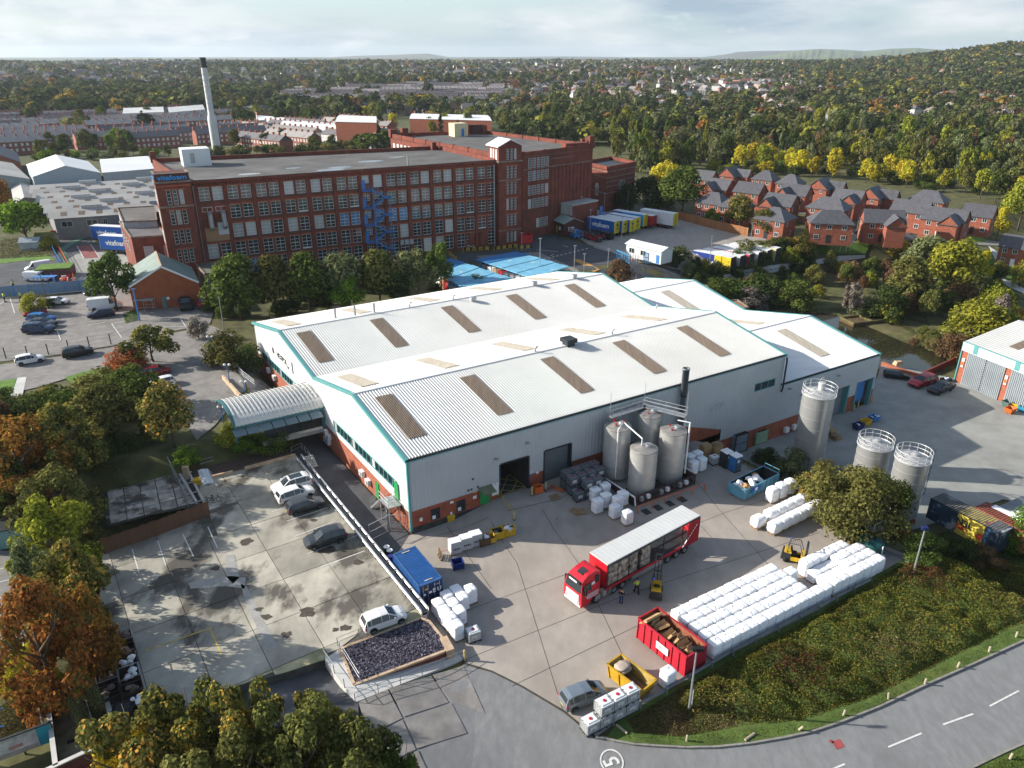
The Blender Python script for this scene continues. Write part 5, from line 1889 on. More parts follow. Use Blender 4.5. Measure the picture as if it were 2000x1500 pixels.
car2('hatch','white',(30,714),(88,703),'white hatchback parked on the access road at left',gR=G2)
car2('suv','black',(122,700),(184,689),'black estate car parked on the access road ahead of the white hatchback',gR=G2)
car2('hatch','red',(94,613),(46,620),'red hatchback beside the golden shrub, topmost of the row of four',gR=G2)
car2('hatch','blue',(58,629),(108,629),'bright blue hatchback second in the row of four cars',gR=G2)
car2('saloon','mid_grey',(53,638),(111,638),'grey blue saloon third in the row of four cars',gR=G2)
car2('hatch','slate_blue',(48,650),(108,648),'dark blue hatchback nearest in the row of four cars',gR=G2)
car2('saloon','white',(88,594),(136,593),'white coupe parked right of the golden shrub',gR=G2)
car2('van','white',(174,606),(240,600),'long white panel van under the tree by the brick workshop',gR=G2)
car2('estate','navy',(226,615),(171,622),'navy estate car parked just in front of the white van',gR=G2)
car2('saloon','navy',(205,570),(164,578),'navy saloon behind the white van',gR=G2)
car2('suv','black',(359,590),(368,612),'black four by four facing out from the brick workshop wall',gR=G2)
car2('hatch','dark_red',(402,588),(396,606),'dark red car half hidden by the big tree',gR=G2)
car2('van','white',(98,524),(53,531),'small white van parked by the turf strip beside the blue fence',gR=G2)
car2('saloon','navy',(98,534),(50,539),'navy car between the two white vans',gR=G2)
car2('van','white',(52,548),(98,549),'white van beside the blue cycle shelter',gR=G2)
car2('hatch','dark_red',(285,733),(332,728),'red hatchback parked under the orange leaved tree',gR=G2)
car2('hatch','white',(337,748),(296,758),'white hatchback beside the red one under the tree',gR=G2)
car2('hatch','white',(345,765),(306,778),'white car almost hidden by the round tree',gR=G2)
G3='cars by the pond'
car2('estate','black',(1724,735),(1776,741),'black estate car parked by the pond wall',gR=G3)
car2('estate','red',(1820,745),(1780,758),'red estate car parked near the pond',gR=G3)
car2('saloon','black',(1854,757),(1818,771),'black saloon nearest the steel door shed',gR=G3)
G4='cars in the housing estate'
car2('suv','black',(1778,432),(1797,430),'black car parked beside the right hand house pair',gR=G4)
car2('hatch','black',(1664,463),(1672,450),'dark car on the drive between two front houses',gR=G4)
car2('hatch','dark_red',(1652,462),(1660,450),'dark red car on the drive next to the dark car',gR=G4)
# lorry with an open curtain-sided trailer
tf,tr_=at(1187,1103,4.05),at(1372.5,1004,4.05)
ta=(tr_-tf)
ta.z=0
TYAW=atan2(ta.y,ta.x)
lO=tX('lorry','red articulated lorry with a white topped curtain side trailer drawn open','lorry',(tf.x,tf.y,0),TYAW)
TL=13.6
TRED=mat('lorry_red',(.50,.012,.025),.3,var=.04,spec=.6)
trl=MB()
trl.X(0,0,1.05,TL,2.55,1.25)
trl.B('trailer_bed',dK,lO)
mb=MB()
nrib=24
for i in rX(nrib):
 x=i*TL/nrib
 mb.H([(x,0,3.93),(x+TL/nrib,0,3.93),(x+TL/nrib,2.55,3.93),(x,2.55,3.93)],[(x,.03,4.03),(x+TL/nrib,.03,4.03),(x+TL/nrib,2.52,4.03),(x,2.52,4.03)])
 mb.X(x+.02,.05,4.03,x+.07,2.5,4.045)
mb.B('trailer_roof',mat('translucent_roof',(.55,.555,.54),.5,var=.04,sc=.5),lO)
mb=MB()
mb.X(-.02,-.03,3.8,TL+.02,.02,3.95)
mb.X(-.02,2.53,3.8,TL+.02,2.58,3.95)
mb.B('side_rail',dK,lO)
MB().X(-.02,-.04,1.02,TL,.03,1.27).B('bed_edge',TRED,lO)
mb=MB()
mb.X(0,0,1.25,.08,2.55,3.93)
mb.B('front_bulkhead',TRED,lO)
mb=MB()
mb.X(TL-.06,0,1.25,TL,2.55,3.93)
mb.B('rear_doors',TRED,lO)
mb=MB()
for x in(4.4,8.1,11.0):
 mb.X(x,.03,1.25,x+.1,.12,3.9)
for x in(0,TL-.14):
 mb.X(x,-.02,1.2,x+.14,.1,3.9)
mb.B('side_post',dK,lO)
mb=MB()
mb.X(.1,2.5,1.25,7.4,2.54,3.85)
mb.B('far_curtain',mat('dark_curtain',(.05,.02,.02),.8,var=.3),lO)
mb=MB()
for z in(1.9,2.6):
 mb.X(7.4,2.49,z,TL-.1,2.53,z+.16)
for x in(7.4,9.4,11.4):
 mb.X(x,2.46,1.25,x+.08,2.54,3.9)
mb.B('load_rail',mat('red_rail',(.45,.06,.05),.6),lO)
mb=MB()
n=26
pts=[(TL-2.0+1.95*i/n,-.05-.14*(.5+.5*sin(i*2.1)))for i in rX(n+1)]
vs=[(x,y,1.0)for x,y in pts]+[(x*.97+TL*.03-(.9 if x<TL-1 else 0)*0,y,3.85)for x,y in pts]
mb.add(vs,[(i,i+1,n+2+i,n+1+i)for i in rX(n)])
mb.B('bunched_curtain',mat('curtain_red',(.33,.015,.025),.5,var=.25,sc=2),lO)
mb=MB()
mb.R((TL-2.6,-.1,1.1),(TL-.5,-.12,3.3),.08)
mb.B('curtain_pole',wP,lO)
lr=random.Random(8)
for i,x in eX((.25,1.75,3.3,4.9)):
 for r in rX(3):
  for yy in(.16,1.35):
   h=.72
   c=mat('load_goods',(.10,.075,.055),.9,var=.6,sc=2.2,col2=(.35,.30,.25))if i==0 and r==0 and yy<1 else c
   MB().X(x,yy,1.27+r*.76,x+1.35,yy+1.05,1.27+r*.76+h).B('load_crate',c,lO)
 mb=MB()
 for k in rX(3):
  mb.ball((x+.3+k*.4,.5+lr.random()*.5,3.55),.22)
 mb.B('load_bag',sB,lO)
mb=MB()
def lorry_wheels(xs,y0,y1,r,root,name='wheel'):
 t=MB()
 w=.30
 t.L([(r*.5,-w/2),(r*.94,-w/2),(r,-w/2+.04),(r,w/2-.04),(r*.94,w/2),(r*.58,w/2),(r*.5,w/2-.06),(.01,w/2-.06)],18)
 me=t.mesh('tyre',TYRE,True)
 me.transform(MX.Rotation(pi/2,4,'X'))
 t=MB()
 t.L([(.01,.04+w/2-.06),(r*.2,.04+w/2-.06),(r*.24,w/2-.06),(r*.5,w/2-.05),(r*.56,w/2+.01)],14)
 m2=t.mesh('rim',RIM)
 m2.transform(MX.Rotation(pi/2,4,'X'))
 for x in xs:
  for y,rz in((y0,0),(y1,pi)):
   wv=iX(name,me,root,(x,y,r),rz)
   iX('rim',m2,wv)
lorry_wheels((9.0,10.32,11.64),.18,2.37,.5,lO)
lorry_wheels((-1.2,1.15,2.35),.2,2.35,.5,lO)
mb=MB()
mb.X(-2.2,.75,.75,3.2,1.8,1.0)
mb.X(3,.6,.8,TL,.75,1.05)
mb.X(3,1.8,.8,TL,1.95,1.05)
mb.X(.1,.02,.45,.9,.6,.95)
mb.B('chassis',dK,lO)
mb=MB()
mb.X(3.6,.0,.45,8.2,.05,.95)
mb.B('side_guard',gV,lO)
mb=MB()
mb.X(-.35,.02,.4,.75,.55,.98)
mb.B('fuel_tank',sT,lO)
cb=MB()
prof=[(-.75,1.0),(-.75,3.55),(-1.2,3.72),(-2.2,3.6),(-2.95,3.2),(-3.08,2.95),(-3.22,2.0),(-3.25,1.2),(-3.22,.45),(-2.6,.45),(-2.1,.6),(-1.75,1.0)]
ins_=[.08,.18,.3,.34,.26,.18,.03,0,.02,.02,.02,.03]
vs=[(x,.02+i_,z)for(x,z),i_ in zip(prof,ins_)]+[(x,2.53-i_,z)for(x,z),i_ in zip(prof,ins_)]
n=len(prof)
cb.add(vs,[(i,(i+1)%n,n+(i+1)%n,n+i)for i in rX(n)]+[tuple(rX(n))[::-1],tuple(rX(n,2*n))])
cab=cb.B('cab',TRED,lO)
mb=MB()
mb.H([(-3.24,.18,2.02),(-3.10,.28,2.9),(-3.08,.3,2.9),(-3.2,.2,2.02)],[(-3.24,2.37,2.02),(-3.10,2.27,2.9),(-3.08,2.25,2.9),(-3.2,2.35,2.02)])
mb.B('windscreen',gL,cab)
mb=MB()
mb.add([(-2.95,.035,2.05),(-1.95,.04,2.05),(-1.95,.155,2.75),(-2.85,.17,2.75)],[(0,1,2,3)])
mb.add([(-2.95,2.515,2.05),(-1.95,2.51,2.05),(-1.95,2.395,2.75),(-2.85,2.38,2.75)],[(3,2,1,0)])
mb.B('side_window',gL,cab)
mb=MB()
mb.X(-3.29,.38,.75,-3.24,2.17,1.75)
mb.X(-3.28,.15,.45,-3.2,2.4,.68)
mb.B('grille',mat('white_grille',(.6,.6,.6),.4,var=.25,sc=6,sT_=(1,.2,3)),cab)
mb=MB()
mb.X(-3.24,.4,2.97,-3.02,2.15,3.2)
mb.B('sun_visor',dK,cab)
mb=MB()
mb.X(-3.28,.75,2.99,-3.25,1.8,3.18)
mb.B('light_board',wP,cab)
mb=MB()
mb.H([(-2.5,.85,3.5),(-1.75,.85,3.66),(-1.75,1.6,3.66),(-2.5,1.6,3.5)],[(-2.5,.85,3.56),(-1.75,.85,3.71),(-1.75,1.6,3.71),(-2.5,1.6,3.56)])
mb.B('roof_hatch',dK,cab)
for y in(.28,2.02):
 MB().X(-3.29,y,.78,-3.2,y+.25,1.1).B('headlight',HL,cab)
for y in(-.22,2.55):
 MB().X(-2.95,y,1.9,-2.75,y+.22,2.7).B('mirror',bZ,cab)
mb=MB()
mb.X(-1.4,.0,.4,-.75,.6,.95)
mb.B('step_box',gV,cab)
mb=MB()
for k in rX(4):
 mb.X(-2.75+k*.1,.035,1.62-k*.16,-1.0,.05,1.68-k*.16)
mb.B('white_lettering_stripes',wP,cab)
mb=MB()
mb.X(-1.9,.1,2.5,-1.5,.14,2.8)
mb.B('white_emblem',wP,cab)
MB().X(-1.35,.08,2.55,-.95,.5,3.3).B('side_deflector',dK,cab)
# fork lifts
def fL(loc,yaw,lB,mast_h=2.2,load=False,driver=True,body=yL,scale=1.0):
 t=tX('forklift_truck',lB,'forklift',loc,yaw,'fork lift trucks')
 t.scale=(scale,)*3
 mb=MB()
 mb.H([(-1.25,-.56,.28),(-.35,-.56,.28),(-.35,.56,.28),(-1.25,.56,.28)],[(-1.15,-.54,1.05),(-.35,-.54,1.0),(-.35,.54,1.0),(-1.15,.54,1.05)])
 mb.B('counterweight',dK,t)
 mb=MB()
 mb.H([(-1.0,-.5,1.0),(-.35,-.5,1.0),(-.35,.5,1.0),(-1.0,.5,1.0)],[(-.95,-.45,1.2),(-.35,-.45,1.15),(-.35,.45,1.15),(-.95,.45,1.2)])
 mb.X(-.4,-.55,.3,.75,-.42,.68)
 mb.X(-.4,.42,.3,.75,.55,.68)
 mb.X(.5,-.5,.3,.8,.5,1.1)
 mb.B('bodywork',body,t)
 mb=MB()
 mb.X(-.35,-.42,.3,.5,.42,.5)
 mb.X(-.35,-.3,.5,.1,.3,.95)
 mb.H([(-.4,-.28,.95),(-.25,-.28,.95),(-.25,.28,.95),(-.4,.28,.95)],[(-.5,-.25,1.5),(-.38,-.25,1.5),(-.38,.25,1.5),(-.5,.25,1.5)])
 mb.B('seat',bZ,t)
 mb=MB()
 for y in(-.5,.5):
  mb.U([(-.75,y,1.1),(-.6,y*.9,2.1),(.3,y*.9,2.15),(.65,y,1.1)],.04,5)
 for k in rX(6):
  x=-.55+k*.17
  mb.R((x,-.45,2.13),(x,.45,2.13),.03)
 mb.B('overhead_guard',dK,t)
 mb=MB()
 for y in(-.36,.28):
  mb.X(.85,y,.1,.98,y+.09,mast_h)
  mb.X(.97,y+.02,.1,1.05,y+.07,mast_h*.96)
 for z in(.4,mast_h*.5,mast_h-.1):
  mb.X(.86,-.36,z,.96,.37,z+.1)
 mb.U([(.92,0,.2),(.92,0,mast_h*.9)],.05,6)
 mb.B('mast',dK,t)
 z=mast_h-.75 if mast_h>3 else .15
 mb=MB()
 for y in(-.32,.22):
  mb.X(1.05,y,z,2.1,y+.1,z+.05)
 mb.X(1.0,-.45,z,1.06,.45,z+.1)
 mb.X(1.0,-.45,z+.55,1.06,.45,z+.65)
 for y in(-.42,-.15,.12,.38):
  mb.X(1.0,y,z,1.06,y+.04,z+1.1)
 mb.B('fork_carriage',bZ,t)
 for x,r in((-.75,.26),(.62,.32)):
  for y in(-.52,.52):
   w=MB()
   w.L([(.01,-.11),(r*.9,-.11),(r,-.07),(r,.07),(r*.9,.11),(.01,.11)],12)
   me=w.mesh('wheel',TYRE,True)
   me.transform(MX.Rotation(pi/2,4,'X'))
   iX('wheel',me,t,(x,y,r))
 MB().U([(-.6,.3,2.15),(-.6,.3,2.3)],.06,6).B('beacon',mat('blue_beacon',(.03,.1,.7),.3),t)
 return t
d_=(at(1288,1075)-at(1280,1170)).normalized()
f1=at(1281,1160)
fk1=fL((f1.x,f1.y,0),atan2(d_.y,d_.x),'yellow and black forklift with raised mast working beside the red lorry',4.1)
f2=at(1551,1095)
dd=(at(1580,1102)-at(1532,1090)).normalized()
fk2=fL((f2.x,f2.y,0),atan2(dd.y,dd.x),'yellow forklift in the sun between the wrapped bales and the sack pallets',2.3,scale=1.1)
# semi-trailers of the mill yard
def aX(rear,hG,side_m,rear_m,lB,rm__=None,L=13.6,h=4.0,lE=None,letter_m=None,mark=False,scale=1.0,gR='semi trailers in the mill yard',rear_light=True,split=None):
 t=tX('semi_trailer',lB,'trailer',rear,hG,gR)
 t.scale=(scale,)*3
 W2=1.27
 if split:
  mb=MB()
  mb.X(0,-W2,1.05,L*split,W2,h)
  mb.B('box_rear',side_m[0],t)
  mb=MB()
  mb.X(L*split,-W2,1.05,L,W2,h)
  mb.B('box_front',side_m[1],t)
 else:
  MB().X(0,-W2,1.05,L,W2,h).B('box',side_m,t)
 mb=MB()
 n=14
 for i in rX(n):
  mb.X(i*L/n+.02,-W2+.02,h,(i+1)*L/n-.05,W2-.02,h+.05)
 mb.B('roof_panel',rm__ or rF,t)
 mb=MB()
 mb.X(-.06,-W2,1.0,0,W2,h)
 rd=mb.B('rear_doors',rear_m,t)
 mb=MB()
 for y in(-.62,-.05,.05,.6):
  mb.X(-.10,y,1.1,-.06,y+.04,h-.1)
 if mark:
  mb.add([(-.09,-.5,3.4),(-.09,.5,3.4),(-.09,.0,2.5)],[(0,1,2)])
  mb.X(-.09,-.7,2.1,-.07,.7,2.25)
 mb.B('door_bar',dK,rd)
 mb=MB()
 mb.X(0,-W2-.01,.95,L,W2+.01,1.08)
 mb.X(.4,-.5,.6,L-.5,.5,.95)
 mb.X(4.2,-W2+.05,.45,8.5,W2-.05,.9)
 for y in(-.8,.7):
  mb.X(L-3.4,y,0,L-3.2,y+.12,.95)
 mb.B('chassis',dK,t)
 mb=MB()
 for x in(1.9,3.2,4.5):
  for y in(-W2+.02,W2-.32):
   w=MB()
   mb.M=MX.Translation((x,y+.15,.5))@MX.Rotation(pi/2,4,'X')
   mb.L([(.01,-.15),(.46,-.15),(.5,-.1),(.5,.1),(.46,.15),(.01,.15)],12)
   wm=mb.mesh('wheel',TYRE,True)
   iX('wheel',wm,t)
   mb=MB()
 if lE:
  gm=mX(lE,1.75,letter_m or wP,extrude=.01,bold=.04)
  for sg in(-1,1):
   lt=iX('lettering',gm,t,(L*.5,sg*(W2+.012),2.7))
   lt.rotation_euler=(pi/2,0,0 if sg<0 else pi)
 return t
VBL=mat('trailer_blue',(.015,.10,.38),.4,var=.06)
VYE=mat('trailer_yellow',(.62,.50,.03),.45,var=.08)
hd0=at(1148,444,4)-at(1199,454,4)
HT=atan2(hd0.y,hd0.x)
tg='lettered blue trailers parked side by side'
def tP(u,v):
 p=at(u,v,4.05)
 return vX((p.x,p.y,float(gz(p.x,p.y))))
rv=[(1204.5,455),(1220,453.5),(1234.5,452),(1244.5,447.5)]
for i,(q,lab)in eX(zip(rv,('blue trailer with white lettering and yellow doors, nearest of the row','second blue trailer with yellow doors in the row','third blue trailer with yellow doors in the row','fourth trailer with yellow doors, set back behind the third'))):
 aX(tP(*q),HT,VBL,VYE,lab,lE='vitafoam',mark=True,gR=tg,L=9.5,h=4.25)
aX(tP(1260,441),HT+.06,(mat('trailer_cyan',(.03,.34,.68),.4),VBL),VYE,'light blue trailer with yellow doors behind the lettered row',split=.68,L=10.5,h=4.25)
aX(tP(1277,440),HT+.06,mat('trailer_red_box',(.34,.02,.03),.5),mat('trailer_red_door',(.33,.02,.03),.5),'plain red trailer between the light blue and the white ones',L=6,h=3.8)
aX(tP(1318,440),HT+.06,mat('trailer_white',(.66,.67,.68),.45,var=.05),VYE,'white trailer with yellow doors beside the brown fence',L=11,h=4.4)
hd1=at(1356,483,4)-at(1428,497,4)
HA=atan2(hd1.y,hd1.x)
ARB=mat('haulier_blue',(.02,.045,.24),.4,var=.05)
ARY=mat('haulier_yellow',(.62,.47,.02),.5,var=.2,sc=.8)
p=tP(1434,497)
t_=aX(p,HA,(ARY,ARB),dK,'blue and yellow lettered trailer behind the bushes',split=.42,L=10.8,h=4.4,gR='trailers behind the bushes')
gm=mX('Archbold',1.7,wP,extrude=.01,bold=.035,xs=.72)
lt=iX('lettering',gm,t_,(6.0,1.29,2.4))
lt.rotation_euler=(pi/2,0,pi)
mb=MB()
for a,b in(((8.7,1.9),(9.2,3.6)),((9.2,3.6),(9.8,3.6)),((9.8,3.6),(10.3,1.9)),((9.3,2.4),(9.8,2.4))):
 mb.R((a[0],1.31,a[1]),(b[0],1.31,b[1]),.32,.04,up=(0,1,0))
mb.B('logo',wP,t_)
side=vX((cos(HA),sin(HA),0)).cross(vX((0,0,1)))
for i in rX(5):
 q=p+side*(3.2*(i+1))+vX((cos(HA),sin(HA),0))*(-.7*(i+1))
 aX(vX((q.x,q.y,float(gz(q.x,q.y)))),HA,mat('trailer_side',[(.5,.5,.5),(.45,.05,.08),(.55,.56,.57),(.5,.5,.5),(.5,.45,.2)][i],.5),dK,['white roofed trailer next to the blue and yellow lettered one','trailer with a thin red roof edge, third from the bushes','plain white roofed trailer, fourth from the bushes','white roofed trailer, fifth from the bushes','farthest white roofed trailer, by the brown fence'][i],L=10.8,h=4.3,gR='trailers behind the bushes')
hd2=at(236,470,3.5)-at(200,480,3.5)
for i,(q,lab)in eX((((187,464),'blue lettered trailer with yellow frame, rear one by the grey works'),((204,484),'blue lettered trailer with yellow frame, front one beside the annexe'))):
 aX(tP(*q),dX(-12),VBL,VYE,lab,lE='vitafoam',L=9.5,h=4.4,gR='trailers beside the annexe')
 # goods in the yard
def pallet_mesh():
 mb=MB()
 for i in rX(7):
  mb.X(-.6,-.5+i*.152,.115,.6,-.5+i*.152+.09,.14)
 for y in(-.5,-.06,.4):
  mb.X(-.6,y,.02,.6,y+.1,.115)
 for x in(-.6,-.06,.5):
  mb.X(x,-.5,0,x+.1,.5,.02)
 return mb.mesh('pallet',WOOD)
pM=pallet_mesh()
def sMh(sD,h=1.42,lY=10,wrap=True,hood=.0,bx=.6,by=.53):
 r=np.random.RandomState(sD)
 rows=[]
 n=28
 an=np.linspace(0,2*pi,n,endpoint=False)
 c,s_=np.cos(an),np.sin(an)
 k=(np.abs(c)**7+np.abs(s_)**7)**(-1/7)
 wob=np.interp(an,np.linspace(0,2*pi,9),np.append(r.randn(8)*.02,0))
 lh=h/lY
 ox,oy=0,0
 for i in rX(lY):
  ox,oy=ox*.7+r.randn()*.012,oy*.7+r.randn()*.012
  jit=1+wob+r.randn(n)*.006
  top=1-hood*max(0,(i/lY-.7))*1.0
  for f,z in((.945,.04),(1.0,.35),(1.0,.7),(.945,.98)):
   q=k*jit*f*top
   rows.append(np.stack([q*c*bx+ox,q*s_*by+oy,np.full(n,(i+z)*lh+.14)],-1))
 for f,z in((.75,.03),(.3,.055)):
  q=k*f*(1-hood*.3)
  rows.append(np.stack([q*c*bx+ox,q*s_*by+oy,h+.14+z+r.randn(n)*.018],-1))
 v=np.concatenate(rows)
 m=len(rows)
 i=np.arange(m*n).reshape(m,n)
 j=np.roll(i,-1,1)
 q=np.stack([i[:-1],j[:-1],j[1:],i[1:]],-1).reshape(-1,4)
 v=np.vstack([v,[[ox,oy,h+.20]]])
 me=bpy.data.meshes.new('sacks')
 faces=[tuple(int(a)for a in f)for f in q]+[(int(i[-1][a]),int(i[-1][(a+1)%n]),m*n)for a in rX(n)]
 me.from_pydata(v.tolist(),[],faces)
 me.materials.append(SACK if not wrap else sB)
 me.polygons.foreach_set('use_smooth',[True]*len(faces))
 return me
SKM=[sMh(s,wrap=False)for s in rX(5)]
SKM2=[sMh(20+s,h=1.45,lY=8,hood=.35)for s in rX(3)]
gr_=random.Random(12)
def kX(p,rz,lB,gR,me=None,sc=1.0,zs=1.0,name='sack_pallet'):
 t=tX(name,lB,'pallet',(p[0],p[1],p[2]),rz,gR)
 iX('pallet',pM,t)
 iX('sacks',me or gr_.choice(SKM),t,scale=(sc,sc,zs))
 return t
a_,c_=at(1392,1293),at(1718,1122)
bd_=(c_-a_).normalized()
bn_=vX((-bd_.y,bd_.x,0))
BA=atan2(bd_.y,bd_.x)
o_=a_+bd_*.62+bn_*.58
nb_=0
for i in rX(21):
 for j in rX(5):
  if i in(12,13)and j>0:
   continue
  if i>13 and(j>3 or(i==20 and j>2)):
   continue
  x=i*1.125+(0 if i<14 else .35)
  p=o_+bd_*x+bn_*(j*1.15)
  slump=14<=i<=16 and j in(1,2)
  edge_=', in the row along the hedge' if j==0 else ''
  if i<12:
   lb='white sack pallet along the hedge edge of the long block' if j==0 else 'white sack pallet standing inside the long block between the skip and the forklift'
  elif i<14:
   lb='white sack pallet in the single row linking the two blocks'
  else:
   lb='slumped white sack pallet with loose sacks in the block by the green tank' if slump else 'white sack pallet in the block nearest the green tank'
  kX((p.x,p.y,0),BA+gr_.uniform(-.03,.03)+(pi if gr_.random()<.5 else 0),lb,lb.replace('pallet','pallets'),zs=(.72 if slump else 1.0)*gr_.uniform(.97,1.03)*(1.06 if i>13 and not slump else 1))
p=o_+bd_*13.7+bn_*3.3
kX((p.x,p.y,0),BA,'white sack pallet standing alone in the gap beside the forklift',None)
p=at(1302,1338)
kX((p.x,p.y,0),.6,'white sack pallet alone between the yellow skip and the red skip',None,zs=1.05)
cs_=at(905,1262)
cdir=vX((cos(dX(122.3)),sin(dX(122.3)),0))
cn=vX((cdir.y,-cdir.x,0))
bS=at(893,1245)
for i,j in((0,0),(1,0),(2,0),(3,0),(1.3,1),(2.35,1),(3.4,1),(2.6,2),(3.6,2),(3.0,3)):
 if(i,j)in((.2,3),):
  continue
 p=bS+cdir*(i*1.22)+cn*(j*1.15)
 kX((p.x,p.y,0),dX(122.3)+pi/2*0,'white sack pallet in the group between the blue container and the chippings bed','white sack pallets by the blue container',zs=gr_.uniform(.95,1.05))
for(u,v,lb,zs)in((1200,1010,'front left',.9),(1224,1022,'front right',.9),(1166,1000,'left',1.0),(1182,990,'mid',1.05),(1205,996,'mid',1.05),(1162,978,'back left',1.0),(1180,970,'back',1.05),(1215,985,'back right',1.0)):
 p=gp(u,v)
 kX(p,.55,'white wrapped pallet in the cluster in front of the tank farm','wrapped pallets in front of the tank farm',SKM2[(u+v)%3]if zs<1 else None,zs=zs*1.1)
for u,v in((1352,925),(1368,918),(1345,912),(1360,906)):
 p=gp(u,v)
 kX(p,.55,'white bag pallet stacked behind the right hand tank','bag pallets behind the right hand tank',zs=1.15)
for u,v in((1506,978),(1523,970),(1540,962)):
 p=gp(u,v)
 kX(p,.5,'smooth shrink wrapped pallet beside the blue skip','smooth wrapped pallets beside the blue skip',SKM2[u%3],zs=1.1,sc=1.12)
BALE=[]
for s in rX(3):
 r=np.random.RandomState(s+50)
 mb=MB()
 n,m=14,22
 vs=[]
 for i in rX(m):
  x=-.62+1.24*i/(m-1)
  for k in rX(n):
   a=2*pi*k/n
   c,s_=cos(a),sin(a)
   q=(abs(c)**4+abs(s_)**4)**-.25
   e=(1-.22*(abs(x)/.62)**6)*(1+r.randn()*.03+(.04 if i%3==0 else 0))
   vs.append((x,q*c*.58*e,.75+q*s_*.58*e))
 mb.add(vs,[(i*n+k,i*n+(k+1)%n,(i+1)*n+(k+1)%n,(i+1)*n+k)for i in rX(m-1)for k in rX(n)]+[tuple(rX(n))[::-1],tuple((m-1)*n+k for k in rX(n))])
 BALE.append(mb.mesh('bale',SACK,True))
ba,bb=at(1512,1040),at(1592,1000)
bdr=(bb-ba).normalized()
for i in rX(6):
 for row,off in((0,0),(1,1.75)):
  p=ba.lerp(bb,i/5.0)+vX((-bdr.y,bdr.x,0))*off
  if row and i==0:
   p=p-bdr*.7
  t=tX('wrapped_bale','crinkled white wrapped bale in the near row by the bushes' if not row else 'crinkled white wrapped bale in the far row by the bushes','bale',(p.x,p.y,0),BA+gr_.uniform(-.05,.05),'near row of wrapped bales' if not row else 'far row of wrapped bales')
  iX('pallet',pM,t)
  iX('bale',BALE[(i+row)%3],t,scale=(1.18,1.1,1.1))
def ibc_parts(white=True):
 b=MB()
 b.H([(-.56,-.46,.18),(.56,-.46,.18),(.56,.46,.18),(-.56,.46,.18)],[(-.56,-.46,1.08),(.56,-.46,1.08),(.56,.46,1.08),(-.56,.46,1.08)])
 b.H([(-.5,-.4,1.08),(.5,-.4,1.08),(.5,.4,1.08),(-.5,.4,1.08)],[(-.42,-.32,1.15),(.42,-.32,1.15),(.42,.32,1.15),(-.42,.32,1.15)])
 cg=MB()
 for z in(.2,.37,.54,.71,.88,1.06):
  for a,c in(((-.6,-.5),(.6,-.5)),((.6,-.5),(.6,.5)),((.6,.5),(-.6,.5)),((-.6,.5),(-.6,-.5))):
   cg.R((*a,z),(*c,z),.025)
 for x in np.linspace(-.6,.6,7):
  for y in(-.5,.5):
   cg.R((x,y,.15),(x,y,1.07),.022)
 for y in np.linspace(-.33,.33,4):
  for x in(-.6,.6):
   cg.R((x,y,.15),(x,y,1.07),.022)
 for y in(-.2,.2):
  cg.R((-.6,y,1.1),(.6,y,1.1),.03)
 bs=MB()
 bs.X(-.6,-.5,.10,.6,.5,.15)
 for x in(-.6,-.08,.44):
  for y in(-.5,-.07,.36):
   bs.X(x,y,0,x+.16,y+.14,.1)
 cp=MB()
 cp.L([(.14,1.13),(.14,1.19),(.01,1.2)],12)
 lb=MB()
 lb.X(-.35,-.515,.45,.25,-.505,.85)
 lb.X(.605,-.3,.3,.615,.25,.75)
 return b,cg,bs,cp,lb
_b,_c,_s,_p,_l=ibc_parts()
IBCW=(_b.mesh('tank',mat('white_polythene',(.74,.75,.74),.4,var=.03)),_c.mesh('cage',gV),_s.mesh('base',bZ),_p.mesh('cap',mat('red_cap',(.5,.03,.06),.5)),_l.mesh('label',mat('label_print',(.25,.25,.25),.7,var=.6,sc=14,col2=(.7,.7,.7))))
IBCG=(_b.mesh('tank',gP),_c.mesh('cage',mat('grey_cage',(.20,.215,.23),.5,.4)),_s.mesh('base',bZ),IBCW[3],IBCW[4])
def ibc(p,rz,lB,gR,parts=IBCW,sc=1.0):
 t=tX('bulk_container',lB,'container',p,rz,gR)
 t.scale=(sc,)*3
 for nm,me in zip(('tank','cage','base','cap','label'),parts):
  iX(nm,me,t)
 return t
e1v=vX((E1[0],E1[1],0))
e2v_=vX((E2[0],E2[1],0))
q0=gp(1152,1425)
q1=gp(1228,1386)
qd=(q1-q0).normalized()
qa=atan2(qd.y,qd.x)
for i in rX(4):
 for k in rX(2):
  if i==0 and k==1:
   continue
  p=q0+qd*(i*1.28)
  ibc((p.x,p.y,k*1.2),qa,('single white liquid container nearest the road' if i==0 else('white liquid container with red cap, top layer beside the silver car' if k else 'white liquid container in the lower layer beside the silver car')),None if i==0 else 'white liquid containers by the silver car',sc=1.04)
p=at(924,1248)
ibc((p.x,p.y,0),.45,'white caged liquid container at the foot of the sack pallets by the chippings bed',None)
p=gp(1394,905)
ibc(p,.5,'white caged liquid container left of the portable toilets',None)
for i in rX(4):
 for j in rX(3):
  for k in rX(2):
   if(i==0 and j==0 and k==1)or(i==3 and j==0):
    continue
   p=W(19.2+i*1.3,-4.6+j*1.15)
   z0=float(gz(p.x,p.y))
   ibc((p.x,p.y,z0+k*1.17),dX(31),'grey liquid container with red cap in the stack before the roller shutter','grey liquid containers by the roller shutter',IBCG)
def jX(p,rz,lB,n=1,tilt=None):
 t=tX('wooden_pallet',lB,'pallet',p,rz)
 for k in rX(n):
  iX('deck',pM,t,(gr_.uniform(-.06,.06),gr_.uniform(-.05,.05),k*.145),gr_.uniform(-.08,.08))
 if tilt:
  t.rotation_euler=(tilt,0,rz)
 return t
jX(gp(1084,972,.0),.4,'single wooden pallet lying in front of the roller shutter')
jX(gp(1122,998,.0),-.5,'wooden pallet lying flat left of the wrapped pallets')
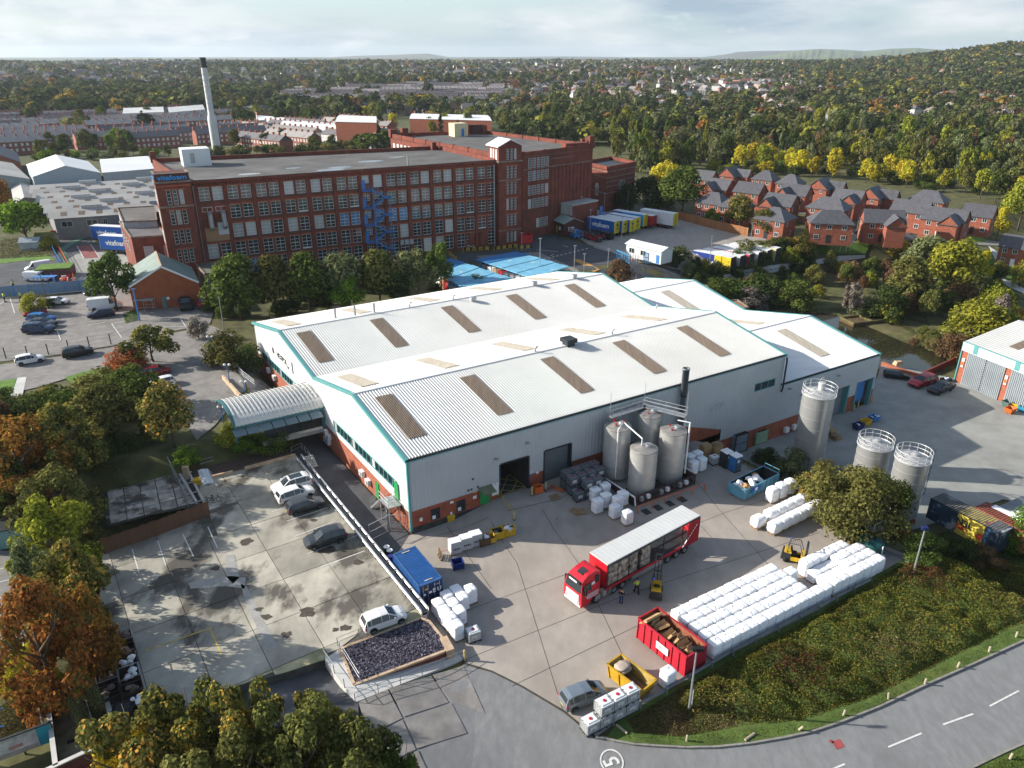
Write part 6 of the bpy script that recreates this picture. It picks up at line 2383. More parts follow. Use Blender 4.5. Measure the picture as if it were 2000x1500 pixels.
jX(gp(1133,1002,.0),.2,'small pile of pallets overlapping another left of the wrapped pallets',2)
jX(gp(858,1090,.5),1.6,'pale pallet leaning against the cartons by the blue container',1,1.2)
jX(at(1606,1006),.4,'stack of wooden pallets at the end of the white bales',5)
jX(at(1665,1058),.5,'wooden pallet lying beside the green tank',2)
jX(at(1640,1072),.5,'pale pallet lying behind the sack block',1)
mb=MB()
c=at(1648,1036)
mb.X(-1.25,-.75,0,1.25,.75,.06)
tag(mb.B('plywood_sheet',mat('pale_plywood',(.50,.40,.26),.8,var=.08),loc=(c.x,c.y,0),rz=-.45),'pale plywood sheet lying on the yard near the green tank','board')
for u,v,lb,rz in((1376,892,'pile of brown cartons on pallets beneath the brick wall',.5),(1398,890,'second pile of cartons beside the white caged container',.5)):
 p=gp(u,v)
 t=tX('carton_stack',lb,'carton stack',p,rz)
 for k in rX(4):
  MB().X(-.62+gr_.uniform(-.04,.04),-.55,.14+k*.4,.6,.55+gr_.uniform(-.04,.04),.52+k*.4).B('carton',cB,t)
 iX('pallet',pM,t)
 iX('pallet',pM,t,(0,0,1.75))
row=[(889,1078),(910,1070),(929,1063)]
for i,(u,v)in eX(row):
 p=at(u,v)
 t=tX('wrapped_carton_crate',['pale grey printed carton nearest the blue bin','middle pale grey printed carton of the row','pale grey printed carton beside the brown crate'][i],'carton',(p.x,p.y,0),.42,'pale printed cartons')
 MB().H([(-.62,-.55,.14),(.62,-.55,.14),(.62,.55,.14),(-.62,.55,.14)],[(-.60,-.53,1.5),(.60,-.53,1.5),(.60,.53,1.5),(-.60,.53,1.5)]).B('carton',mat('pale_carton',(.46,.47,.48),.7,var=.06),t)
 iX('pallet',pM,t)
 mb=MB()
 for k in rX(4):
  mb.X(-.38+k*.2,-.56,.62,-.25+k*.2,-.545,.82)
 mb.B('printed_mark',dK,t)
 MB().X(-.6,-.5,1.5,.6,.5,1.54).B('lid',sB,t)
def oX(name,lB,cat,p,rz,w,d,h,m_,t=.05,legs=.12,fI=None,taper=.0,z0=0):
 o=tX(name,lB,cat,p,rz)
 mb=MB()
 k=1-taper
 for x0,y0,x1,y1 in((-w,-d,w,-d+t),(-w,d-t,w,d),(-w,-d+t,-w+t,d-t),(w-t,-d+t,w,d-t)):
  mb.H([(x0*k,y0*k,legs),(x1*k,y0*k,legs),(x1*k,y1*k,legs),(x0*k,y1*k,legs)],[(x0,y0,h),(x1,y0,h),(x1,y1,h),(x0,y1,h)])
 mb.X(-w*k,-d*k,legs,w*k,d*k,legs+.04)
 for x in(-w*k,w*k-.12):
  for y in(-d*k,d*k-.12):
   mb.X(x,y,0,x+.12,y+.12,legs)
 mb.B('bin',m_,o)
 mb=MB()
 for x0,y0,x1,y1 in((-w-.03,-d-.03,w+.03,-d+.02),(-w-.03,d-.02,w+.03,d+.03),(-w-.03,-d,-w+.02,d),(w-.02,-d,w+.03,d)):
  mb.X(x0,y0,h-.06,x1,y1,h+.01)
 mb.B('rim',m_,o)
 if fI:
  for i in rX(fI[1]):
   mb=MB()
   r=gr_.uniform(.16,.3)*fI[2]
   n,q=7,4
   c=(gr_.uniform(-w*.62,w*.62),gr_.uniform(-d*.62,d*.62),h*fI[3]+gr_.uniform(-.08,.1))
   pr=[(max(r*sin(pi*a/q),.01)*gr_.uniform(.75,1.2),c[2]-r*cos(pi*a/q)*.75)for a in rX(q+1)]
   mb.L(pr,n,0,c[:2])
   mb.B('rubbish_bag',fI[0][i%len(fI[0])],o)
 return o
oX('scrap_crate','brown crate heaped with broken cartons between cartons and yellow bins','crate',at(945,1062),.42,.6,.55,.95,mat('brown_crate',(.12,.07,.03),.7,var=.2),fI=([cB,wP,sB],12,.9,.95))
oX('yellow_skip_bin','small yellow bin lowest of the three by the cartons','bin',at(958,1058),.42,.5,.5,.7,yL)
oX('yellow_skip_bin','yellow bin holding black and white rubbish bags','bin',at(972,1050),.42,.62,.55,1.0,yL,fI=([bZ,sB,bZ,gP],9,.9,.85))
oX('yellow_skip_bin','yellow bin full of pale rubbish farthest along the row','bin',at(993,1044),.42,.62,.55,1.0,yL,fI=([sB,gV,sB],10,.9,.9))
oX('blue_plastic_bin','dark blue plastic bin standing before the pale cartons','bin',at(894,1108),.35,.58,.5,.8,mat('navy_plastic',(.012,.03,.16),.45))
t=tX('grit_bin','yellow lidded grit bin against the factory plinth','grit bin',gp(879,1016),.55)
MB().H([(-.4,-.32,0),(.4,-.32,0),(.4,.32,0),(-.4,.32,0)],[(-.48,-.38,.6),(.48,-.38,.6),(.48,.38,.6),(-.48,.38,.6)]).B('bin',yL,t)
MB().H([(-.5,-.42,.6),(.5,-.42,.6),(.5,.38,.6),(-.5,.38,.6)],[(-.42,-.36,.78),(.42,-.36,.78),(.42,.36,.95),(-.42,.36,.95)]).B('lid',yL,t)
oX('orange_bin','orange steel bin beside the open loading door','bin',gp(1050,962),.5,.5,.4,.95,oG)
mb=MB()
mb.H([(-.7,-.3,0),(.7,-.3,0),(.7,.3,0),(-.7,.3,0)],[(-.6,-.3,.3),(.6,-.3,.3),(.6,.3,.22),(-.6,.3,.22)])
p=gp(1075,957)
tag(mb.B('dock_ramp_plate',mat('dusty_red_steel',(.26,.13,.11),.8,var=.3),loc=p,rz=.3),'dusty red ramp plate lying beside the orange bin','ramp')
p=gp(1088,955)
tag(MB().X(-.9,-.16,0,.9,.16,.2).B('orange_beam',oG,loc=p,rz=-.75),'orange beam lying by the grey liquid containers','beam')
def bO(p,lB,gR,h=1.1,m_=None):
 t=tX('bollard',lB,'bollard',p,0,gR)
 MB().L([(.10,0),(.10,h),(.06,h+.05),(.01,h+.06)],10).B('post',m_ or mat('faded_yellow',(.55,.43,.16),.6,var=.15),t,True)
 MB().L([(.18,0),(.18,.03),(.1,.035)],10).B('base',dK,t)
 return t
bm_=mat('faded_yellow_post',(.53,.42,.17),.6,var=.15)
for u,v,lb in((1039,967,'yellow bollard left of the orange bin'),(1066,958,'yellow bollard right of the orange bin'),(1004,1015,'yellow bollard at the end of the yellow handrail'),(908,1290,'wooden yellow post at the end of the pedestrian ramp'),(1636,805,'first yellow bollard before the steel shutter'),(1667,803,'second yellow bollard before the steel shutter'),(1675,796,'yellow bollard by the blue strip curtain'),(1703,785,'tall yellow bollard at the far wall corner'),(1622,838,'yellow bollard behind the tall silo')):
 bO(gp(u,v),lb,None,1.15,bm_)
def lX(name,lB,cat,pts,h=1.05,rI=2,m_=gV,step=1.8,r=.025,gR=None,pA=None,rail_name='rail'):
 root=pA or tX(name,lB,cat,(0,0,0),0,gR)
 mb=MB()
 for k in rX(rI):
  z=h*(k+1)/rI
  mb.U([vX(p)+vX((0,0,z))for p in pts],r,5)
 mb.B(rail_name,m_,root)
 for a,b in zip(pts[:-1],pts[1:]):
  a,b=vX(a),vX(b)
  n=max(1,round((b-a).length/step))
  for i in rX(n+(1 if b==vX(pts[-1])else 0)):
   p=a.lerp(b,i/n)
   q=MB()
   q.R((0,0,-.05),(0,0,h),r*2.2)
   q.B('post',m_,root,loc=p)
 return root
lX('yellow_handrail','yellow handrail running out from the green door hood','handrail',[gp(974,972),gp(1003,1012)],1.0,2,yL,1.4)
c1,c2=at(819,1146,2.59),at(768.5,1082.5,2.59)
cdv=(c2-c1).normalized()
CAN=atan2(cdv.y,cdv.x)
CB=mat('container_blue',(.022,.10,.30),.45,var=.12,sc=.8)
ct=tX('shipping_container','blue corrugated shipping container beside the crash barrier','container',(c1.x,c1.y,0),CAN)
LC,WC,HC=6.06,-2.44,2.59
def corr(mb,f,L_,n,d=.045):
 for i in rX(n):
  a,w=i*L_/n,L_/n
  pr=[(a,0),(a+w*.35,0),(a+w*.5,-d),(a+w*.85,-d),(a+w,0)]
  for(x0,d0),(x1,d1)in zip(pr[:-1],pr[1:]):
   mb.P(f(x0,d0,x1,d1))
mb=MB()
corr(mb,lambda x0,d0,x1,d1:[(.1+x0,.0+d0,.15),(.1+x0,d0,HC-.1),(.1+x1,d1,HC-.1),(.1+x1,d1,.15)],LC-.2,20)
corr(mb,lambda x0,d0,x1,d1:[(.1+x0,WC-d0,.15),(.1+x1,WC-d1,.15),(.1+x1,WC-d1,HC-.1),(.1+x0,WC-d0,HC-.1)],LC-.2,20)
corr(mb,lambda x0,d0,x1,d1:[(.25+x0,-.1,HC-.03+d0*.8),(.25+x0,WC+.1,HC-.03+d0*.8),(.25+x1,WC+.1,HC-.03+d1*.8),(.25+x1,-.1,HC-.03+d1*.8)],LC-.5,21)
mb.X(LC-.1,WC+.1,.1,LC-.05,-.1,HC-.1)
mb.X(.05,WC+.1,.1,LC-.1,-.1,.15)
mb.B('corrugated_walls',CB,ct)
mb=MB()
for x in(0,LC-.1):
 for y in(-.08,WC-.02):
  mb.X(x,y,0,x+.1,y+.1,HC)
for y in(-.08,WC-.02):
 mb.X(0,y,HC-.12,LC,y+.1,HC)
 mb.X(0,y,.02,LC,y+.1,.15)
for x in(0,LC-.26):
 mb.X(x,WC,HC-.1,x+.26,0,HC-.01)
mb.B('frame',mat('container_frame_blue',(.035,.10,.24),.5,var=.2),ct)
for k,y in eX((WC/2+.02,WC+.1)):
 MB().X(.0,y,.18,.05,y-WC/2-.12,HC-.14).B('door',mat('container_door_navy',(.012,.03,.11),.5,var=.15),ct)
mb=MB()
for y in(-.35,-.85,-1.55,-2.1):
 mb.R((-.04,y,.15),(-.04,y,HC-.12),.04)
mb.B('lock_bar',gV,ct)
for y,z,w,h,m_ in((-.5,1.95,.3,.16,yL),(-.95,1.4,.28,.22,wP),(-.4,1.3,.18,.25,wP)):
 MB().X(-.06,y-w,z,-.04,y,z+h).B('placard',m_,ct)
gm=mX('E U',.62,wP,extrude=.004,bold=.03)
lt=iX('painted_marks',gm,ct,(-.06,-1.8,1.55))
lt.rotation_euler=(pi/2,0,-pi/2)
gm=mX('EU 2210',.17,wP,extrude=.004)
lt=iX('painted_marks',gm,ct,(-.06,-1.85,2.2))
lt.rotation_euler=(pi/2,0,-pi/2)
for x in(.5,5.6):
 MB().X(x-.06,WC+.8,HC,x+.06,-.8,HC+.012).B('placard',mat('worn_label',(.5,.46,.38),.7,var=.3),ct)
for i,(u,v,mt,lb)in eX(((756,1082,wP,'black drum with a white lid behind the blue container'),(762,1089,wP,'second white lidded drum next to the barrier'),(764,1100,mat('drum_blue',(.02,.05,.45),.4),'bright blue drum squeezed between container and barrier'))):
 p=at(u,v)
 t=tX('drum',lb,'drum',(p.x,p.y,0),0)
 MB().L([(.01,0),(.3,0),(.3,.3),(.32,.33),(.3,.36),(.3,.6),(.32,.63),(.3,.66),(.3,.92)],14).B('body',bZ if i<2 else mt,t,True)
 MB().L([(.32,.9),(.32,.97),(.01,.97)],14).B('lid',mt,t)
b0,b1=at(583,899,CPZ),at(829,1203,CPZ)
bl=(b1-b0).normalized()
bnn=vX((-bl.y,bl.x,0))
cw=tX('retaining_wall','pale concrete edge wall under the crash barrier of the raised car park','wall')
mb=MB()
mb.H([b0+bnn*-.1+vX((0,0,-1.2)),b1+bnn*-.1+vX((0,0,-1.2)),b1+bnn*.3+vX((0,0,-1.2)),b0+bnn*.3+vX((0,0,-1.2))],[b0+bnn*-.1+vX((0,0,.1)),b1+bnn*-.1+vX((0,0,.1)),b1+bnn*.3+vX((0,0,.1)),b0+bnn*.3+vX((0,0,.1))])
mb.B('wall',cW,cw)
br=tX('crash_barrier','long double galvanised crash barrier between the raised car park and the lane','crash barrier')
for off in(-.32,.42):
 mb=MB()
 P_=lambda q,z:q+bnn*off+vX((0,0,z))
 prof=[(.40,0),(.46,.07),(.54,.07),(.59,0),(.64,.07),(.72,.07),(.78,0)]
 vs=[P_(b0,z)+bnn*d for z,d in prof]+[P_(b1,z)+bnn*d for z,d in prof]
 n=len(prof)
 mb.add(vs,[(i,i+1,n+i+1,n+i)for i in rX(n-1)])
 mb.H([P_(b0,.76)-bnn*.03,P_(b1,.76)-bnn*.03,P_(b1,.76)+bnn*.08,P_(b0,.76)+bnn*.08],[P_(b0,.80)-bnn*.03,P_(b1,.80)-bnn*.03,P_(b1,.80)+bnn*.08,P_(b0,.80)+bnn*.08])
 mb.B('beam',mat('barrier_steel',(.50,.51,.52),.4,.4,var=.1),br)
nn=20
for i in rX(nn+1):
 p=b0.lerp(b1,i/nn)
 for off in(-.25,.35):
  MB().X(-.06,-.06,0,.06,.06,.72).B('post',gV,br,loc=p+bnn*off,rz=BA)
mb=MB()
mb.H([b0+bnn*-.2+vX((0,0,.1)),b1+bnn*-.2+vX((0,0,.1)),b1+bnn*.32+vX((0,0,.1)),b0+bnn*.32+vX((0,0,.1))],[b0+bnn*-.2+vX((0,0,.34)),b1+bnn*-.2+vX((0,0,.34)),b1+bnn*.32+vX((0,0,.34)),b0+bnn*.32+vX((0,0,.34))])
mb.B('cable_trough',bZ,br)
mb=MB()
for k in rX(3):
 mb.R(b0+bnn*(-.12+.16*k)+vX((0,0,.37)),b1+bnn*(-.12+.16*k)+vX((0,0,.37)),.05)
mb.B('pipe',gV,br)
stp=tX('lane_steps','short concrete steps with steel railings at the head of the crash barrier','steps')
sp=at(590,893,.9)
for k in rX(5):
 q=sp+bl*(.1+k*.38)+bnn*.8
 MB().X(-.19,-.6,-1.2,.19,.6,.85-k*.19).B('step',cW,stp,loc=(q.x,q.y,0),rz=atan2(bl.y,bl.x))
lX('','','',[at(570,887,.9),at(590,878,.9),at(603,893,.6),at(612,910,.2)],1.0,2,gV,1.2,pA=stp)
bed=[at(u,v,.9)for u,v in((664,1268),(822,1208),(838,1214),(876,1262),(868,1272),(692,1338))]
bd=tX('chippings_bed','raised bed of dark slate chippings with timber edging and brick front wall','planting bed')
MB().S([(p.x,p.y)for p in bed],-.4,.86).B('brick_wall',bK,bd)
mb=MB()
for a,b in zip(bed,bed[1:]+bed[:1]):
 mb.R((a.x,a.y,.89),(b.x,b.y,.89),.24,.2)
mb.B('timber_edging',cO,bd)
rs=np.random.RandomState(2)
xs_=np.array([(p.x,p.y)for p in bed])
pts=rs.uniform(xs_.min(0),xs_.max(0),(16000,2))
pts=pts[nX(pts[:,0],pts[:,1],xs_)]
n=len(pts)
an=rs.uniform(0,2*pi,(n,3))
s_=rs.uniform(.05,.13,n)
d1=np.stack([np.cos(an[:,0]),np.sin(an[:,0]),np.sin(an[:,1])*.5],-1)*s_[:,None]
d2=np.stack([-np.sin(an[:,0]),np.cos(an[:,0]),np.sin(an[:,2])*.5],-1)*(s_*.6)[:,None]
c=np.stack([pts[:,0],pts[:,1],.90+rs.uniform(0,.05,n)],-1)
v=np.stack([c-d1-d2,c+d1-d2,c+d1+d2,c-d1+d2],1).reshape(-1,3)
o=iX('slate_chippings',np_mesh('slate_chippings',v,np.arange(n*4).reshape(-1,4),[fX('slate_chip',(.035,.032,.045),(.13,.12,.15),(.24,.22,.25),.9,0,trans=.0)]),bd)
o['kind']='stuff'
MB().X(-.35,-1.6,0,.35,.2,1.05).B('end_block',cO,bd,loc=at(868,1264,0),rz=.45)
rm=tX('pedestrian_ramp','pale concrete pedestrian ramp with steel railings wrapping the chippings bed','ramp')
r0,r1,r2,r3=at(660,1270,.9),at(634,1288,.9),at(694,1372,.9),at(700,1336,.9)
e0,e1_=at(905,1288,0),at(885,1270,0)
mb=MB()
lo=vX((0,0,-1.0))
up_=vX((0,0,.03))
mb.H([r0+lo,r1+lo,r2+lo,r3+lo],[r0+up_,r1+up_,r2+up_,r3+up_])
mb.H([r2+lo,e0+vX((0,0,-.3)),e1_+vX((0,0,-.3)),r3+lo],[r2+up_,e0+up_,e1_+up_,r3+up_])
mb.B('ramp_slab',cW,rm)
lX('','','',[r1,r2,e0],1.0,2,gV,1.9,pA=rm)
lX('','','',[r0+vX((.2,0,0)),r3+vX((.1,.15,0)),at(770,1308,.9)],1.0,2,gV,2.0,pA=rm)
lX('bed_railing','steel railing along the car park side of the chippings bed','railing',[at(660,1262,.9),at(820,1198,.9)],.95,2,gV,2.2)
ss=tX('steel_door_stair','galvanised steel stair with handrails rising to the green gable door','stairs')
mb=FB()
mb.X(-1.6,1.8,2.65,-.1,4.2,2.75)
for k in rX(9):
 mb.X(-1.6,4.2+k*.3,2.5-k*.28,-.5,4.5+k*.3,2.55-k*.28)
for x in(-1.62,-.48):
 mb.add([(x,4.2,2.75),(x,6.95,.1),(x,6.95,-.1),(x,4.2,2.5)],[(0,1,2,3)])
for x,y in((-1.5,1.9),(-1.5,4.1),(-.3,1.9)):
 mb.X(x-.05,y-.05,-.3,x+.05,y+.05,2.65)
mb.B('stair_frame',gV,ss)
mb=FB()
for x in(-1.6,-.5):
 for dz_ in(.55,1.05):
  mb.X(x-.025,4.2,2.75,x+.025,4.22,2.75+dz_)
  b_=[W(x,4.2,2.75+dz_),W(x,6.95,.2+dz_)]
  MB().U(b_,.028,5).B('handrail',gV,ss)
for dz_ in(.55,1.05):
 MB().U([W(-1.6,1.8,2.75+dz_),W(-1.6,4.2,2.75+dz_)],.028,5).B('handrail',gV,ss)
 MB().U([W(-1.6,1.8,2.75+dz_),W(-.1,1.8,2.75+dz_)],.028,5).B('handrail',gV,ss)
for y in(1.8,3.0,4.2,5.6,6.95):
 z=2.75 if y<4.3 else 2.75-(y-4.2)*.93
 MB().U([W(-1.6,y,z-.1),W(-1.6,y,z+1.05)],.028,5).B('handrail',gV,ss)
def gX(lB,p,q,h,bars=0,name='mesh_gate'):
 t=tX(name,lB,'gate')
 p,q=vX(p),vX(q)
 mb=MB()
 for a in(p,q):
  mb.R(a,a+vX((0,0,h)),.08)
 for z in(.12,h*.55,h):
  mb.R(p+vX((0,0,z)),q+vX((0,0,z)),.06)
 mb.B('frame',gV,t)
 mb=MB()
 n=max(2,int((q-p).length/.22))
 for i in rX(1,n):
  a=p.lerp(q,i/n)
  mb.R(a+vX((0,0,.1)),a+vX((0,0,h)),.012)
 mb.B('wire_mesh',gV,t)['kind']='stuff'
 return t
gX('open mesh gate leaf standing in the lane near the blue drums',at(723,1057),at(760,1038),2.1)
gX('mesh gate panel between lane post and factory corner',at(758,1038),at(794,1040),2.2)
gX('narrow mesh gate leaf standing along the lane by the stair',at(758,1036),at(752,1000),2.4)
tf_=tX('tank_bund','dark brick bund wall around the four steel tanks','bund')
TB=[(24.2,-8.6),(33.8,-8.6),(33.8,-1.2),(24.2,-1.2)]
BUND=mat('bund_brown',(.075,.04,.035),.8,var=.35,sc=.8)
for a,b in zip(TB,TB[1:]+TB[:1]):
 A_,B_=W(*a),W(*b)
 z0=float(gz((A_.x+B_.x)/2,(A_.y+B_.y)/2))
 mb=MB()
 mb.R((A_.x,A_.y,.55),(B_.x,B_.y,.55),.22,1.4)
 mb.B('bund_wall',BUND,tf_)
mb=FB()
mb.X(24.3,-8.5,.0,33.7,-1.3,.25)
mb.B('bund_floor',PLINTH,tf_)
mb=MB()
mb.U([W(24.0,-1.4,1.35),W(24.0,-8.8,1.35),W(24.0,-9.0,.3)],.1,8)
mb.U([W(34.0,-1.4,1.3),W(34.0,-8.3,1.3)],.1,8)
mb.B('white_pipe',wP,tf_)
for i in rX(9):
 p=W(25.0+i*1.0,-8.9)
 MB().X(-.2,-.2,.6+(i%3)*.1,.2,.2,1.15).B('valve_box',[gV,wP,dK][i%3],tf_,loc=(p.x,p.y,0),rz=dX(31))
lX('orange_guard_rail','orange guard rail on posts in front of the tank bund','guard rail',[gp(1245,1003),gp(1376,957)],.95,1,oG,2.1,.05)
for k,(u,v)in eX(((1262,1000),(1285,992),(1308,984),(1332,976))):
 p=gp(u,v)
 tag(MB().X(-.4,-.5,0,.4,.5,.1).B('drip_tray',dK,loc=p,rz=.5),'dark drip tray on the ground along the orange guard rail','tray','drip trays by the orange rail')
def tK(p,r,h,lB,cone=.5,gR=None,z0=.0,rI=False,ladder=False,bands=4,legs=False):
 t=tX('steel_tank',lB,'tank',p,0,gR)
 b=MB()
 prof=[(r*.92,z0)]
 for k in rX(bands+1):
  z=z0+h*k/bands
  prof+=[(r,z),(r,z+.001)]
 prof=[(.01,z0),(r,z0),(r,h)]
 b.L(prof,40)
 o=b.B('shell',sT,t,False)
 sA(o,40)
 tp=MB()
 tp.L([(r+.02,h-.05),(r+.03,h+.03),(r*.95,h+.10),(r*.3,h+cone),(.01,h+cone+.02)],32)
 tp.B('top',mat('dusty_steel_top',(.40,.37,.33),.5,.6,var=.2),t)
 for k in rX(1,bands):
  z=z0+(h-z0)*k/bands
  MB().L([(r+.002,z-.03),(r+.025,z-.02),(r+.025,z+.02),(r+.002,z+.03)],40).B('weld_band',sT,t)
 mb=MB()
 mb.L([(.42,h+cone*.6),(.42,h+cone+.12),(.34,h+cone+.2),(.01,h+cone+.22)],16,0,(r*.3,.1))
 mb.B('manhole',gV,t)
 return t
tanks=[(1201,930,'left'),(1262,908,'rear'),(1251,966,'front'),(1306,940,'right')]
tp_={}
for u,v,n_ in tanks:
 p=gp(u,v-4)
 r=1.62 if n_!='rear' else 1.55
 hh_={'left':6.6,'rear':6.9,'front':6.0,'right':6.8}[n_]
 tp_[n_]=p
 tK(vX((p.x,p.y,p.z+.1)),r,hh_,n_+' steel tank of the four in the dark bund' if n_!='front' else 'lowest steel tank, standing in front of the other three',.35,'steel tanks in the bund')
g=tX('tank_gantry','galvanised gantry walkway with handrails joining the three taller tanks','gantry')
zt_=tp_['left'].z+7.5
la,ra2,fa=tp_['left'],tp_['rear'],tp_['right']
qa_=vX((la.x,la.y,zt_))+vX((-.9,.9,0))
qb_=vX((ra2.x,ra2.y,zt_))+vX((-.6,1.2,0))
qc_=vX((fa.x,fa.y,zt_))+vX((1.6,.9,0))
for a,b in((qa_,qb_),(qb_,qc_)):
 mb=MB()
 mb.R(a,b,.9,.12)
 mb.B('walkway',gV,g)
 d=(b-a).normalized()
 n_=vX((-d.y,d.x,0))*.45
 for sg in(-1,1):
  mb=MB()
  for z in(.5,1.0):
   mb.U([a+n_*sg+vX((0,0,z)),b+n_*sg+vX((0,0,z))],.03,5)
  k=max(2,int((b-a).length/1.3))
  for i in rX(k+1):
   q=a.lerp(b,i/k)+n_*sg
   mb.R(q,q+vX((0,0,1.0)),.05)
  mb.B('handrail',gV,g)
for q,zz in((qa_,0),(qb_,0),(qc_,0)):
 mb=MB()
 mb.R((q.x,q.y,.3),(q.x,q.y,zt_),.14)
 mb.B('leg',gV,g)
 MB().U([(q.x,q.y,zt_),(q.x,q.y,zt_+3.2)],.035,5).B('lightning_rod',gV,g)
mb=MB()
for q in(la,ra2,fa):
 for k in rX(3):
  a_2=k*2.1
  mb.M=MX.Translation((q.x+.7*cos(a_2),q.y+.7*sin(a_2),q.z+7.1))
  mb.U([(0,0,0),(0,0,.3)],.12,8)
mb.M=None
mb.B('red_valve',rP,g)
mb=MB()
l2=la+vX((-.2,-1.75,0))
mb.U([(l2.x,l2.y,1.4),(l2.x,l2.y,zt_-.3),(la.x+.6,la.y-.4,zt_-.1),(tp_['front'].x-.3,tp_['front'].y,7.4),(tp_['front'].x-.3,tp_['front'].y,6.3)],.09,6)
l3=fa+vX((1.75,-.6,0))
mb.U([(l3.x,l3.y,1.3),(l3.x,l3.y,zt_-.1),(fa.x+.4,fa.y,zt_-.1)],.10,6)
mb.B('white_pipe',wP,g)
for(u,v,w,d,h,m_,lb)in((1436,880,1.25,.95,3.0,mat('chiller_blue_grey',(.19,.24,.29),.6,var=.15),'blue grey chiller with a round fan by the front wall'),(1476,862,1.2,1.0,2.1,mat('chiller_green',(.26,.36,.24),.6,var=.12),'pale green chiller unit right of the blue grey one')):
 p=gp(u,v)
 t=tX('chiller',lb,'chiller',p,dX(31))
 MB().X(-w,-d,.25,w,d,h).B('casing',m_,t)
 mb=MB()
 for x in(-w-.03,w-.09):
  for y in(-d-.03,d-.09):
   mb.X(x,y,0,x+.12,y+.12,h+.05)
 for z in(.2,h*.55,h-.05):
  mb.X(-w-.04,-d-.04,z,w+.04,-d+.02,z+.09)
  mb.X(w-.02,-d,z,w+.04,d,z+.09)
 mb.B('frame',dK if w>1.22 else m_,t)
 mb=MB()
 mb.X(-w+.1,-d+.1,h+.005,w-.1,d-.1,h+.02)
 mb.B('top_opening',bZ,t)
 mb=MB()
 mb.M=MX.Translation((w+.05,0,.75))@MX.Rotation(pi/2,4,'Y')
 mb.L([(.5,0),(.62,0),(.62,.12),(.5,.12)],18)
 for k in rX(5):
  a=2*pi*k/5
  mb.R((0,0,.05),(.52*cos(a),.52*sin(a),.05),.16,.02)
 mb.B('fan',bZ,t)
for u,v,m_,lb in((1434,918,mat('toilet_blue',(.03,.15,.38),.5,var=.08),'blue portable toilet with a white roof'),(1416,910,dK,'dark portable toilet left of the blue one')):
 p=gp(u,v)
 t=tX('portable_toilet',lb,'toilet',p,dX(31))
 MB().X(-.55,-.58,.12,.55,.58,2.15).B('cabin',m_,t)
 MB().H([(-.6,-.63,2.15),(.6,-.63,2.15),(.6,.63,2.15),(-.6,.63,2.15)],[(-.5,-.5,2.32),(.5,-.5,2.32),(.5,.5,2.32),(-.5,.5,2.32)]).B('roof',wP,t)
 MB().X(-.42,-.62,.2,.42,-.58,2.0).B('door',mat('toilet_door',(.10,.12,.14),.5),t)
 MB().X(-.3,-.64,1.4,.05,-.62,1.8).B('notice',wP,t)
 MB().X(-.58,-.6,0,.58,.6,.12).B('skid',bZ,t)
def skip(name,lB,p,rz,L_,w,h,m_,inner,ribs=8,flare=.0,cat='skip'):
 t=tX(name,lB,cat,p,rz)
 mb=MB()
 b=[(0,0),(L_,0),(L_,w),(0,w)]
 f=flare
 bb_=[(f*h,f*.15*h),(L_-f*h,f*.15*h),(L_-f*h,w-f*.15*h),(f*h,w-f*.15*h)]
 for k in rX(4):
  a,c=k,(k+1)%4
  mb.P([(*bb_[a],.18),(*bb_[c],.18),(*b[c],h),(*b[a],h)],0)
  ia,ic=[(x+(.07 if x<L_/2 else -.07),y+(.07 if y<w/2 else -.07))for x,y in(b[a],b[c])]
  ja,jc=[(x+(.07 if x<L_/2 else -.07),y+(.07 if y<w/2 else -.07))for x,y in(bb_[a],bb_[c])]
  mb.P([(*ic,h),(*jc,.24),(*ja,.24),(*ia,h)][::-1],1)
  mb.P([(*b[a],h),(*b[c],h),(*ic,h),(*ia,h)],0)
 mb.P([(*q,.24)for q in bb_],1)
 mb.B('shell',[m_,inner],t)
 for i in rX(ribs+1):
  x=i/ribs
  for y,s_ in((0,-1),(w,1)):
   q=MB()
   xt=min(max(L_*x,.08),L_-.08)
   xb=f*h+(L_-2*f*h)*x
   q.R((xb,y+s_*(-f*.15*h+.04),.2),(xt,y+s_*.04,h-.03),.09,.09)
   q.B('rib',m_,t)
 q=MB()
 for y in(0,w):
  q.X(-.05,y-.07,h-.08,L_+.05,y+.07,h+.03)
 for x in(0,L_):
  q.X(x-.07,0,h-.08,x+.07,w,h+.03)
 q.B('rim',m_,t)
 q=MB()
 for y in(.35,w-.5):
  q.X(f*h,y,0,L_-f*h,y+.16,.2)
 q.B('skid',rU,t)
 return t
SRED=mat('skip_red',(.42,.018,.035),.5,var=.12,sc=.8)
zr=2.45
k1,k2,k3=at(1247,1207,zr),at(1342,1283,zr),at(1386,1255,zr)
ka=k2-k1
kw=(k3-k2).length
rsk=skip('red_skip','tall red roll-on skip full of flattened cardboard',(k1.x,k1.y,0),atan2(ka.y,ka.x),ka.length,2.45,zr,SRED,mat('rusty_inside',(.28,.095,.05),.9,var=.25),7)
MB().X(ka.length*.42,-.13,1.0,ka.length*.66,-.10,1.75).B('sign_plate',wP,rsk)
gm=mX('TBR LTD',.28,mat('sign_red',(.5,.03,.05),.5),extrude=.004)
lt=iX('sign_lettering',gm,rsk,(ka.length*.54,-.135,1.38))
lt.rotation_euler=(pi/2,0,0)
cr=random.Random(21)
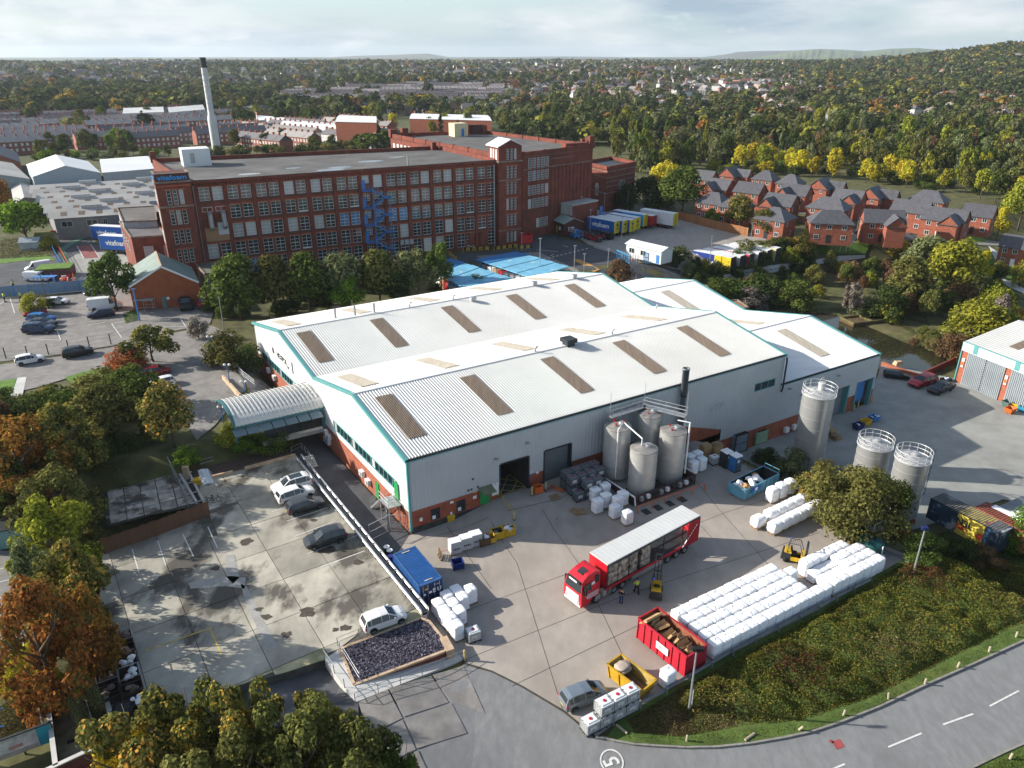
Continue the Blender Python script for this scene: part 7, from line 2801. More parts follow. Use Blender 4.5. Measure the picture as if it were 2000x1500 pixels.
for i in rX(15):
 x=.4+(ka.length-.9)*(i+.5)/15
 t=tX('flattened_carton','big flattened carton standing at the far end of the red skip' if i==0 else 'crumpled cardboard carton lying in the red skip','cardboard',(0,0,0),0,None if i==0 else 'cartons in the red skip')
 M_=MX.Translation((k1.x,k1.y,0))@MX.Rotation(atan2(ka.y,ka.x),4,'Z')
 t.matrix_world=M_@MX.Translation((x,1.2+cr.uniform(-.35,.35),1.55+cr.uniform(0,.6)+(.35 if i==0 else 0)))@MX.Rotation(cr.uniform(-.9,.2)-.5,4,'Y')@MX.Rotation(cr.uniform(-.5,.5),4,'Z')
 s_=1.25 if i==0 else cr.uniform(.5,.85)
 MB().H([(-s_*.55,-s_*.8,-.05),(s_*.55,-s_*.8,-.05),(s_*.55,s_*.8,-.05),(-s_*.55,s_*.8,-.05)],[(-s_*.55,-s_*.8,.12),(s_*.55,-s_*.75,.16),(s_*.5,s_*.8,.10),(-s_*.55,s_*.8,.12)]).B('carton',cB,t)
 if i%2:
  MB().H([(s_*.5,-s_*.7,.1),(s_*.55,-s_*.7,.1),(s_*.55,s_*.7,.1),(s_*.5,s_*.7,.1)],[(s_*.8,-s_*.7,.4),(s_*.85,-s_*.7,.4),(s_*.85,s_*.7,.4),(s_*.8,s_*.7,.4)]).B('flap',cB,t)
y1,y2,y3=at(1186,1297,1.5),at(1255,1349,1.5),at(1290,1334,1.5)
ya=y2-y1
SYEL=mat('skip_yellow',(.52,.30,.02),.55,var=.2,sc=1,col3=(.30,.16,.03),sc3=.7)
ysk=skip('yellow_skip','worn yellow open skip with wet sacks, beside the stacked white containers',(y1.x,y1.y,0),atan2(ya.y,ya.x),ya.length,1.75,1.5,SYEL,mat('skip_inside_yellow',(.42,.30,.09),.8,var=.3),3,.22)
M_=MX.Translation((y1.x,y1.y,0))@MX.Rotation(atan2(ya.y,ya.x),4,'Z')
for i in rX(6):
 t=tX('cement_sack','crumpled pale sack on the heap at the end of the yellow skip','sack',(0,0,0),0,'sacks in the yellow skip')
 t.matrix_world=M_@MX.Translation((.9+cr.uniform(-.1,.35),.85+cr.uniform(-.25,.25),1.0+i*.12))@MX.Rotation(cr.uniform(-.2,.2),4,'Z')
 mb=MB()
 n=12
 vs=[]
 for k,(f,z)in eX(((.5,0),(1,.04),(1.02,.10),(.7,.15))):
  for a in rX(n):
   an=2*pi*a/n
   c,s_=cos(an),sin(an)
   q=(abs(c)**5+abs(s_)**5)**-.2
   vs.append((q*c*.42*f+cr.uniform(-.02,.02),q*s_*.6*f,z+cr.uniform(-.02,.02)))
 mb.add(vs,[(k*n+a,k*n+(a+1)%n,(k+1)*n+(a+1)%n,(k+1)*n+a)for k in rX(3)for a in rX(n)]+[tuple(3*n+a for a in rX(n))])
 mb.B('sack',mat('paper_sack',(.40,.33,.27),.8,var=.15),t,True)
t=tX('timber_board','brown board lying lengthwise inside the yellow skip','board')
t.matrix_world=M_@MX.Translation((ya.length*.62,.8,.6))@MX.Rotation(-.12,4,'Y')
MB().X(-1.2,-.4,0,1.2,.4,.06).B('board',WOODF,t)
s1,s2,s3=at(1420,945,1.55),at(1455,958,1.55),at(1522,925,1.55)
sa=s3-s2
SBL=mat('skip_pale_blue',(.10,.27,.37),.55,var=.2,sc=1)
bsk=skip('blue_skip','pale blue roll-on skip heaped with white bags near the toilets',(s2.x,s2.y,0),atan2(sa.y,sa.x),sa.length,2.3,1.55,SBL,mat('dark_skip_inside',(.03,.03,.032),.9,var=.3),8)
MB().X(1.1,-.11,.85,2.9,-.06,1.35).B('sign_plate',mat('sign_blue',(.02,.10,.42),.5),bsk)
MB().X(1.85,-.13,.88,2.3,-.11,1.3).B('sign_badge',wP,bsk)
mb=MB()
mb.U([(sa.length,.1,1.55),(sa.length+.1,.1,2.0),(sa.length+.1,2.2,2.0),(sa.length,2.2,1.55)],.04,6)
mb.B('end_rail',SBL,bsk)
M_=MX.Translation((s2.x,s2.y,0))@MX.Rotation(atan2(sa.y,sa.x),4,'Z')
for i in rX(16):
 t=tX('rubbish_bag','white rubbish bag heaped in the pale blue skip' if i%5 else 'brown rubbish bag heaped in the pale blue skip','bag',(0,0,0),0,'bags in the pale blue skip')
 t.matrix_world=M_@MX.Translation((cr.uniform(.5,sa.length*.62),cr.uniform(.45,1.85),1.2+cr.uniform(0,.45)))@MX.Rotation(cr.uniform(0,6),4,'Z')
 mb=MB()
 n=9
 vs=[]
 for k in rX(6):
  for a in rX(n):
   r_=.42*sin(pi*(k+.3)/5.6)*cr.uniform(.75,1.2)
   vs.append((r_*cos(2*pi*a/n)*1.2,r_*sin(2*pi*a/n),-.3+.13*k))
 mb.add(vs,[(k*n+a,k*n+(a+1)%n,(k+1)*n+(a+1)%n,(k+1)*n+a)for k in rX(5)for a in rX(n)]+[tuple(5*n+a for a in rX(n))])
 mb.B('bag',sB if i%5 else cB,t,False)
hb=[gp(1197,1413),gp(1300,1356),gp(1430,1280),gp(1560,1212),gp(1700,1140)]
hr=tX('hedge_barrier','galvanised crash barrier along the hedge edge of the yard','crash barrier')
for a,b in zip(hb[:-1],hb[1:]):
 d=(b-a).normalized()
 n_=vX((-d.y,d.x,0))
 mb=MB()
 prof=[(.40,0),(.46,.07),(.54,.07),(.59,0),(.64,.07),(.72,.07),(.78,0)]
 vs=[a+n_*dd_+vX((0,0,z))for z,dd_ in prof]+[b+n_*dd_+vX((0,0,z))for z,dd_ in prof]
 n=len(prof)
 mb.add(vs,[(i,i+1,n+i+1,n+i)for i in rX(n-1)]+[(n+i,n+i+1,i+1,i)for i in rX(n-1)])
 mb.B('beam',gV,hr)
 k=int((b-a).length/2.2)
 for i in rX(k):
  MB().X(-.06,-.06,-.2,.06,.06,.74).B('post',gV,hr,loc=a.lerp(b,i/k)-n_*.1)
for u,v,vt,lb,hs in((1345,1390,1270,'galvanised floodlight pole leaning by the hedge near the red skip',2),(1783,1122,1034,'galvanised floodlight pole in the hedge near the green tank',1)):
 p=gp(u,v)
 h=rise(p,vt)
 t=tX('floodlight_pole',lb,'lamp post',p,0)
 MB().U([(0,0,-.3),(0,0,h)],.11,8,r2=.07).B('pole',gV,t)
 for k in rX(hs+1):
  mb=MB()
  mb.H([(-.35+k*.3,-.12,h-.05),(-.05+k*.3,-.2,h-.05),(-.05+k*.3,.12,h+.05),(-.35+k*.3,.15,h+.05)],[(-.35+k*.3,-.1,h+.25),(-.05+k*.3,-.16,h+.25),(-.05+k*.3,.12,h+.33),(-.35+k*.3,.15,h+.33)])
  mb.B('floodlight',mat('navy_lamp',(.02,.03,.12),.4)if hs==1 else bZ,t)
 mb=MB()
 mb.R((-.4,0,h),(.5,0,h),.06)
 mb.B('bracket',dK,t)
 if hs==2:
  MB().X(.09,-.3,1.0,.13,.3,2.5).B('sign_plate',gV,t)
mb=MB()
for i,(u,v,tl)in eX(((1341,1448,0),(1647,1398,.05),(1735,1366,-.1),(1806,1337,0),(1870,1304,.05),(1931,1274,0),(1984,1245,0),(1972,1483,.05),(1560,1426,.3))):
 p=gp(u,v)
 t=tX('marker_post','short pale timber post on the grass verge beside the road','post',p,0,'timber posts along the verge')
 t.rotation_euler=(tl,tl,0)
 MB().L([(.09,-.1),(.09,.62),(.05,.66),(.01,.66)],8).B('post',mat('weathered_post',(.42,.36,.26),.9,var=.2),t)
for u,v,rz,lb in((1214,1426,2.3,'fallen timber post lying by the barrier end'),(1464,1441,.6,'fallen timber post lying on the grass verge')):
 p=gp(u,v)
 t=tX('fallen_post',lb,'post',p,rz)
 MB().U([(-.55,0,.12),(.55,0,.12)],.10,8).B('log',mat('weathered_log',(.42,.36,.26),.9,var=.2),t)
p=at(1697,1080)
gt=tX('green_tank','dark green ribbed plastic tank with a galvanised access ladder','tank',(p.x,p.y,0),.5)
GTM=mat('tank_green',(.012,.075,.07),.45,var=.1)
b=MB()
b.L([(.01,0),(1.32,0),(1.32,.5),(1.36,.55),(1.32,.6),(1.32,1.0),(1.36,1.05),(1.32,1.1),(1.32,1.45),(1.2,1.62),(.35,1.95),(.01,1.97)],28)
b.B('shell',GTM,gt,True)
for k in rX(8):
 a=2*pi*k/8
 MB().R((.4*cos(a),.4*sin(a),1.95),(1.22*cos(a),1.22*sin(a),1.64),.08,.06).B('rib',GTM,gt)
MB().L([(.36,1.93),(.36,2.05),(.01,2.07)],14).B('lid',bZ,gt)
mb=MB()
mb.X(.3,.2,2.35,2.0,1.2,2.41)
for x in(.3,2.0):
 for y in(.2,1.2):
  mb.R((x,y,0 if x>1 else 2.35),(x,y,3.4),.05)
for z in(2.9,3.4):
 for a,c in(((.3,.2),(2.0,.2)),((.3,1.2),(2.0,1.2)),((.3,.2),(.3,1.2))):
  mb.R((*a,z),(*c,z),.045)
for y in(.3,1.1):
 mb.R((2.0,y,2.35),(3.4,y,.1),.07)
for k in rX(8):
 q=k/8
 mb.R((2.0+1.4*q,.3,2.35-2.25*q),(2.0+1.4*q,1.1,2.35-2.25*q),.12,.03)
mb.B('access_ladder',gV,gt)
MB().X(-.1,-1.42,.1,.05,-1.34,1.7).B('level_pipe',wP,gt)
p=at(1672,1052)
t=tX('spill_pallet','stack of black plastic spill pallets behind the green tank','pallet stack',(p.x,p.y,0),.5)
for k in rX(4):
 MB().X(-.6,-.6,k*.24,.6,.6,k*.24+.2).B('tray',bZ if k<3 else gV,t)
p=at(1745,1087)
t=tX('steel_beams','bundle of dark steel sections lying by the green tank ladder','steel bundle',(p.x,p.y,0),-.7)
for k in rX(4):
 MB().X(-1.6,-.3+k*.17,0,1.6,-.2+k*.17,.18).B('beam',dK if k%2 else gV,t)
p=at(1722,1092)
t=tX('small_drum','small blue and white drum on the ground by the green tank','drum',(p.x,p.y,0),0)
MB().L([(.01,0),(.25,0),(.25,.4)],12).B('body',bM,t)
MB().L([(.26,.38),(.26,.45),(.01,.45)],12).B('lid',wP,t)
def silo(p,r,h,lB,box_top=False,lZ=None):
 t=tX('silo',lB,'silo',p,0,None)
 b=MB()
 b.L([(r*.98,.0),(r,.02),(r,h)],56)
 sA(b.B('shell',mat('brushed_silo_steel',(.47,.47,.46),.30,.55,var=.06,sc=.5,sT_=(1,1,.2)),t),40)
 for k in rX(1,6):
  z=h*k/6
  MB().L([(r+.003,z-.025),(r+.022,z-.015),(r+.022,z+.015),(r+.003,z+.025)],56).B('weld_band',sT,t)
 tp=MB()
 tp.L([(r,h),(r*.9,h+.12),(.2,h+.55),(.01,h+.56)],40)
 tp.B('top',mat('silo_top_grey',(.44,.44,.43),.5,.3,var=.15),t)
 mb=MB()
 R2=r+.08
 for z in(.08,.6,1.15):
  mb.U([(R2*cos(2*pi*k/32),R2*sin(2*pi*k/32),h+z)for k in rX(33)],.035,5)
 for k in rX(14):
  a=2*pi*k/14
  mb.R((R2*cos(a),R2*sin(a),h-.15),(R2*cos(a),R2*sin(a),h+1.15),.05)
 mb.L([(r,h-.05),(r+.15,h-.05),(r+.15,h+.02),(r,h+.02)],40)
 mb.B('guard_rail',mat('rail_steel',(.55,.55,.55),.5,.2),t)
 if box_top:
  q=MB()
  q.L([(.42,h+.3),(.42,h+1.3),(.46,h+1.3),(.46,h+1.5),(.01,h+1.55)],12,0,(.2,.1))
  q.B('filter_unit',mat('filter_white',(.58,.58,.56),.5),t)
  q=MB()
  q.U([(.5,.1,h+1.3),(.55,.1,h+2.0),(.3,.1,h+2.3),(-.1,.1,h+2.0),(-.15,.1,h+1.4)],.05,6)
  q.B('hoop',gV,t)
 else:
  q=MB()
  q.L([(.01,h+.35),(.45,h+.35),(.45,h+.7),(.3,h+.8),(.01,h+.82)],12,0,(.3,0))
  q.B('manhole',gV,t)
 if lZ is not None:
  q=MB()
  ca,sa_=cos(lZ),sin(lZ)
  f_=lambda d,s_,z:(ca*(r+d)-sa_*s_,sa_*(r+d)+ca*s_,z)
  for s_ in(-.22,.22):
   q.R(f_(.25,s_,.1),f_(.25,s_,h+1.2),.05)
  for k in rX(int(h/.3)):
   q.R(f_(.25,-.22,.3+k*.3),f_(.25,.22,.3+k*.3),.03)
  q.B('ladder',gV,t)
  q=MB()
  for k in rX(int((h-2)/.9)):
   z=2.3+k*.9
   q.U([f_(.25,-.34,z),f_(.6,-.38,z),f_(.95,-.2,z),f_(.95,.2,z),f_(.6,.38,z),f_(.25,.34,z)],.022,4)
  for s_,d in((-.38,.6),(.38,.6),(-.2,.95),(.2,.95)):
   q.R(f_(d,s_,2.2),f_(d,s_,h+1.0),.03)
  q.B('ladder_cage',dK,t)
 q=MB()
 for k in rX(4):
  a=2*pi*k/4+.4
  q.X(r*cos(a)-.25,r*sin(a)-.25,-.4,r*cos(a)+.25,r*sin(a)+.25,.15)
 q.B('foot',rU,t)
 return t
def sAt(u,vb,vt,wpx,z,lB,**k):
 p=at(u,vb,z)
 yf=p.y*cos(TH)-(p.z-EYE)*sin(TH)
 r=wpx/2/F*(yf-3)
 silo(vX((p.x,p.y,z)),r,rise(p,vt),lB,**k)
sAt(1578,888,768,60,-2.2,'tall shining steel silo with a railed top before the low factory bay',box_top=True)
sAt(1757,1000,895,62,-3.0,'nearer steel silo with a caged ladder behind the bushes at right',lZ=.25)
sAt(1690,955,868,62,-3.4,'second steel silo half hidden by the bushes at right',lZ=.5)
for u,v,m_,lb,f in((1690,830,yL,'yellow tipping skip in the lower yard',None),(1706,822,bM,'blue bin with white bags in the lower yard',([sB],6,.8,.85)),(1675,838,mat('navy_bin',(.01,.025,.12),.5),'navy tipping bin beside the yellow skip',([sB,bZ],4,.8,.8)),(1972,806,oG,'orange tipping bin by the steel doors',None),(1985,797,yL,'yellow tipping bin by the steel doors',None),(1966,793,mat('dull_green_bin',(.10,.17,.15),.6),'dull green bin against the steel doors',None),(1998,803,mat('sky_bin',(.03,.28,.45),.5),'light blue bin at the right edge by the steel doors',None)):
 oX('tipping_bin',lb,'bin',gp(u,v),.5,.8,.6,.9,m_,fI=f,taper=.25)
for u,v,lb,n in((1600,862,'dark pallet stack against the low bay wall',9),(1622,850,'brown pallet stack by the yellow bollards',7),(1632,858,'short brown pallet stack behind the silo',5),(1606,912,'pallets stacked right of the tall silo',4),(1618,905,'second small pallet stack right of the tall silo',3)):
 t=tX('pallet_stack',lb,'pallet stack',gp(u,v),.5)
 for k in rX(n):
  iX('pallet',pM,t,(0,0,k*.145),gr_.uniform(-.05,.05))
p=gp(1838,748)
t=oX('bag_trolley','low trolley with blue and white bags beside the black saloon','trolley',gp(1847,745),.3,.9,.5,.6,dK,fI=([sB,bM,sB],7,.9,1.0))
pwall=tX('pond_wall','low red brick wall along the near edge of the pond','wall')
for a,b in(((1722,712),(1765,728)),((1765,728),(1800,738))):
 A_,B_=gp(*a),gp(*b)
 mb=MB()
 mb.R(A_+vX((0,0,-.2)),B_+vX((0,0,-.2)),.5,1.6)
 mb.B('brickwork',bN,pwall)
pw2=tX('dark_pond_wall','dark brick wall between the pond and the steel door shed','wall')
A_,B_=gp(1803,735),gp(1866,706)
mb=MB()
mb.R(A_+vX((0,0,.2)),B_+vX((0,0,.2)),.35,1.5)
mb.B('brickwork',bK,pw2)
rf=at(1690,628,-4.5)
t=tX('mossy_raft','overgrown brick platform standing in the pond','raft',(rf.x,rf.y,-4.5),.3)
MB().X(-5.0,-2.2,-.3,5.0,2.2,.5).B('platform',mat('mossy_brick',(.10,.065,.03),.95,var=.4,sc=1),t)
for x0,y0,x1,y1 in((-5,-2.2,5,-1.9),(-5,1.9,5,2.2),(-5,-1.9,-4.7,1.9),(4.7,-1.9,5,1.9),(-.2,-1.9,.2,1.9)):
 MB().X(x0,y0,.5,x1,y1,.9).B('wall',mat('mossy_wall',(.13,.11,.045),.95,var=.4,sc=1),t)
lX('pond_railing','dark steel railing at the pond corner of the low bay','railing',[gp(1722,705),gp(1748,697)],1.2,2,dK,1.5)
t=tX('rubble_sack','pale sack of rubble on the pond wall','sack',gp(1752,717,.5),.3)
MB().H([(-.8,-.5,0),(.8,-.5,0),(.8,.5,0),(-.8,.5,0)],[(-.6,-.4,.7),(.5,-.45,.8),(.6,.4,.6),(-.5,.4,.75)]).B('sack',mat('buff_sack',(.5,.36,.22),.8,var=.2),t)
# foliage
LEAF={'green':fX('leaf_green',(.038,.059,.015),(.134,.173,.038)),'dark':fX('leaf_dark_green',(.028,.044,.015),(.090,.118,.033)),'olive':fX('leaf_olive',(.061,.067,.020),(.211,.205,.058)),'willow':fX('leaf_grey_green',(.077,.092,.038),(.256,.275,.122)),'lime':fX('leaf_yellow_green',(.109,.128,.015),(.384,.378,.049)),'gold':fX('leaf_gold',(.307,.192,.019),(.620,.563,.051),(.256,.282,.038)),'orange':fX('leaf_orange',(.154,.083,.023),(.538,.256,.058),(.179,.179,.038),.8),'rust':fX('leaf_rust',(.083,.051,.028),(.256,.147,.079)),'red':fX('leaf_orange_red',(.282,.070,.026),(.620,.230,.077),(.205,.166,.064)),'autumn':fX('leaf_turning',(.054,.064,.018),(.224,.224,.058),(.538,.320,.058),.84),'bright':fX('leaf_bright_green',(.058,.109,.015),(.192,.307,.038)),'conifer':fX('needles_dark',(.015,.033,.015),(.051,.079,.031)),'bare':fX('bare_twig',(.102,.083,.064),(.269,.230,.192),trans=.1),'reed':fX('reed_straw',(.128,.109,.038),(.384,.320,.141)),}
def lQ(cent,nrm,size,rs,aP=.72):
 n=len(cent)
 up=rs.randn(n,3)
 a=np.cross(nrm,up)
 a/=np.linalg.norm(a,axis=1)[:,None]+1e-9
 b=np.cross(nrm,a)
 a*=(size*.5)[:,None]
 b*=(size*.5*aP)[:,None]
 v=np.stack([cent-a,cent-b*1.0+a*.1,cent+a,cent+b],1).reshape(-1,3)
 return v,np.arange(4*n).reshape(-1,4)
def blobs(kind,rs):
 out=[]
 if kind=='broad':
  for _ in rX(30):
   th,z=rs.uniform(0,2*pi),rs.uniform(-.75,1)
   k=sqrt(max(0,1-z*z))*rs.uniform(.45,.84)
   out.append(((.40*k*cos(th))*rs.uniform(.85,1.1),.40*k*sin(th)*rs.uniform(.85,1.1),.58+.33*z,rs.uniform(.09,.17)))
 elif kind=='full':
  for _ in rX(44):
   th,z=rs.uniform(0,2*pi),rs.uniform(-1,1)
   k=sqrt(max(0,1-z*z*.9))*rs.uniform(.35,1.0)
   out.append((.42*k*cos(th),.42*k*sin(th),.50+.43*z*rs.uniform(.8,1.05),rs.uniform(.06,.125)))
 elif kind=='spread':
  for _ in rX(26):
   th,k=rs.uniform(0,2*pi),sqrt(rs.uniform(0,1))*.42
   out.append((k*cos(th),k*sin(th),rs.uniform(.42,.93)-k*.35,rs.uniform(.07,.14)))
 elif kind=='poplar':
  for _ in rX(34):
   z=rs.uniform(.12,.97)
   k=.36*sin(pi*min(z*1.05,1))**.6*rs.uniform(.2,.9)
   th=rs.uniform(0,2*pi)
   out.append((k*cos(th),k*sin(th),z,rs.uniform(.07,.12)))
 elif kind=='conifer':
  for _ in rX(34):
   z=rs.uniform(.06,.97)
   k=.42*(1-z)*rs.uniform(.5,1)
   th=rs.uniform(0,2*pi)
   out.append((k*cos(th),k*sin(th),z,.04+.1*(1-z)))
 elif kind=='bush':
  for _ in rX(26):
   th,k=rs.uniform(0,2*pi),sqrt(rs.uniform(0,1))*.40
   out.append((k*cos(th),k*sin(th),rs.uniform(.16,.82)*(1-k*.9),rs.uniform(.12,.20)))
 return out
def qX(kind,n,size,sD,sq=1.0):
 rs=np.random.RandomState(sD)
 bl=blobs(kind,rs)
 w=np.array([b[3]**2 for b in bl])
 idx=rs.choice(len(bl),n,p=w/w.sum())
 B=np.array(bl)[idx]
 d=rs.randn(n,3)
 d/=np.linalg.norm(d,axis=1)[:,None]
 d[:,2]=np.where(rs.rand(n)<.35,np.abs(d[:,2]),d[:,2])
 rad=B[:,3]*rs.uniform(.45,1.12,n)**.6
 c=B[:,:3]+d*rad[:,None]
 nr=d+rs.randn(n,3)*.45+np.array([0,0,.35])
 nr/=np.linalg.norm(nr,axis=1)[:,None]
 v,q=lQ(c,nr,size*rs.uniform(.6,1.35,n),rs)
 v[:,2]=np.maximum(v[:,2],.01)
 return np_mesh('crown',v,q,[LEAF['green']])
def tM(kind,sD,r=.022):
 rs=np.random.RandomState(sD)
 mb=MB()
 if kind in('broad','spread','full'):
  top=.62
  mb.U([(0,0,-.04),(rs.randn()*.01,0,.18),(rs.randn()*.02,rs.randn()*.02,top)],r,7,r2=r*.45)
  for k in rX(7):
   a,z=2*pi*k/7+rs.rand(),rs.uniform(.18,.5)
   L_=rs.uniform(.2,.36)
   mb.U([(0,0,z),(L_*.5*cos(a),L_*.5*sin(a),z+.14),(L_*cos(a),L_*sin(a),z+.34)],r*.5,5,r2=r*.14)
 elif kind=='bush':
  for k in rX(6):
   a=2*pi*k/6+rs.rand()
   mb.U([(0,0,-.03),(.12*cos(a),.12*sin(a),.3),(.3*cos(a),.3*sin(a),.62)],r*.6,5,r2=r*.15)
 else:
  mb.U([(0,0,-.04),(0,0,.92)],r,6,r2=r*.2)
  for k in rX(8):
   a,z=2.4*k,.15+.08*k
   mb.U([(0,0,z),(.2*(1-z)*cos(a),.2*(1-z)*sin(a),z+.12)],r*.4,4,r2=r*.1)
 return mb.mesh('trunk',BARK,True)
LOD={}
for kind in('broad','spread','poplar','conifer','bush','full'):
 for ld,n_,sz,k_ in((0,8500,.036,2),(1,4200,.050,3),(2,1700,.074,3)):
  LOD[kind,ld]=[(qX(kind,n_,sz,200+s+ld*9),tM(kind,s))for s in rX(k_)]
LOD['full',-1]=[(qX('full',15000,.030,400+s),tM('full',s))for s in rX(3)]
SPN={'broad':'broadleaf_tree','full':'leafy_tree','spread':'spreading_tree','poplar':'poplar_tree','conifer':'conifer_tree','bush':'shrub'}
tr=random.Random(77)
tree_count={}
def plant(p,h,w,kind,sp,lB,gR=None,lod=1,rz=None):
 cm,tm=tr.choice(LOD[kind,lod])
 cat='shrub' if kind=='bush' else 'tree'
 rz=tr.uniform(0,2*pi)if rz is None else rz
 t=tX(SPN[kind],lB,cat,p,rz,gR)
 t.scale=(w,w,h)
 iX('trunk' if kind!='bush' else 'stem',tm,t)
 iX('crown',cm,t,mats=[LEAF[sp]])
 tree_count[kind]=tree_count.get(kind,0)+1
 return t
def pX(u,vb,vt,wpx,kind,sp,lB,gR=None,lod=1,z=None):
 p=gp(u,vb)if z is None else at(u,vb,z)
 yf=p.y*cos(TH)-(p.z+3-EYE)*sin(TH)
 h=max(1.0,rise(p,vt)*.97)
 return plant((p.x,p.y,p.z),h,wpx/F*yf*1.08,kind,sp,lB,gR,lod)
for u,vb,vt,w,k,sp,lb in((470,622,498,140,'broad','green','big dense green tree at the left end of the row before the mill'),(540,612,500,110,'broad','olive','olive green tree second from the left in the row before the mill'),(605,606,494,115,'broad','green','broad green tree beside the low mossy roofed store'),(672,598,487,112,'broad','willow','pale olive tree in the middle of the row before the mill'),(742,590,489,105,'broad','olive','olive tree just right of the row middle before the mill'),(815,582,478,92,'spread','willow','thin open crowned tree near the blue roofed racks'),(862,572,474,70,'broad','green','dark tree at the right end of the row by the blue racks'),(684,610,540,85,'broad','bright','bright light green small tree in front of the row before the mill'),(928,572,530,80,'bush','green','low green tree between the blue racks and the factory roof'),(772,596,530,80,'broad','dark','shaded dark tree inside the row before the mill'),(640,606,525,70,'broad','dark','shaded dark tree behind the bright green small tree'),(228,606,482,96,'spread','green','tall open green tree shading the white van'),(56,478,386,108,'broad','bright','large green tree with yellow patches left of the grey works'),(8,430,340,60,'broad','orange','orange brown tree at the left edge of the photo'),(98,486,458,36,'bush','lime','pale green shrub beside the garden sheds'),(68,614,566,46,'bush','lime','tall golden green shrub between the parked cars'),(96,600,578,26,'bush','dark','dark shrub behind the white coupe'),(300,706,628,108,'spread','autumn','round topped tree beside the road with a bare trunk'),(246,722,668,80,'bush','red','bright orange red shrub beside the access road'),(205,782,708,110,'bush','olive','olive shrub standing above the lawn edge'),(262,800,700,120,'bush','green','tall green shrub behind the round tree'),(340,872,748,118,'broad','autumn','round yellow green tree over the derelict slab'),(210,860,752,150,'broad','olive','wide olive tree in the left hedge'),(118,830,740,130,'bush','green','spiky dark green shrub by the footpath'),(452,712,628,95,'bush','olive','tall shrub at the far left corner of the factory'),(432,700,655,60,'bush','green','blue green shrub inside the grey fence by the road'),(482,722,660,60,'bush','dark','dark shrub against the factory gable end'),(388,660,612,40,'bush','bare','half bare shrub by the road gate'),(1207,560,506,70,'broad','rust','reddish brown tree behind the factory roof by the blue gates')):
 pX(u,vb,vt,w,k,sp,lb,lod=1)
for u,vb,vt,w,k,sp,lb,ld in((60,985,806,190,'full','orange','autumn orange tree at the left edge above the teal hut',0),(150,930,782,140,'full','autumn','turning tree behind the derelict slab',0),(20,905,770,110,'full','rust','brownish tree high on the left edge',0),(70,900,750,110,'bush','dark','dark shrub mass under the left trees',1),(128,1055,905,170,'full','olive','pale green tree left of the brown fence',0),(40,1010,880,120,'full','green','green tree over the teal hut',0),(128,1150,975,175,'full','lime','light yellow green feathery tree beside the brown fence',0),(90,1230,1060,110,'full','willow','grey green tree between the light and the orange ones',0),(170,1270,1060,165,'full','autumn','tall orange tinted tree overhanging the raised car park',0),(120,1400,1120,200,'full','orange','large orange and gold tree over the brick compound',0),(205,1340,1130,110,'full','orange','rust coloured leaning tree above the cage trolleys',0),(180,1420,1300,60,'bush','willow','pale sprouting shrub in the brick compound',0),(60,1345,1250,110,'bush','gold','golden low branches over the blue hoop pipe',0),(330,1650,1352,250,'full','autumn','green and gold tree at the bottom left of the row',-1),(420,1600,1322,200,'full','autumn','leafy tree with gold tips at the bottom edge',-1),(520,1600,1310,170,'full','autumn','upright tree with orange tips at the bottom edge',-1),(600,1640,1350,220,'full','olive','dense olive tree in the bottom row',-1),(640,1560,1335,130,'full','autumn','small gold topped tree by the ramp corner',-1),(720,1680,1400,210,'full','olive','rightmost big green tree of the bottom row',-1),(790,1640,1430,110,'full','green','right fringe tree of the bottom row',-1),(285,1640,1418,150,'full','gold','bright golden tree at the bottom left corner of the row',-1),(470,1720,1430,240,'full','olive','front olive tree at the bottom middle of the row',-1),(1660,1040,885,165,'bush','olive','large olive shrub covering the bank between yard and silos',0),(1720,1035,905,110,'bush','green','green shrub in front of the nearer ladder silo',0),(1605,990,892,110,'bush','autumn','yellowing shrub on the bank behind the wrapped bales',0),(1545,935,868,78,'bush','willow','pale green shrub right of the pale blue skip',0),(1500,905,872,60,'bush','dark','low dark shrubs behind the pale blue skip',0),(1490,905,890,22,'bush','gold','small golden sapling by the pale blue skip',0),(1745,1050,1012,45,'bush','red','small orange red shrub at the foot of the silo',0),(1685,1050,1000,70,'bush','dark','dark low shrub at the end of the bank',0),(1800,1090,1030,80,'bush','green','dark scrub behind the hedge near the floodlight pole',0),(1860,1100,1040,90,'bush','dark','dark scrub before the mural container',0),(1920,1110,1060,70,'bush','rust','brown scrub under the mural container',0),(1992,1085,968,75,'bush','bright','green tree at the right edge beside the white sheeting',0),(455,872,820,60,'bush','lime','bright yellow green shrub in the planter by the steps',1),(488,880,826,75,'bush','bright','bright green shrub below the entrance canopy',1),(535,876,830,70,'bush','green','green shrub against the canopy wall',1),(560,885,850,50,'bush','dark','dark ivy shrub at the canopy wall corner',1),(365,905,868,50,'bush','bright','green planting in the brick planter beside the steps',1)):
 pX(u,vb,vt,w,k,sp,lb,lod=ld)
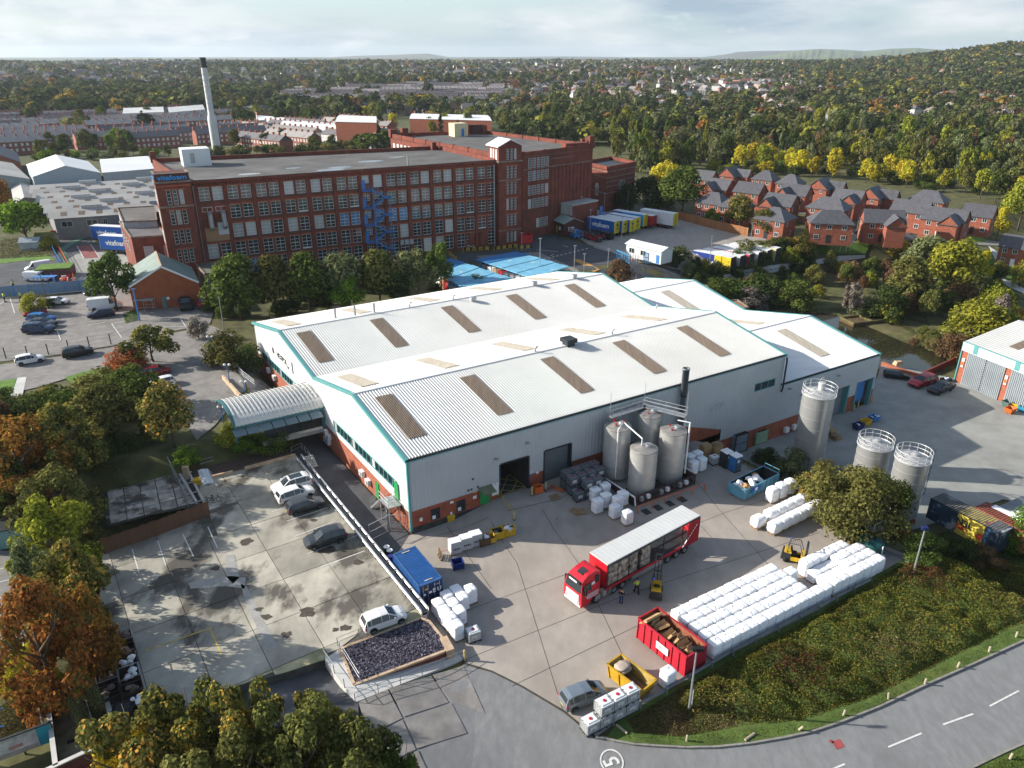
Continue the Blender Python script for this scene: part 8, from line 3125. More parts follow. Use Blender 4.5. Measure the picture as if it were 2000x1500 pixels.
def cX(poly,n,sP,hr,wr_,lB,lod=2,kD=(('broad',1),),sD=0,gap=3.0,z=None):
 r=random.Random(sD)
 us,vs=[p[0]for p in poly],[p[1]for p in poly]
 pts,tries=[],0
 while len(pts)<n and tries<n*60:
  tries+=1
  u,v=r.uniform(min(us),max(us)),r.uniform(min(vs),max(vs))
  if not nX(np.array([u]),np.array([v]),poly)[0]:
   continue
  p=gp(u,v,it=14)
  if any((p.x-q.x)**2+(p.y-q.y)**2<gap*gap for q in pts):
   continue
  pts.append(p)
  h=r.uniform(*hr)
  k=r.choices([a for a,_ in kD],[b for _,b in kD])[0]
  sp=r.choices([a for a,_ in sP],[b for _,b in sP])[0]
  w=h*r.uniform(*wr_)*(.55 if k=='poplar' else 1)
  nm={'green':'green','dark':'dark green','olive':'olive','willow':'grey green','lime':'yellow green','gold':'golden','orange':'orange','rust':'brown','red':'orange red','autumn':'turning','bright':'bright green','conifer':'dark conifer','bare':'bare','reed':'straw coloured'}[sp]
  plant((p.x,p.y,p.z),h,w,k,sp,nm+(' shrub ' if k=='bush' else ' poplar ' if k=='poplar' else ' tree ')+lB,nm+' plants '+lB,lod)
W1=(('willow',5),('olive',4),('green',3),('lime',2),('dark',1))
cX([(930,272),(1010,244),(1180,250),(1400,262),(1600,258),(1800,250),(2060,262),(2060,300),(1800,290),(1500,292),(1300,292),(1180,284),(1020,262)],95,W1,(11,16),(.55,.8),'in the back rows of the wood behind the mill',kD=(('broad',4),('poplar',2)),sD=3,gap=5)
cX([(1185,300),(1330,300),(1500,298),(1800,300),(2060,310),(2060,385),(1930,372),(1800,352),(1640,330),(1440,322),(1330,335),(1250,345),(1230,325)],150,(('willow',5),('olive',4),('green',2),('dark',2),('lime',2),('rust',.6)),(10,14.5),(.55,.8),'at the front of the wood above the housing estate',kD=(('full',5),('poplar',.7)),sD=4,gap=3.6)
cX([(1425,330),(1500,322),(1640,338),(1630,350),(1500,340)],12,(('gold',4),('lime',1)),(8,11),(.75,1.0),'standing just behind the first houses of the estate',sD=5,gap=5)
cX([(1640,350),(1760,352),(1800,372),(1720,362)],6,(('gold',2),('lime',2),('olive',1)),(7,10),(.7,.95),'behind the middle houses of the estate',sD=6,gap=5)
cX([(1810,365),(1960,372),(2040,395),(2040,440),(1930,400)],10,(('lime',2),('olive',2),('gold',1),('green',2)),(7,11),(.7,.95),'behind the right hand houses of the estate',sD=7,gap=5)
for u,vb,vt,w,k,sp,lb in((1330,418,325,108,'broad','green','big grey green tree beside the trailer yard'),(1298,392,310,70,'broad','gold','golden topped tree behind the trailer yard'),(1262,405,340,70,'broad','dark','dark tree beside the engine house'),(1285,410,350,60,'bush','dark','dark shrubs beyond the white trailer'),(1440,446,380,72,'broad','autumn','yellowing tree before the left estate houses'),(1388,440,402,34,'bush','bright','bright green shrub by the brown yard fence'),(1490,462,408,60,'broad','olive','olive tree covering the house near the trailers'),(1700,480,446,60,'bush','lime','yellow green shrub before the front pair of houses'),(1580,478,438,34,'bush','gold','small golden tree beside the flags'),(1560,505,452,60,'bush','autumn','yellow shrub at the end of the bush row by the lawn'),(1222,410,352,50,'bush','dark','dark shrub behind the engine house'),(1945,470,404,50,'broad','gold','golden tree right of the estate houses'),(1988,450,345,90,'broad','lime','yellow green tree at the right edge behind the estate'),(1990,560,500,40,'bush','lime','pale hedge plant by the right hand path'),(1460,605,555,70,'bush','bare','bare grey twiggy shrub behind the low bay'),(1400,600,528,95,'bush','green','large round green shrub left of the bare one'),(1352,590,535,60,'bush','rust','brownish shrub beside the gate track'),(1490,590,520,100,'bush','dark','large dark green shrub above the pond'),(1545,598,535,90,'bush','green','green shrub at the left end of the pond'),(1660,618,545,40,'spread','bare','bare grey tree leaning over the pond'),(1690,618,568,66,'bush','willow','soft pale green shrub at the pond edge'),(1725,622,540,80,'bush','dark','dark green shrub at the pond edge'),(1735,625,585,50,'bush','lime','yellow green shrub low over the pond edge'),(1905,665,575,120,'bush','lime','large yellow green tree left of the steel door shed'),(1955,655,590,80,'bush','green','green shrub behind the steel door shed'),(1860,700,640,60,'bush','rust','brownish shrub at the pond corner by the shed'),(1985,640,595,60,'bush','orange','orange shrub at the right edge above the shed'),(1760,600,500,110,'broad','olive','tall olive tree right of the pond shrubs'),(1850,590,460,120,'broad','lime','tall yellow tree in the thicket by the pond'),(1800,560,460,110,'broad','willow','grey green tree in the thicket by the pond'),(1905,560,490,70,'broad','gold','golden tree at the right of the thicket')):
 pX(u,vb,vt,w,k,sp,lb,lod=1)
cX([(1325,508),(1350,522),(1440,514),(1455,490),(1580,470),(1590,505),(1470,530),(1330,545)],24,(('willow',3),('olive',3),('green',2),('lime',.7),('dark',2)),(3,5.2),(.9,1.3),'in the row screening the lettered trailers',1,(('bush',1),),8,2.2)
cX([(1560,520),(1700,505),(1880,500),(1960,560),(1990,640),(1890,650),(1800,640),(1770,615),(1700,590),(1600,590)],62,(('olive',4),('green',3),('lime',3),('rust',2),('willow',2),('dark',2),('gold',1),('bare',.6)),(3.5,7.5),(.75,1.15),'in the thicket beyond the pond',1,(('bush',3),('broad',2)),9,2.6)
cX([(1330,545),(1560,530),(1560,600),(1500,608),(1330,590)],20,(('green',3),('dark',3),('rust',2),('olive',1)),(2.5,5.0),(1.0,1.4),'on the bank behind the low factory bays',1,(('bush',1),),10,2.6)
cX([(1770,672),(1800,650),(1870,660),(1880,690),(1850,705),(1835,690)],12,(('reed',4),('olive',2),('rust',1)),(1.4,2.6),(1.0,1.5),'growing as reeds along the pond bank',1,(('bush',1),),11,1.6)
cX([(410,590),(560,580),(880,560),(900,570),(600,612),(420,625)],22,(('dark',3),('green',2)),(2,3.5),(1.0,1.4),'under the row of trees before the mill',1,(('bush',1),),12,2.2)
cX([(0,790),(110,770),(330,830),(330,880),(160,900),(100,960),(0,960)],26,(('dark',3),('olive',3),('green',2),('orange',1),('autumn',2)),(2.4,4.2),(.9,1.3),'in the thick hedge at left',1,(('bush',1),),13,1.8)
cX([(60,1000),(190,980),(200,1080),(190,1280),(90,1240),(60,1100)],18,(('dark',3),('olive',3),('green',2),('autumn',1)),(1.8,3.0),(1.0,1.4),'under the hedge trees beside the raised car park',0,(('bush',1),),14,1.5)
cX([(180,880),(260,850),(330,850),(300,868),(190,905)],8,(('dark',3),('olive',3)),(2,3.5),(.9,1.3),'behind the derelict slab',1,(('bush',1),),21,1.5)
cX([(1240,345),(1330,340),(1430,325),(1640,335),(1800,352),(1930,375),(2060,390),(2060,405),(1900,390),(1780,368),(1640,348),(1430,340),(1330,360)],40,(('dark',3),('green',3),('olive',2),('lime',2),('gold',1)),(4,7),(.9,1.3),'along the lower edge of the wood',2,(('bush',1),),22,4)
cX([(60,306),(300,300),(440,302),(440,308),(300,310),(60,318)],26,(('olive',3),('green',3),('bright',1),('willow',2)),(4,7.5),(.9,1.4),'behind the white sheds',2,(('bush',2),('broad',1)),23,4)
cX([(440,300),(760,280),(760,296),(440,312)],26,(('olive',3),('green',3),('dark',2),('lime',1)),(4,7),(.9,1.4),'just behind the mill roof line',2,(('bush',2),('broad',1)),24,4)
cX([(40,300),(180,285),(300,290),(300,300),(60,312)],12,(('olive',3),('green',3),('bright',2),('rust',1)),(7,10),(.8,1.1),'between the sheds and the terraced streets',sD=15,gap=7)
cX([(440,285),(760,268),(760,295),(460,300)],12,(('green',3),('dark',2),('olive',2),('gold',.5)),(7,11),(.8,1.1),'behind the mill roof among the terraces',sD=16,gap=7)
cX([(120,222),(420,210),(760,215),(760,250),(500,245),(130,262)],30,(('green',4),('dark',3),('olive',2),('conifer',1),('gold',.4)),(8,13),(.7,1.0),'scattered among the terraced streets',sD=17,gap=12)
for u,vb,vt,w,k,sp,lb in((553,250,212,40,'broad','dark','dark round tree among the warehouses'),(610,252,210,48,'broad','green','big round green tree among the warehouses'),(742,262,212,30,'poplar','olive','tall narrow tree left of the rear mill'),(768,258,220,26,'broad','gold','golden tree left of the rear mill'),(728,298,258,80,'broad','green','large tree against the left end of the rear mill'),(660,260,230,34,'broad','dark','dark tree over the terrace roofs')):
 pX(u,vb,vt,w,k,sp,lb,lod=2)
cX([(780,268),(930,250),(1000,232),(1180,238),(1180,246),(1010,244),(940,262),(860,268)],26,(('willow',3),('green',2),('lime',1),('dark',2),('conifer',1),('gold',.6)),(9,14),(.6,.9),'on the far side of the rear mill',sD=18,gap=6,kD=(('broad',3),('poplar',2)))
# undergrowth on the bank, grass and weeds
def uX(name,poly,n,hmax,tO,size,sD,noise_k=.35,lB=None,hfun=None):
 rs=np.random.RandomState(sD)
 ps=np.array([(p.x,p.y)for p in(gp(*q)for q in poly)])
 lo,hi=ps.min(0),ps.max(0)
 pts=rs.uniform(lo,hi,(int(n*2.2),2))
 pts=pts[nX(pts[:,0],pts[:,1],ps)][:n]
 m=len(pts)
 x,y=pts[:,0],pts[:,1]
 d=np.full(m,1e9)
 for i in rX(len(ps)):
  a,b=ps[i],ps[(i+1)%len(ps)]
  ab=b-a
  t=np.clip(((pts-a)@ab)/(ab@ab),0,1)
  d=np.minimum(d,np.hypot(*(pts-(a+t[:,None]*ab)).T))
 bP=.5+.5*np.sin(x*1.9+1.3*np.sin(y*1.1))*np.cos(y*1.7+np.sin(x*.8))+.35*np.sin(x*.55+y*.8)
 h=hmax*np.clip(.30+.6*bP,.12,1.2)*sm(0,1.6,d)
 z=gz(x,y)+.06+h*rs.uniform(.25,1,m)**.5
 cen=np.stack([x,y,z],-1)
 nr=rs.randn(m,3)*.6+np.array([0,0,.9])
 nr/=np.linalg.norm(nr,axis=1)[:,None]
 v,q=lQ(cen,nr,size*rs.uniform(.6,1.4,m),rs,.6)
 patch=np.sin(x*.42+1.1*np.sin(y*.31))+np.cos(y*.47+1.4*np.sin(x*.23))+rs.randn(m)*.55
 T=np.array(tO)
 k=np.clip(((patch+2.4)/4.8*len(T)).astype(int),0,len(T)-1)
 tint=np.repeat(T[k]*rs.uniform(.75,1.25,(m,1)),4,0)
 return np_mesh(name,v,q,[fX(name+'_leaf',(.55,.55,.55),(1.25,1.25,1.25),attr=True,trans=.3)],tint)
o=iX('bank_undergrowth',uX('bank_undergrowth',[(1440,1282),(1600,1198),(1768,1098),(1850,1078),(2000,1110),(2120,1090),(2120,1170),(2000,1215),(1850,1290),(1700,1365),(1560,1410),(1440,1418),(1340,1415),(1280,1400),(1330,1345)],105000,1.35,[(.11,.035,.022),(.075,.055,.02),(.115,.125,.02),(.17,.15,.028),(.085,.115,.022),(.19,.15,.035),(.14,.155,.03),(.20,.16,.07)],.17,5))
o['kind']='stuff'
o=iX('dry_grass',uX('dry_grass',[(1225,1408),(1300,1362),(1420,1298),(1440,1420),(1330,1440),(1240,1432)],26000,.62,[(.16,.12,.05),(.10,.105,.025),(.22,.17,.08),(.13,.075,.045),(.085,.115,.02),(.24,.19,.09)],.15,6))
o['kind']='stuff'
o=iX('verge_grass',uX('verge_grass',[(1190,1440),(1240,1425),(1440,1424),(1570,1412),(1700,1368),(1850,1294),(2000,1220),(2110,1175),(2110,1192),(2000,1246),(1850,1316),(1700,1386),(1600,1420),(1500,1443),(1400,1455),(1280,1453)],42000,.16,[(.07,.12,.018),(.10,.15,.022),(.085,.115,.02),(.13,.15,.035)],.10,7))
o['kind']='stuff'
o=iX('verge_grass',uX('verge_grass',[(1870,1520),(1960,1476),(2110,1410),(2160,1500),(2000,1580)],8000,.16,[(.07,.12,.018),(.10,.15,.022),(.085,.115,.02)],.10,8))
o['kind']='stuff'
WEED=[(.06,.075,.018),(.10,.10,.03),(.13,.115,.045),(.075,.055,.025)]
for i,(poly,n,h,s_)in eX((([(200,990),(400,980),(405,1000),(215,1040)],5000,.3,.12),([(190,880),(260,960),(300,975),(250,990),(180,960)],6000,.6,.14),([(250,960),(300,945),(302,972),(262,985)],2500,.9,.16),([(1420,890),(1520,905),(1560,960),(1640,1020),(1640,1045),(1560,985),(1480,925)],9000,.5,.13),([(1560,606),(1640,600),(1760,640),(1830,672),(1800,650),(1700,610)],7000,.6,.2),([(1240,560),(1330,540),(1500,525),(1560,520),(1560,545),(1400,560),(1260,575)],8000,.5,.22),([(0,470),(110,460),(112,500),(0,506)],6000,.8,.25),([(0,880),(60,1000),(70,1060),(0,1040)],6000,.7,.15),([(420,640),(500,690),(500,720),(450,690)],4000,.5,.15),([(0,1380),(60,1345),(70,1420),(0,1450)],5000,.8,.13),([(120,1300),(190,1290),(215,1400),(130,1440),(105,1400)],6000,.15,.10),([(240,612),(268,603),(272,625),(245,632)],2500,.4,.14),([(1760,1110),(1850,1070),(2000,1020),(2110,1000),(2110,1090),(1900,1110)],16000,.8,.16))):
 o=iX('weeds',uX('weeds',poly,n,h,WEED if i not in(11,)else[(.08,.15,.02),(.12,.19,.03)],s_,30+i))
 o['kind']='stuff'
 # the new brick houses
HM={}
def house_mesh(w,d,eV,rG,hip):
 k=(w,d,eV,rG,hip)
 if k in HM:
  return HM[k]
 mb=MB()
 mb.S([(-w/2,-d/2),(w/2,-d/2),(w/2,d/2),(-w/2,d/2)],-.6,eV,0,cap=False)
 if not hip:
  for x in(-w/2,w/2):
   mb.P([(x,-d/2,eV),(x,d/2,eV),(x,0,rG)])
 wS=mb.mesh('walls',BRICKE)
 rf=MB()
 o=.35
 e=eV-o*(rG-eV)/(d/2)
 hx=w/2-d/2*.8 if hip else w/2+.2
 t=.16
 A,B,C,D=(-w/2-o,-d/2-o,e),(w/2+o,-d/2-o,e),(w/2+o,d/2+o,e),(-w/2-o,d/2+o,e)
 R1,R2=(-hx,0,rG),(hx,0,rG)
 up_=lambda p:(p[0],p[1],p[2]+t)
 for q in([A,B,R2,R1],[C,D,R1,R2]):
  rf.P([up_(p)for p in q])
 if hip:
  rf.P([up_(p)for p in(B,C,R2)])
  rf.P([up_(p)for p in(D,A,R1)])
 for a,b in((A,B),(B,C),(C,D),(D,A)):
  rf.P([a,b,up_(b),up_(a)])
 if not hip:
  for a,r,b in((B,R2,C),(D,R1,A)):
   rf.P([a,r,up_(r),up_(a)])
   rf.P([r,b,up_(b),up_(r)])
 rf.P([D,C,B,A])
 n=9
 roof=rf.mesh('roof',sLa)
 HM[k]=(wS,roof)
 return HM[k]
WIN1=MB()
for b in((-.6,-.03,0,-.5,.05,1.2),(.5,-.03,0,.6,.05,1.2),(-.5,-.03,0,.5,.05,.1),(-.5,-.03,1.1,.5,.05,1.2),(-.04,-.02,.1,.04,.04,1.1)):
 WIN1.X(*b)
WIN1=WIN1.mesh('window',WINW)
PAN1=MB().X(-.52,.0,.08,.52,.03,1.12).mesh('pane',gL)
DOR1=MB().X(-.5,-.05,0,.5,.03,2.1).mesh('door',dK)
DORW=MB().X(-.5,-.05,0,.5,.03,2.1).mesh('door',wP)
def hB(u,v,az,lB,w=8.2,d=7.0,eV=5.1,rG=7.8,hip=False,wing=0,sc=1.0):
 p=at(u,v,3.0+6.8)
 for _ in rX(12):
  z=float(gz(p.x,p.y))
  p=at(u,v,z+6.6)
 t=tX('brick_house',lB,'house',(p.x,p.y,z),dX(az),'new brick houses of the estate')
 wm,rm_=house_mesh(w,d,eV,rG,hip)
 iX('walls',wm,t)
 iX('roof',rm_,t)
 if wing:
  wm,rm_=house_mesh(5.2,4.6,eV-.1,rG-.7,False)
  iX('walls',wm,t,(wing*w*.22,-d/2-1.0,0),pi/2)
  iX('roof',rm_,t,(wing*w*.22,-d/2-1.0,0),pi/2)
 yf=-d/2-.04
 for sgn,y,rz in((1,-d/2-.03,0),(-1,d/2+.03,pi)):
  for x in((-w*.33,-w*.05,w*.3)if not wing or sgn<0 else(-wing*w*.3,-wing*w*.05)):
   for z0 in(.9,3.5):
    if z0<1 and abs(x)<w*.1:
     iX('door',DOR1 if tr.random()<.5 else DORW,t,(x*sgn,y,0),rz)
     continue
    o=iX('window',WIN1,t,(x*sgn,y,z0),rz,scale=(1,1,1))
    iX('pane',PAN1,o)
 for sgn in(1,-1):
  for z0 in(.9,3.5):
   o=iX('window',WIN1,t,(sgn*(w/2+.03),tr.choice((-1.5,1.2)),z0),sgn*pi/2,scale=(.7,1,.9))
   iX('pane',PAN1,o)
 return t
EST=[(1378,340,-42,'small gabled brick house at the far left of the estate',7.5,6.5,0,0),(1428,333,48,'brick house with cross gable at the back left of the estate',8,6.5,0,1),(1408,357,-42,'brick house behind the yellowing tree',7.5,6.5,0,-1),(1467,364,-42,'plain gabled brick house with its end wall to the right',8.6,6.6,0,0),(1497,340,-42,'hip roofed brick house in the back row, left one',7.6,7.0,1,0),(1546,348,-42,'hip roofed brick house in the back row, right one',7.6,7.0,1,0),(1606,356,48,'brick house with steep dark gable below the golden trees',8.2,6.6,0,1),(1556,368,-42,'brick house with cross gable in the middle of the estate',8.6,6.6,0,-1),(1396,384,-42,'hip roofed brick house beside the big grey green tree',8.4,7.2,1,0),(1527,387,-42,'brick house with two gables behind the front hipped one',8.6,6.8,0,-1),(1516,414,-42,'front hip roofed brick house next to the trailers',8.4,8.0,1,0),(1622,394,-42,'long hip roofed brick house with white windows in the middle',10.5,7.2,1,0),(1624,420,-14,'front pair of brick houses with a broad hipped roof',10.6,7.4,1,0),(1660,379,-42,'gabled brick house right of the long hipped one',8.4,6.6,0,1),(1705,373,48,'tall gabled brick house under the yellow trees',8.4,6.8,0,1),(1726,419,-14,'front brick house with a right hand gable beside the lane',9.8,7.0,0,1),(1783,400,-42,'brick house with a white porch by the curving lane',9.4,7.0,0,0),(1816,380,-42,'wide hipped brick house in the back right row',10,7.4,1,0),(1850,416,-42,'large front right brick house with a dark shaded roof end',10.4,7.6,0,1),(1915,408,-42,'partly hidden brick house at the right end of the estate',7.6,6.6,0,0),(1440,392,-42,'brick house roof behind the yellowing tree crown',8,6.6,1,0),(1996,470,-42,'brick house cut by the right edge of the photo',8.5,7.0,0,0)]
for u,v,az,lb,w,d,hip,wing in EST:
 hB(u,v,az,lb,w,d,hip=bool(hip),wing=wing)
for i,(a,b)in eX((((1580,384),(1610,392)),((1672,408),(1700,416)),((1572,446),(1588,440)),((1730,396),(1760,402)),((1540,430),(1580,436)))):
 A_,B_=gp(*a),gp(*b)
 t=tX('garden_fence','orange timber garden fence between the estate houses','fence',(0,0,0),0,'garden fences of the estate')
 n=max(2,int((B_-A_).length/1.8))
 for k in rX(n):
  mb=MB()
  mb.R(A_.lerp(B_,k/n)+vX((0,0,.9)),A_.lerp(B_,(k+.96)/n)+vX((0,0,.9)),.06,1.8)
  mb.B('fence_panel',mat('new_fence_wood',(.33,.18,.08),.85,var=.2,oV=.15)if i==0 and k==0 else bpy.data.materials['new_fence_wood'],t)
for u,vb,vt in((1623,492,460),(1640,492,457),(1652,492,456),(1660,490,455)):
 p=gp(u,vb)
 h=rise(p,vt)
 t=tX('flagpole','white flag on a slim pole on the estate lawn','flag',p,0,'white flags on the estate lawn')
 MB().U([(0,0,0),(0,0,h)],.06,6).B('pole',wP,t)
 mb=MB()
 vs=[(.08+.28*i,.1*sin(i*1.4),h-.1-.12*i-j*1.9)for j in rX(2)for i in rX(5)]
 mb.add(vs,[(i,i+1,6+i,5+i)for i in rX(4)])
 mb.B('flag',wP,t)
 # terraced streets and far houses
def terrace_meshes(n,sD):
 r=random.Random(sD)
 U,Dp,ev,rg_=5.0,8.2,5.6,8.1
 L_=n*U
 mb=MB()
 mb.S([(-L_/2,-Dp/2),(L_/2,-Dp/2),(L_/2,Dp/2),(-L_/2,Dp/2)],-3,ev,0,cap=False)
 for x in(-L_/2,L_/2):
  mb.P([(x,-Dp/2,ev),(x,Dp/2,ev),(x,0,rg_)])
 wS=mb
 rf=MB()
 for k in rX(n):
  x0,x1=-L_/2+k*U,-L_/2+(k+1)*U
  dz_=r.uniform(0,.12)
  for s_ in(-1,1):
   rf.P([(x0,s_*(Dp/2+.3),ev-.15+dz_),(x1,s_*(Dp/2+.3),ev-.15+dz_),(x1,0,rg_+.1+dz_),(x0,0,rg_+.1+dz_)])
  rf.P([(x1,-Dp/2-.3,ev-.15),(x1,0,rg_+.2),(x1,Dp/2+.3,ev-.15)])
 ch_=MB()
 for k in rX(n+1):
  x=-L_/2+k*U
  ch_.X(x-.3,-.5,rg_-.6,x+.3,.5,rg_+1.1)
 wi=MB()
 for k in rX(n):
  for s_ in(-1,1):
   for z0 in(.9,3.4):
    for dx in(1.3,3.6):
     x=-L_/2+k*U+dx
     wi.X(x-.55,s_*(Dp/2+.03)-.03,z0,x+.55,s_*(Dp/2+.03)+.03,z0+1.35)
 return wS.mesh('walls',bN),rf.mesh('roof',SLATEP),ch_.mesh('chimney_stacks',bN),wi.mesh('windows',WINW)
TER={n:terrace_meshes(n,n)for n in(4,6,8,10)}
def tE(p,az,n,wall,roof,lB,gR):
 t=tX('terraced_row',lB,'terrace',p,az,gR)
 m=TER[n]
 iX('walls',m[0],t,mats=[wall])
 iX('roof',m[1],t,mats=[roof])
 iX('chimney_stacks',m[2],t)['kind']='stuff'
 iX('windows',m[3],t)['kind']='stuff'
 return t
BR_T=mat('terrace_brick',(.27,.10,.07),.85,var=.2,oV=.2)
ST_T=mat('terrace_stone',(.22,.17,.14),.85,var=.2,oV=.2)
SL_T=mat('terrace_slate',(.29,.265,.25),.75,var=.15,oV=.2)
SL_D=mat('terrace_dark_slate',(.13,.12,.125),.7,var=.15,oV=.2)
tA=[]
def sR(poly,az,row,gapx,sD,lB,gR,wS,rS,ns=(6,8,10)):
 r=random.Random(sD)
 ps=[gp(*q,it=14)for q in poly]
 c=sum(ps,vX())/len(ps)
 ax=vX((cos(az),sin(az),0))
 ay=vX((-ax.y,ax.x,0))
 P_=[((p-c).dot(ax),(p-c).dot(ay))for p in ps]
 x0,x1,y0,y1=min(p[0]for p in P_),max(p[0]for p in P_),min(p[1]for p in P_),max(p[1]for p in P_)
 y=y0
 while y<y1:
  x=x0+r.uniform(0,12)
  while x<x1:
   n=r.choice(ns)
   L_=n*5.0
   q=c+ax*(x+L_/2)+ay*(y+r.uniform(-1,1))
   if nX(np.array([x+L_/2]),np.array([y]),P_)[0]:
    tE((q.x,q.y,float(gz(q.x,q.y))),az+(pi if r.random()<.5 else 0),n,r.choice(wS),r.choice(rS),lB,gR)
    tA.append((q.x,q.y,L_/2+6))
   x+=L_+gapx*r.uniform(.8,1.6)
  y+=row*r.uniform(.85,1.15)
sR([(-60,300),(200,298),(470,282),(480,262),(250,268),(-60,280)],dX(38),18,7,1,'brick terrace with grey slate roof in the streets left of the chimney','terraces left of the chimney',[BR_T,RENDER,ST_T,BR_T],[SL_T,SL_T,SL_D])
sR([(-80,276),(250,262),(440,255),(440,228),(200,232),(-80,242)],dX(32),20,8,2,'long terrace with pale slate roof in the farther streets at left','farther terraces at left',[ST_T,BR_T,RENDER,BR_T],[SL_T,SL_T,SL_D])
sR([(480,300),(745,290),(750,262),(690,245),(470,262)],dX(-38),17,6,3,'red brick terrace stepping down behind the mill roof','terraces behind the mill roof',[BR_T,BR_T,RENDER],[SL_D,SL_T])
sR([(560,212),(900,205),(1000,200),(1000,176),(800,172),(560,186)],dX(4),22,10,4,'dark slate terrace on the far purple hillside','terraces on the far hillside',[ST_T,BR_T],[SL_D,SL_D,SL_T])
for pix,z,rz_,lb,wm,rm_ in(([(545,246),(730,262),(745,240),(560,234)],10,11.0,'long white roofed warehouse in front of the red brick works',CLADW,rF),([(505,235),(560,238),(566,226),(500,226)],9,10,'small white roofed shed among the round trees',CLADW,rF),([(655,238),(735,240),(740,226),(662,226)],16,16.5,'red brick works block with a taller tower end',bN,rF),([(800,232),(960,236),(965,224),(805,222)],12,12.6,'white roofed works with brick walls beyond the rear mill',bN,rF),([(240,222),(320,219),(318,212),(245,213)],12,14,'pale grey shed roof beyond the terraces at left',CLAD,rW),([(330,220),(400,214),(396,208),(328,212)],12,14,'second pale shed roof beyond the terraces at left',CLAD,rW)):
 p4=[up(u,v,z)for u,v in pix]
 gB('warehouse',lb,'warehouse',p4[0],p4[1]-p4[0],p4[3]-p4[0],z,rz_,wm,rm_,z0=0)
 c=sum(p4,vX())/4
 tA.append((c.x,c.y,(p4[1]-p4[0]).length/2))
def semi_mesh(sD):
 r=random.Random(sD)
 w,d,ev,rg_=11.0,7.5,5.2,8.0
 a=MB()
 a.S([(-w/2,-d/2),(w/2,-d/2),(w/2,d/2),(-w/2,d/2)],-3,ev,0,cap=False)
 b=MB()
 hx=w/2-2.6
 for q in([(-w/2-.3,-d/2-.3,ev),(w/2+.3,-d/2-.3,ev),(hx,0,rg_),(-hx,0,rg_)],[(w/2+.3,d/2+.3,ev),(-w/2-.3,d/2+.3,ev),(-hx,0,rg_),(hx,0,rg_)],[(w/2+.3,-d/2-.3,ev),(w/2+.3,d/2+.3,ev),(hx,0,rg_)],[(-w/2-.3,d/2+.3,ev),(-w/2-.3,-d/2-.3,ev),(-hx,0,rg_)]):
  b.P(q)
 c=MB()
 c.X(-.5,-.4,rg_-.8,.5,.4,rg_+1.0)
 e=MB()
 for s_ in(-1,1):
  for x in(-4,-1.8,1.8,4):
   for z0 in(.8,3.2):
    e.X(x-.6,s_*d/2-.05,z0,x+.6,s_*d/2+.05,z0+1.3)
 return a.mesh('walls',bN),b.mesh('roof',sLa),c.mesh('chimney',bN),e.mesh('windows',WINW)
SEMI=semi_mesh(1)
RT=mat('red_tile_roof',(.22,.085,.055),.8,var=.15,oV=.2)
BT=mat('brown_tile_roof',(.12,.085,.07),.8,var=.15,oV=.2)
def semi(p,az,wall,roof,lB,gR):
 t=tX('far_house',lB,'house',p,az,gR)
 iX('walls',SEMI[0],t,mats=[wall])
 iX('roof',SEMI[1],t,mats=[roof])
 iX('chimney',SEMI[2],t)
 iX('windows',SEMI[3],t)['kind']='stuff'
for poly,n,sD,lb in(([(1010,228),(1200,238),(1400,252),(1700,245),(2000,240),(2000,205),(1700,190),(1400,205),(1200,205)],78,5,'half hidden among the trees beyond the wood'),([(1720,205),(2000,215),(2000,185),(1750,185)],14,6,'on the wooded slope at far right'),([(1000,205),(1500,200),(1500,170),(1000,172)],45,7,'in the suburb beyond the wood'),([(20,222),(240,215),(240,200),(20,205)],14,8,'among trees at far left')):
 r=random.Random(sD)
 us,vs=[p[0]for p in poly],[p[1]for p in poly]
 k=0
 while k<n:
  u,v=r.uniform(min(us),max(us)),r.uniform(min(vs),max(vs))
  if not nX(np.array([u]),np.array([v]),poly)[0]:
   continue
  p=gp(u,v,it=14)
  if any((p.x-a)**2+(p.y-b)**2<(c+5)**2 for a,b,c in tA):
   k+=.2
   continue
  wl_=r.choices([BR_T,RENDER,ST_T],[5,4,2])[0]
  nm={'terrace_brick':'brick','white_render':'white','terrace_stone':'brown'}[wl_.name]
  semi((p.x,p.y,p.z),r.choice((.2,1.7,-.5))+r.uniform(-.2,.2),wl_,r.choices([SL_D,SL_T,RT,BT],[3,4,2,2])[0],nm+' walled far house '+lb,nm+' walled far houses '+lb)
  tA.append((p.x,p.y,7))
  k+=1
  # everything too far to pick apart: roofs and trees as two masses
rs=np.random.RandomState(9)
hv,hq,ht=[],[],[]
nb=0
HB=np.array([(-5,-3.7,-2),(5,-3.7,-2),(5,3.7,-2),(-5,3.7,-2),(-5,-3.7,5),(5,-3.7,5),(5,3.7,5),(-5,3.7,5),(-4.6,0,8),(4.6,0,8)],float)
HQ=np.array([(0,1,5,4),(1,2,6,5),(2,3,7,6),(3,0,4,7),(10,11,15,14),(12,13,14,15),(11,12,15,15),(13,10,14,14)])
HB=np.vstack([HB[:8],HB[[0,0]]*0,HB[4:8]*(1.06,1.1,1.0)+(0,0,-.1),HB[8:10]])[[0,1,2,3,4,5,6,7,8,9,10,11,12,13,14,15]]
WT=np.array([(.27,.11,.08),(.60,.57,.53),(.33,.26,.22),(.30,.13,.10),(.55,.5,.45)])
RTN=np.array([(.14,.13,.13),(.20,.18,.17),(.23,.10,.07),(.13,.10,.085),(.26,.24,.22)])
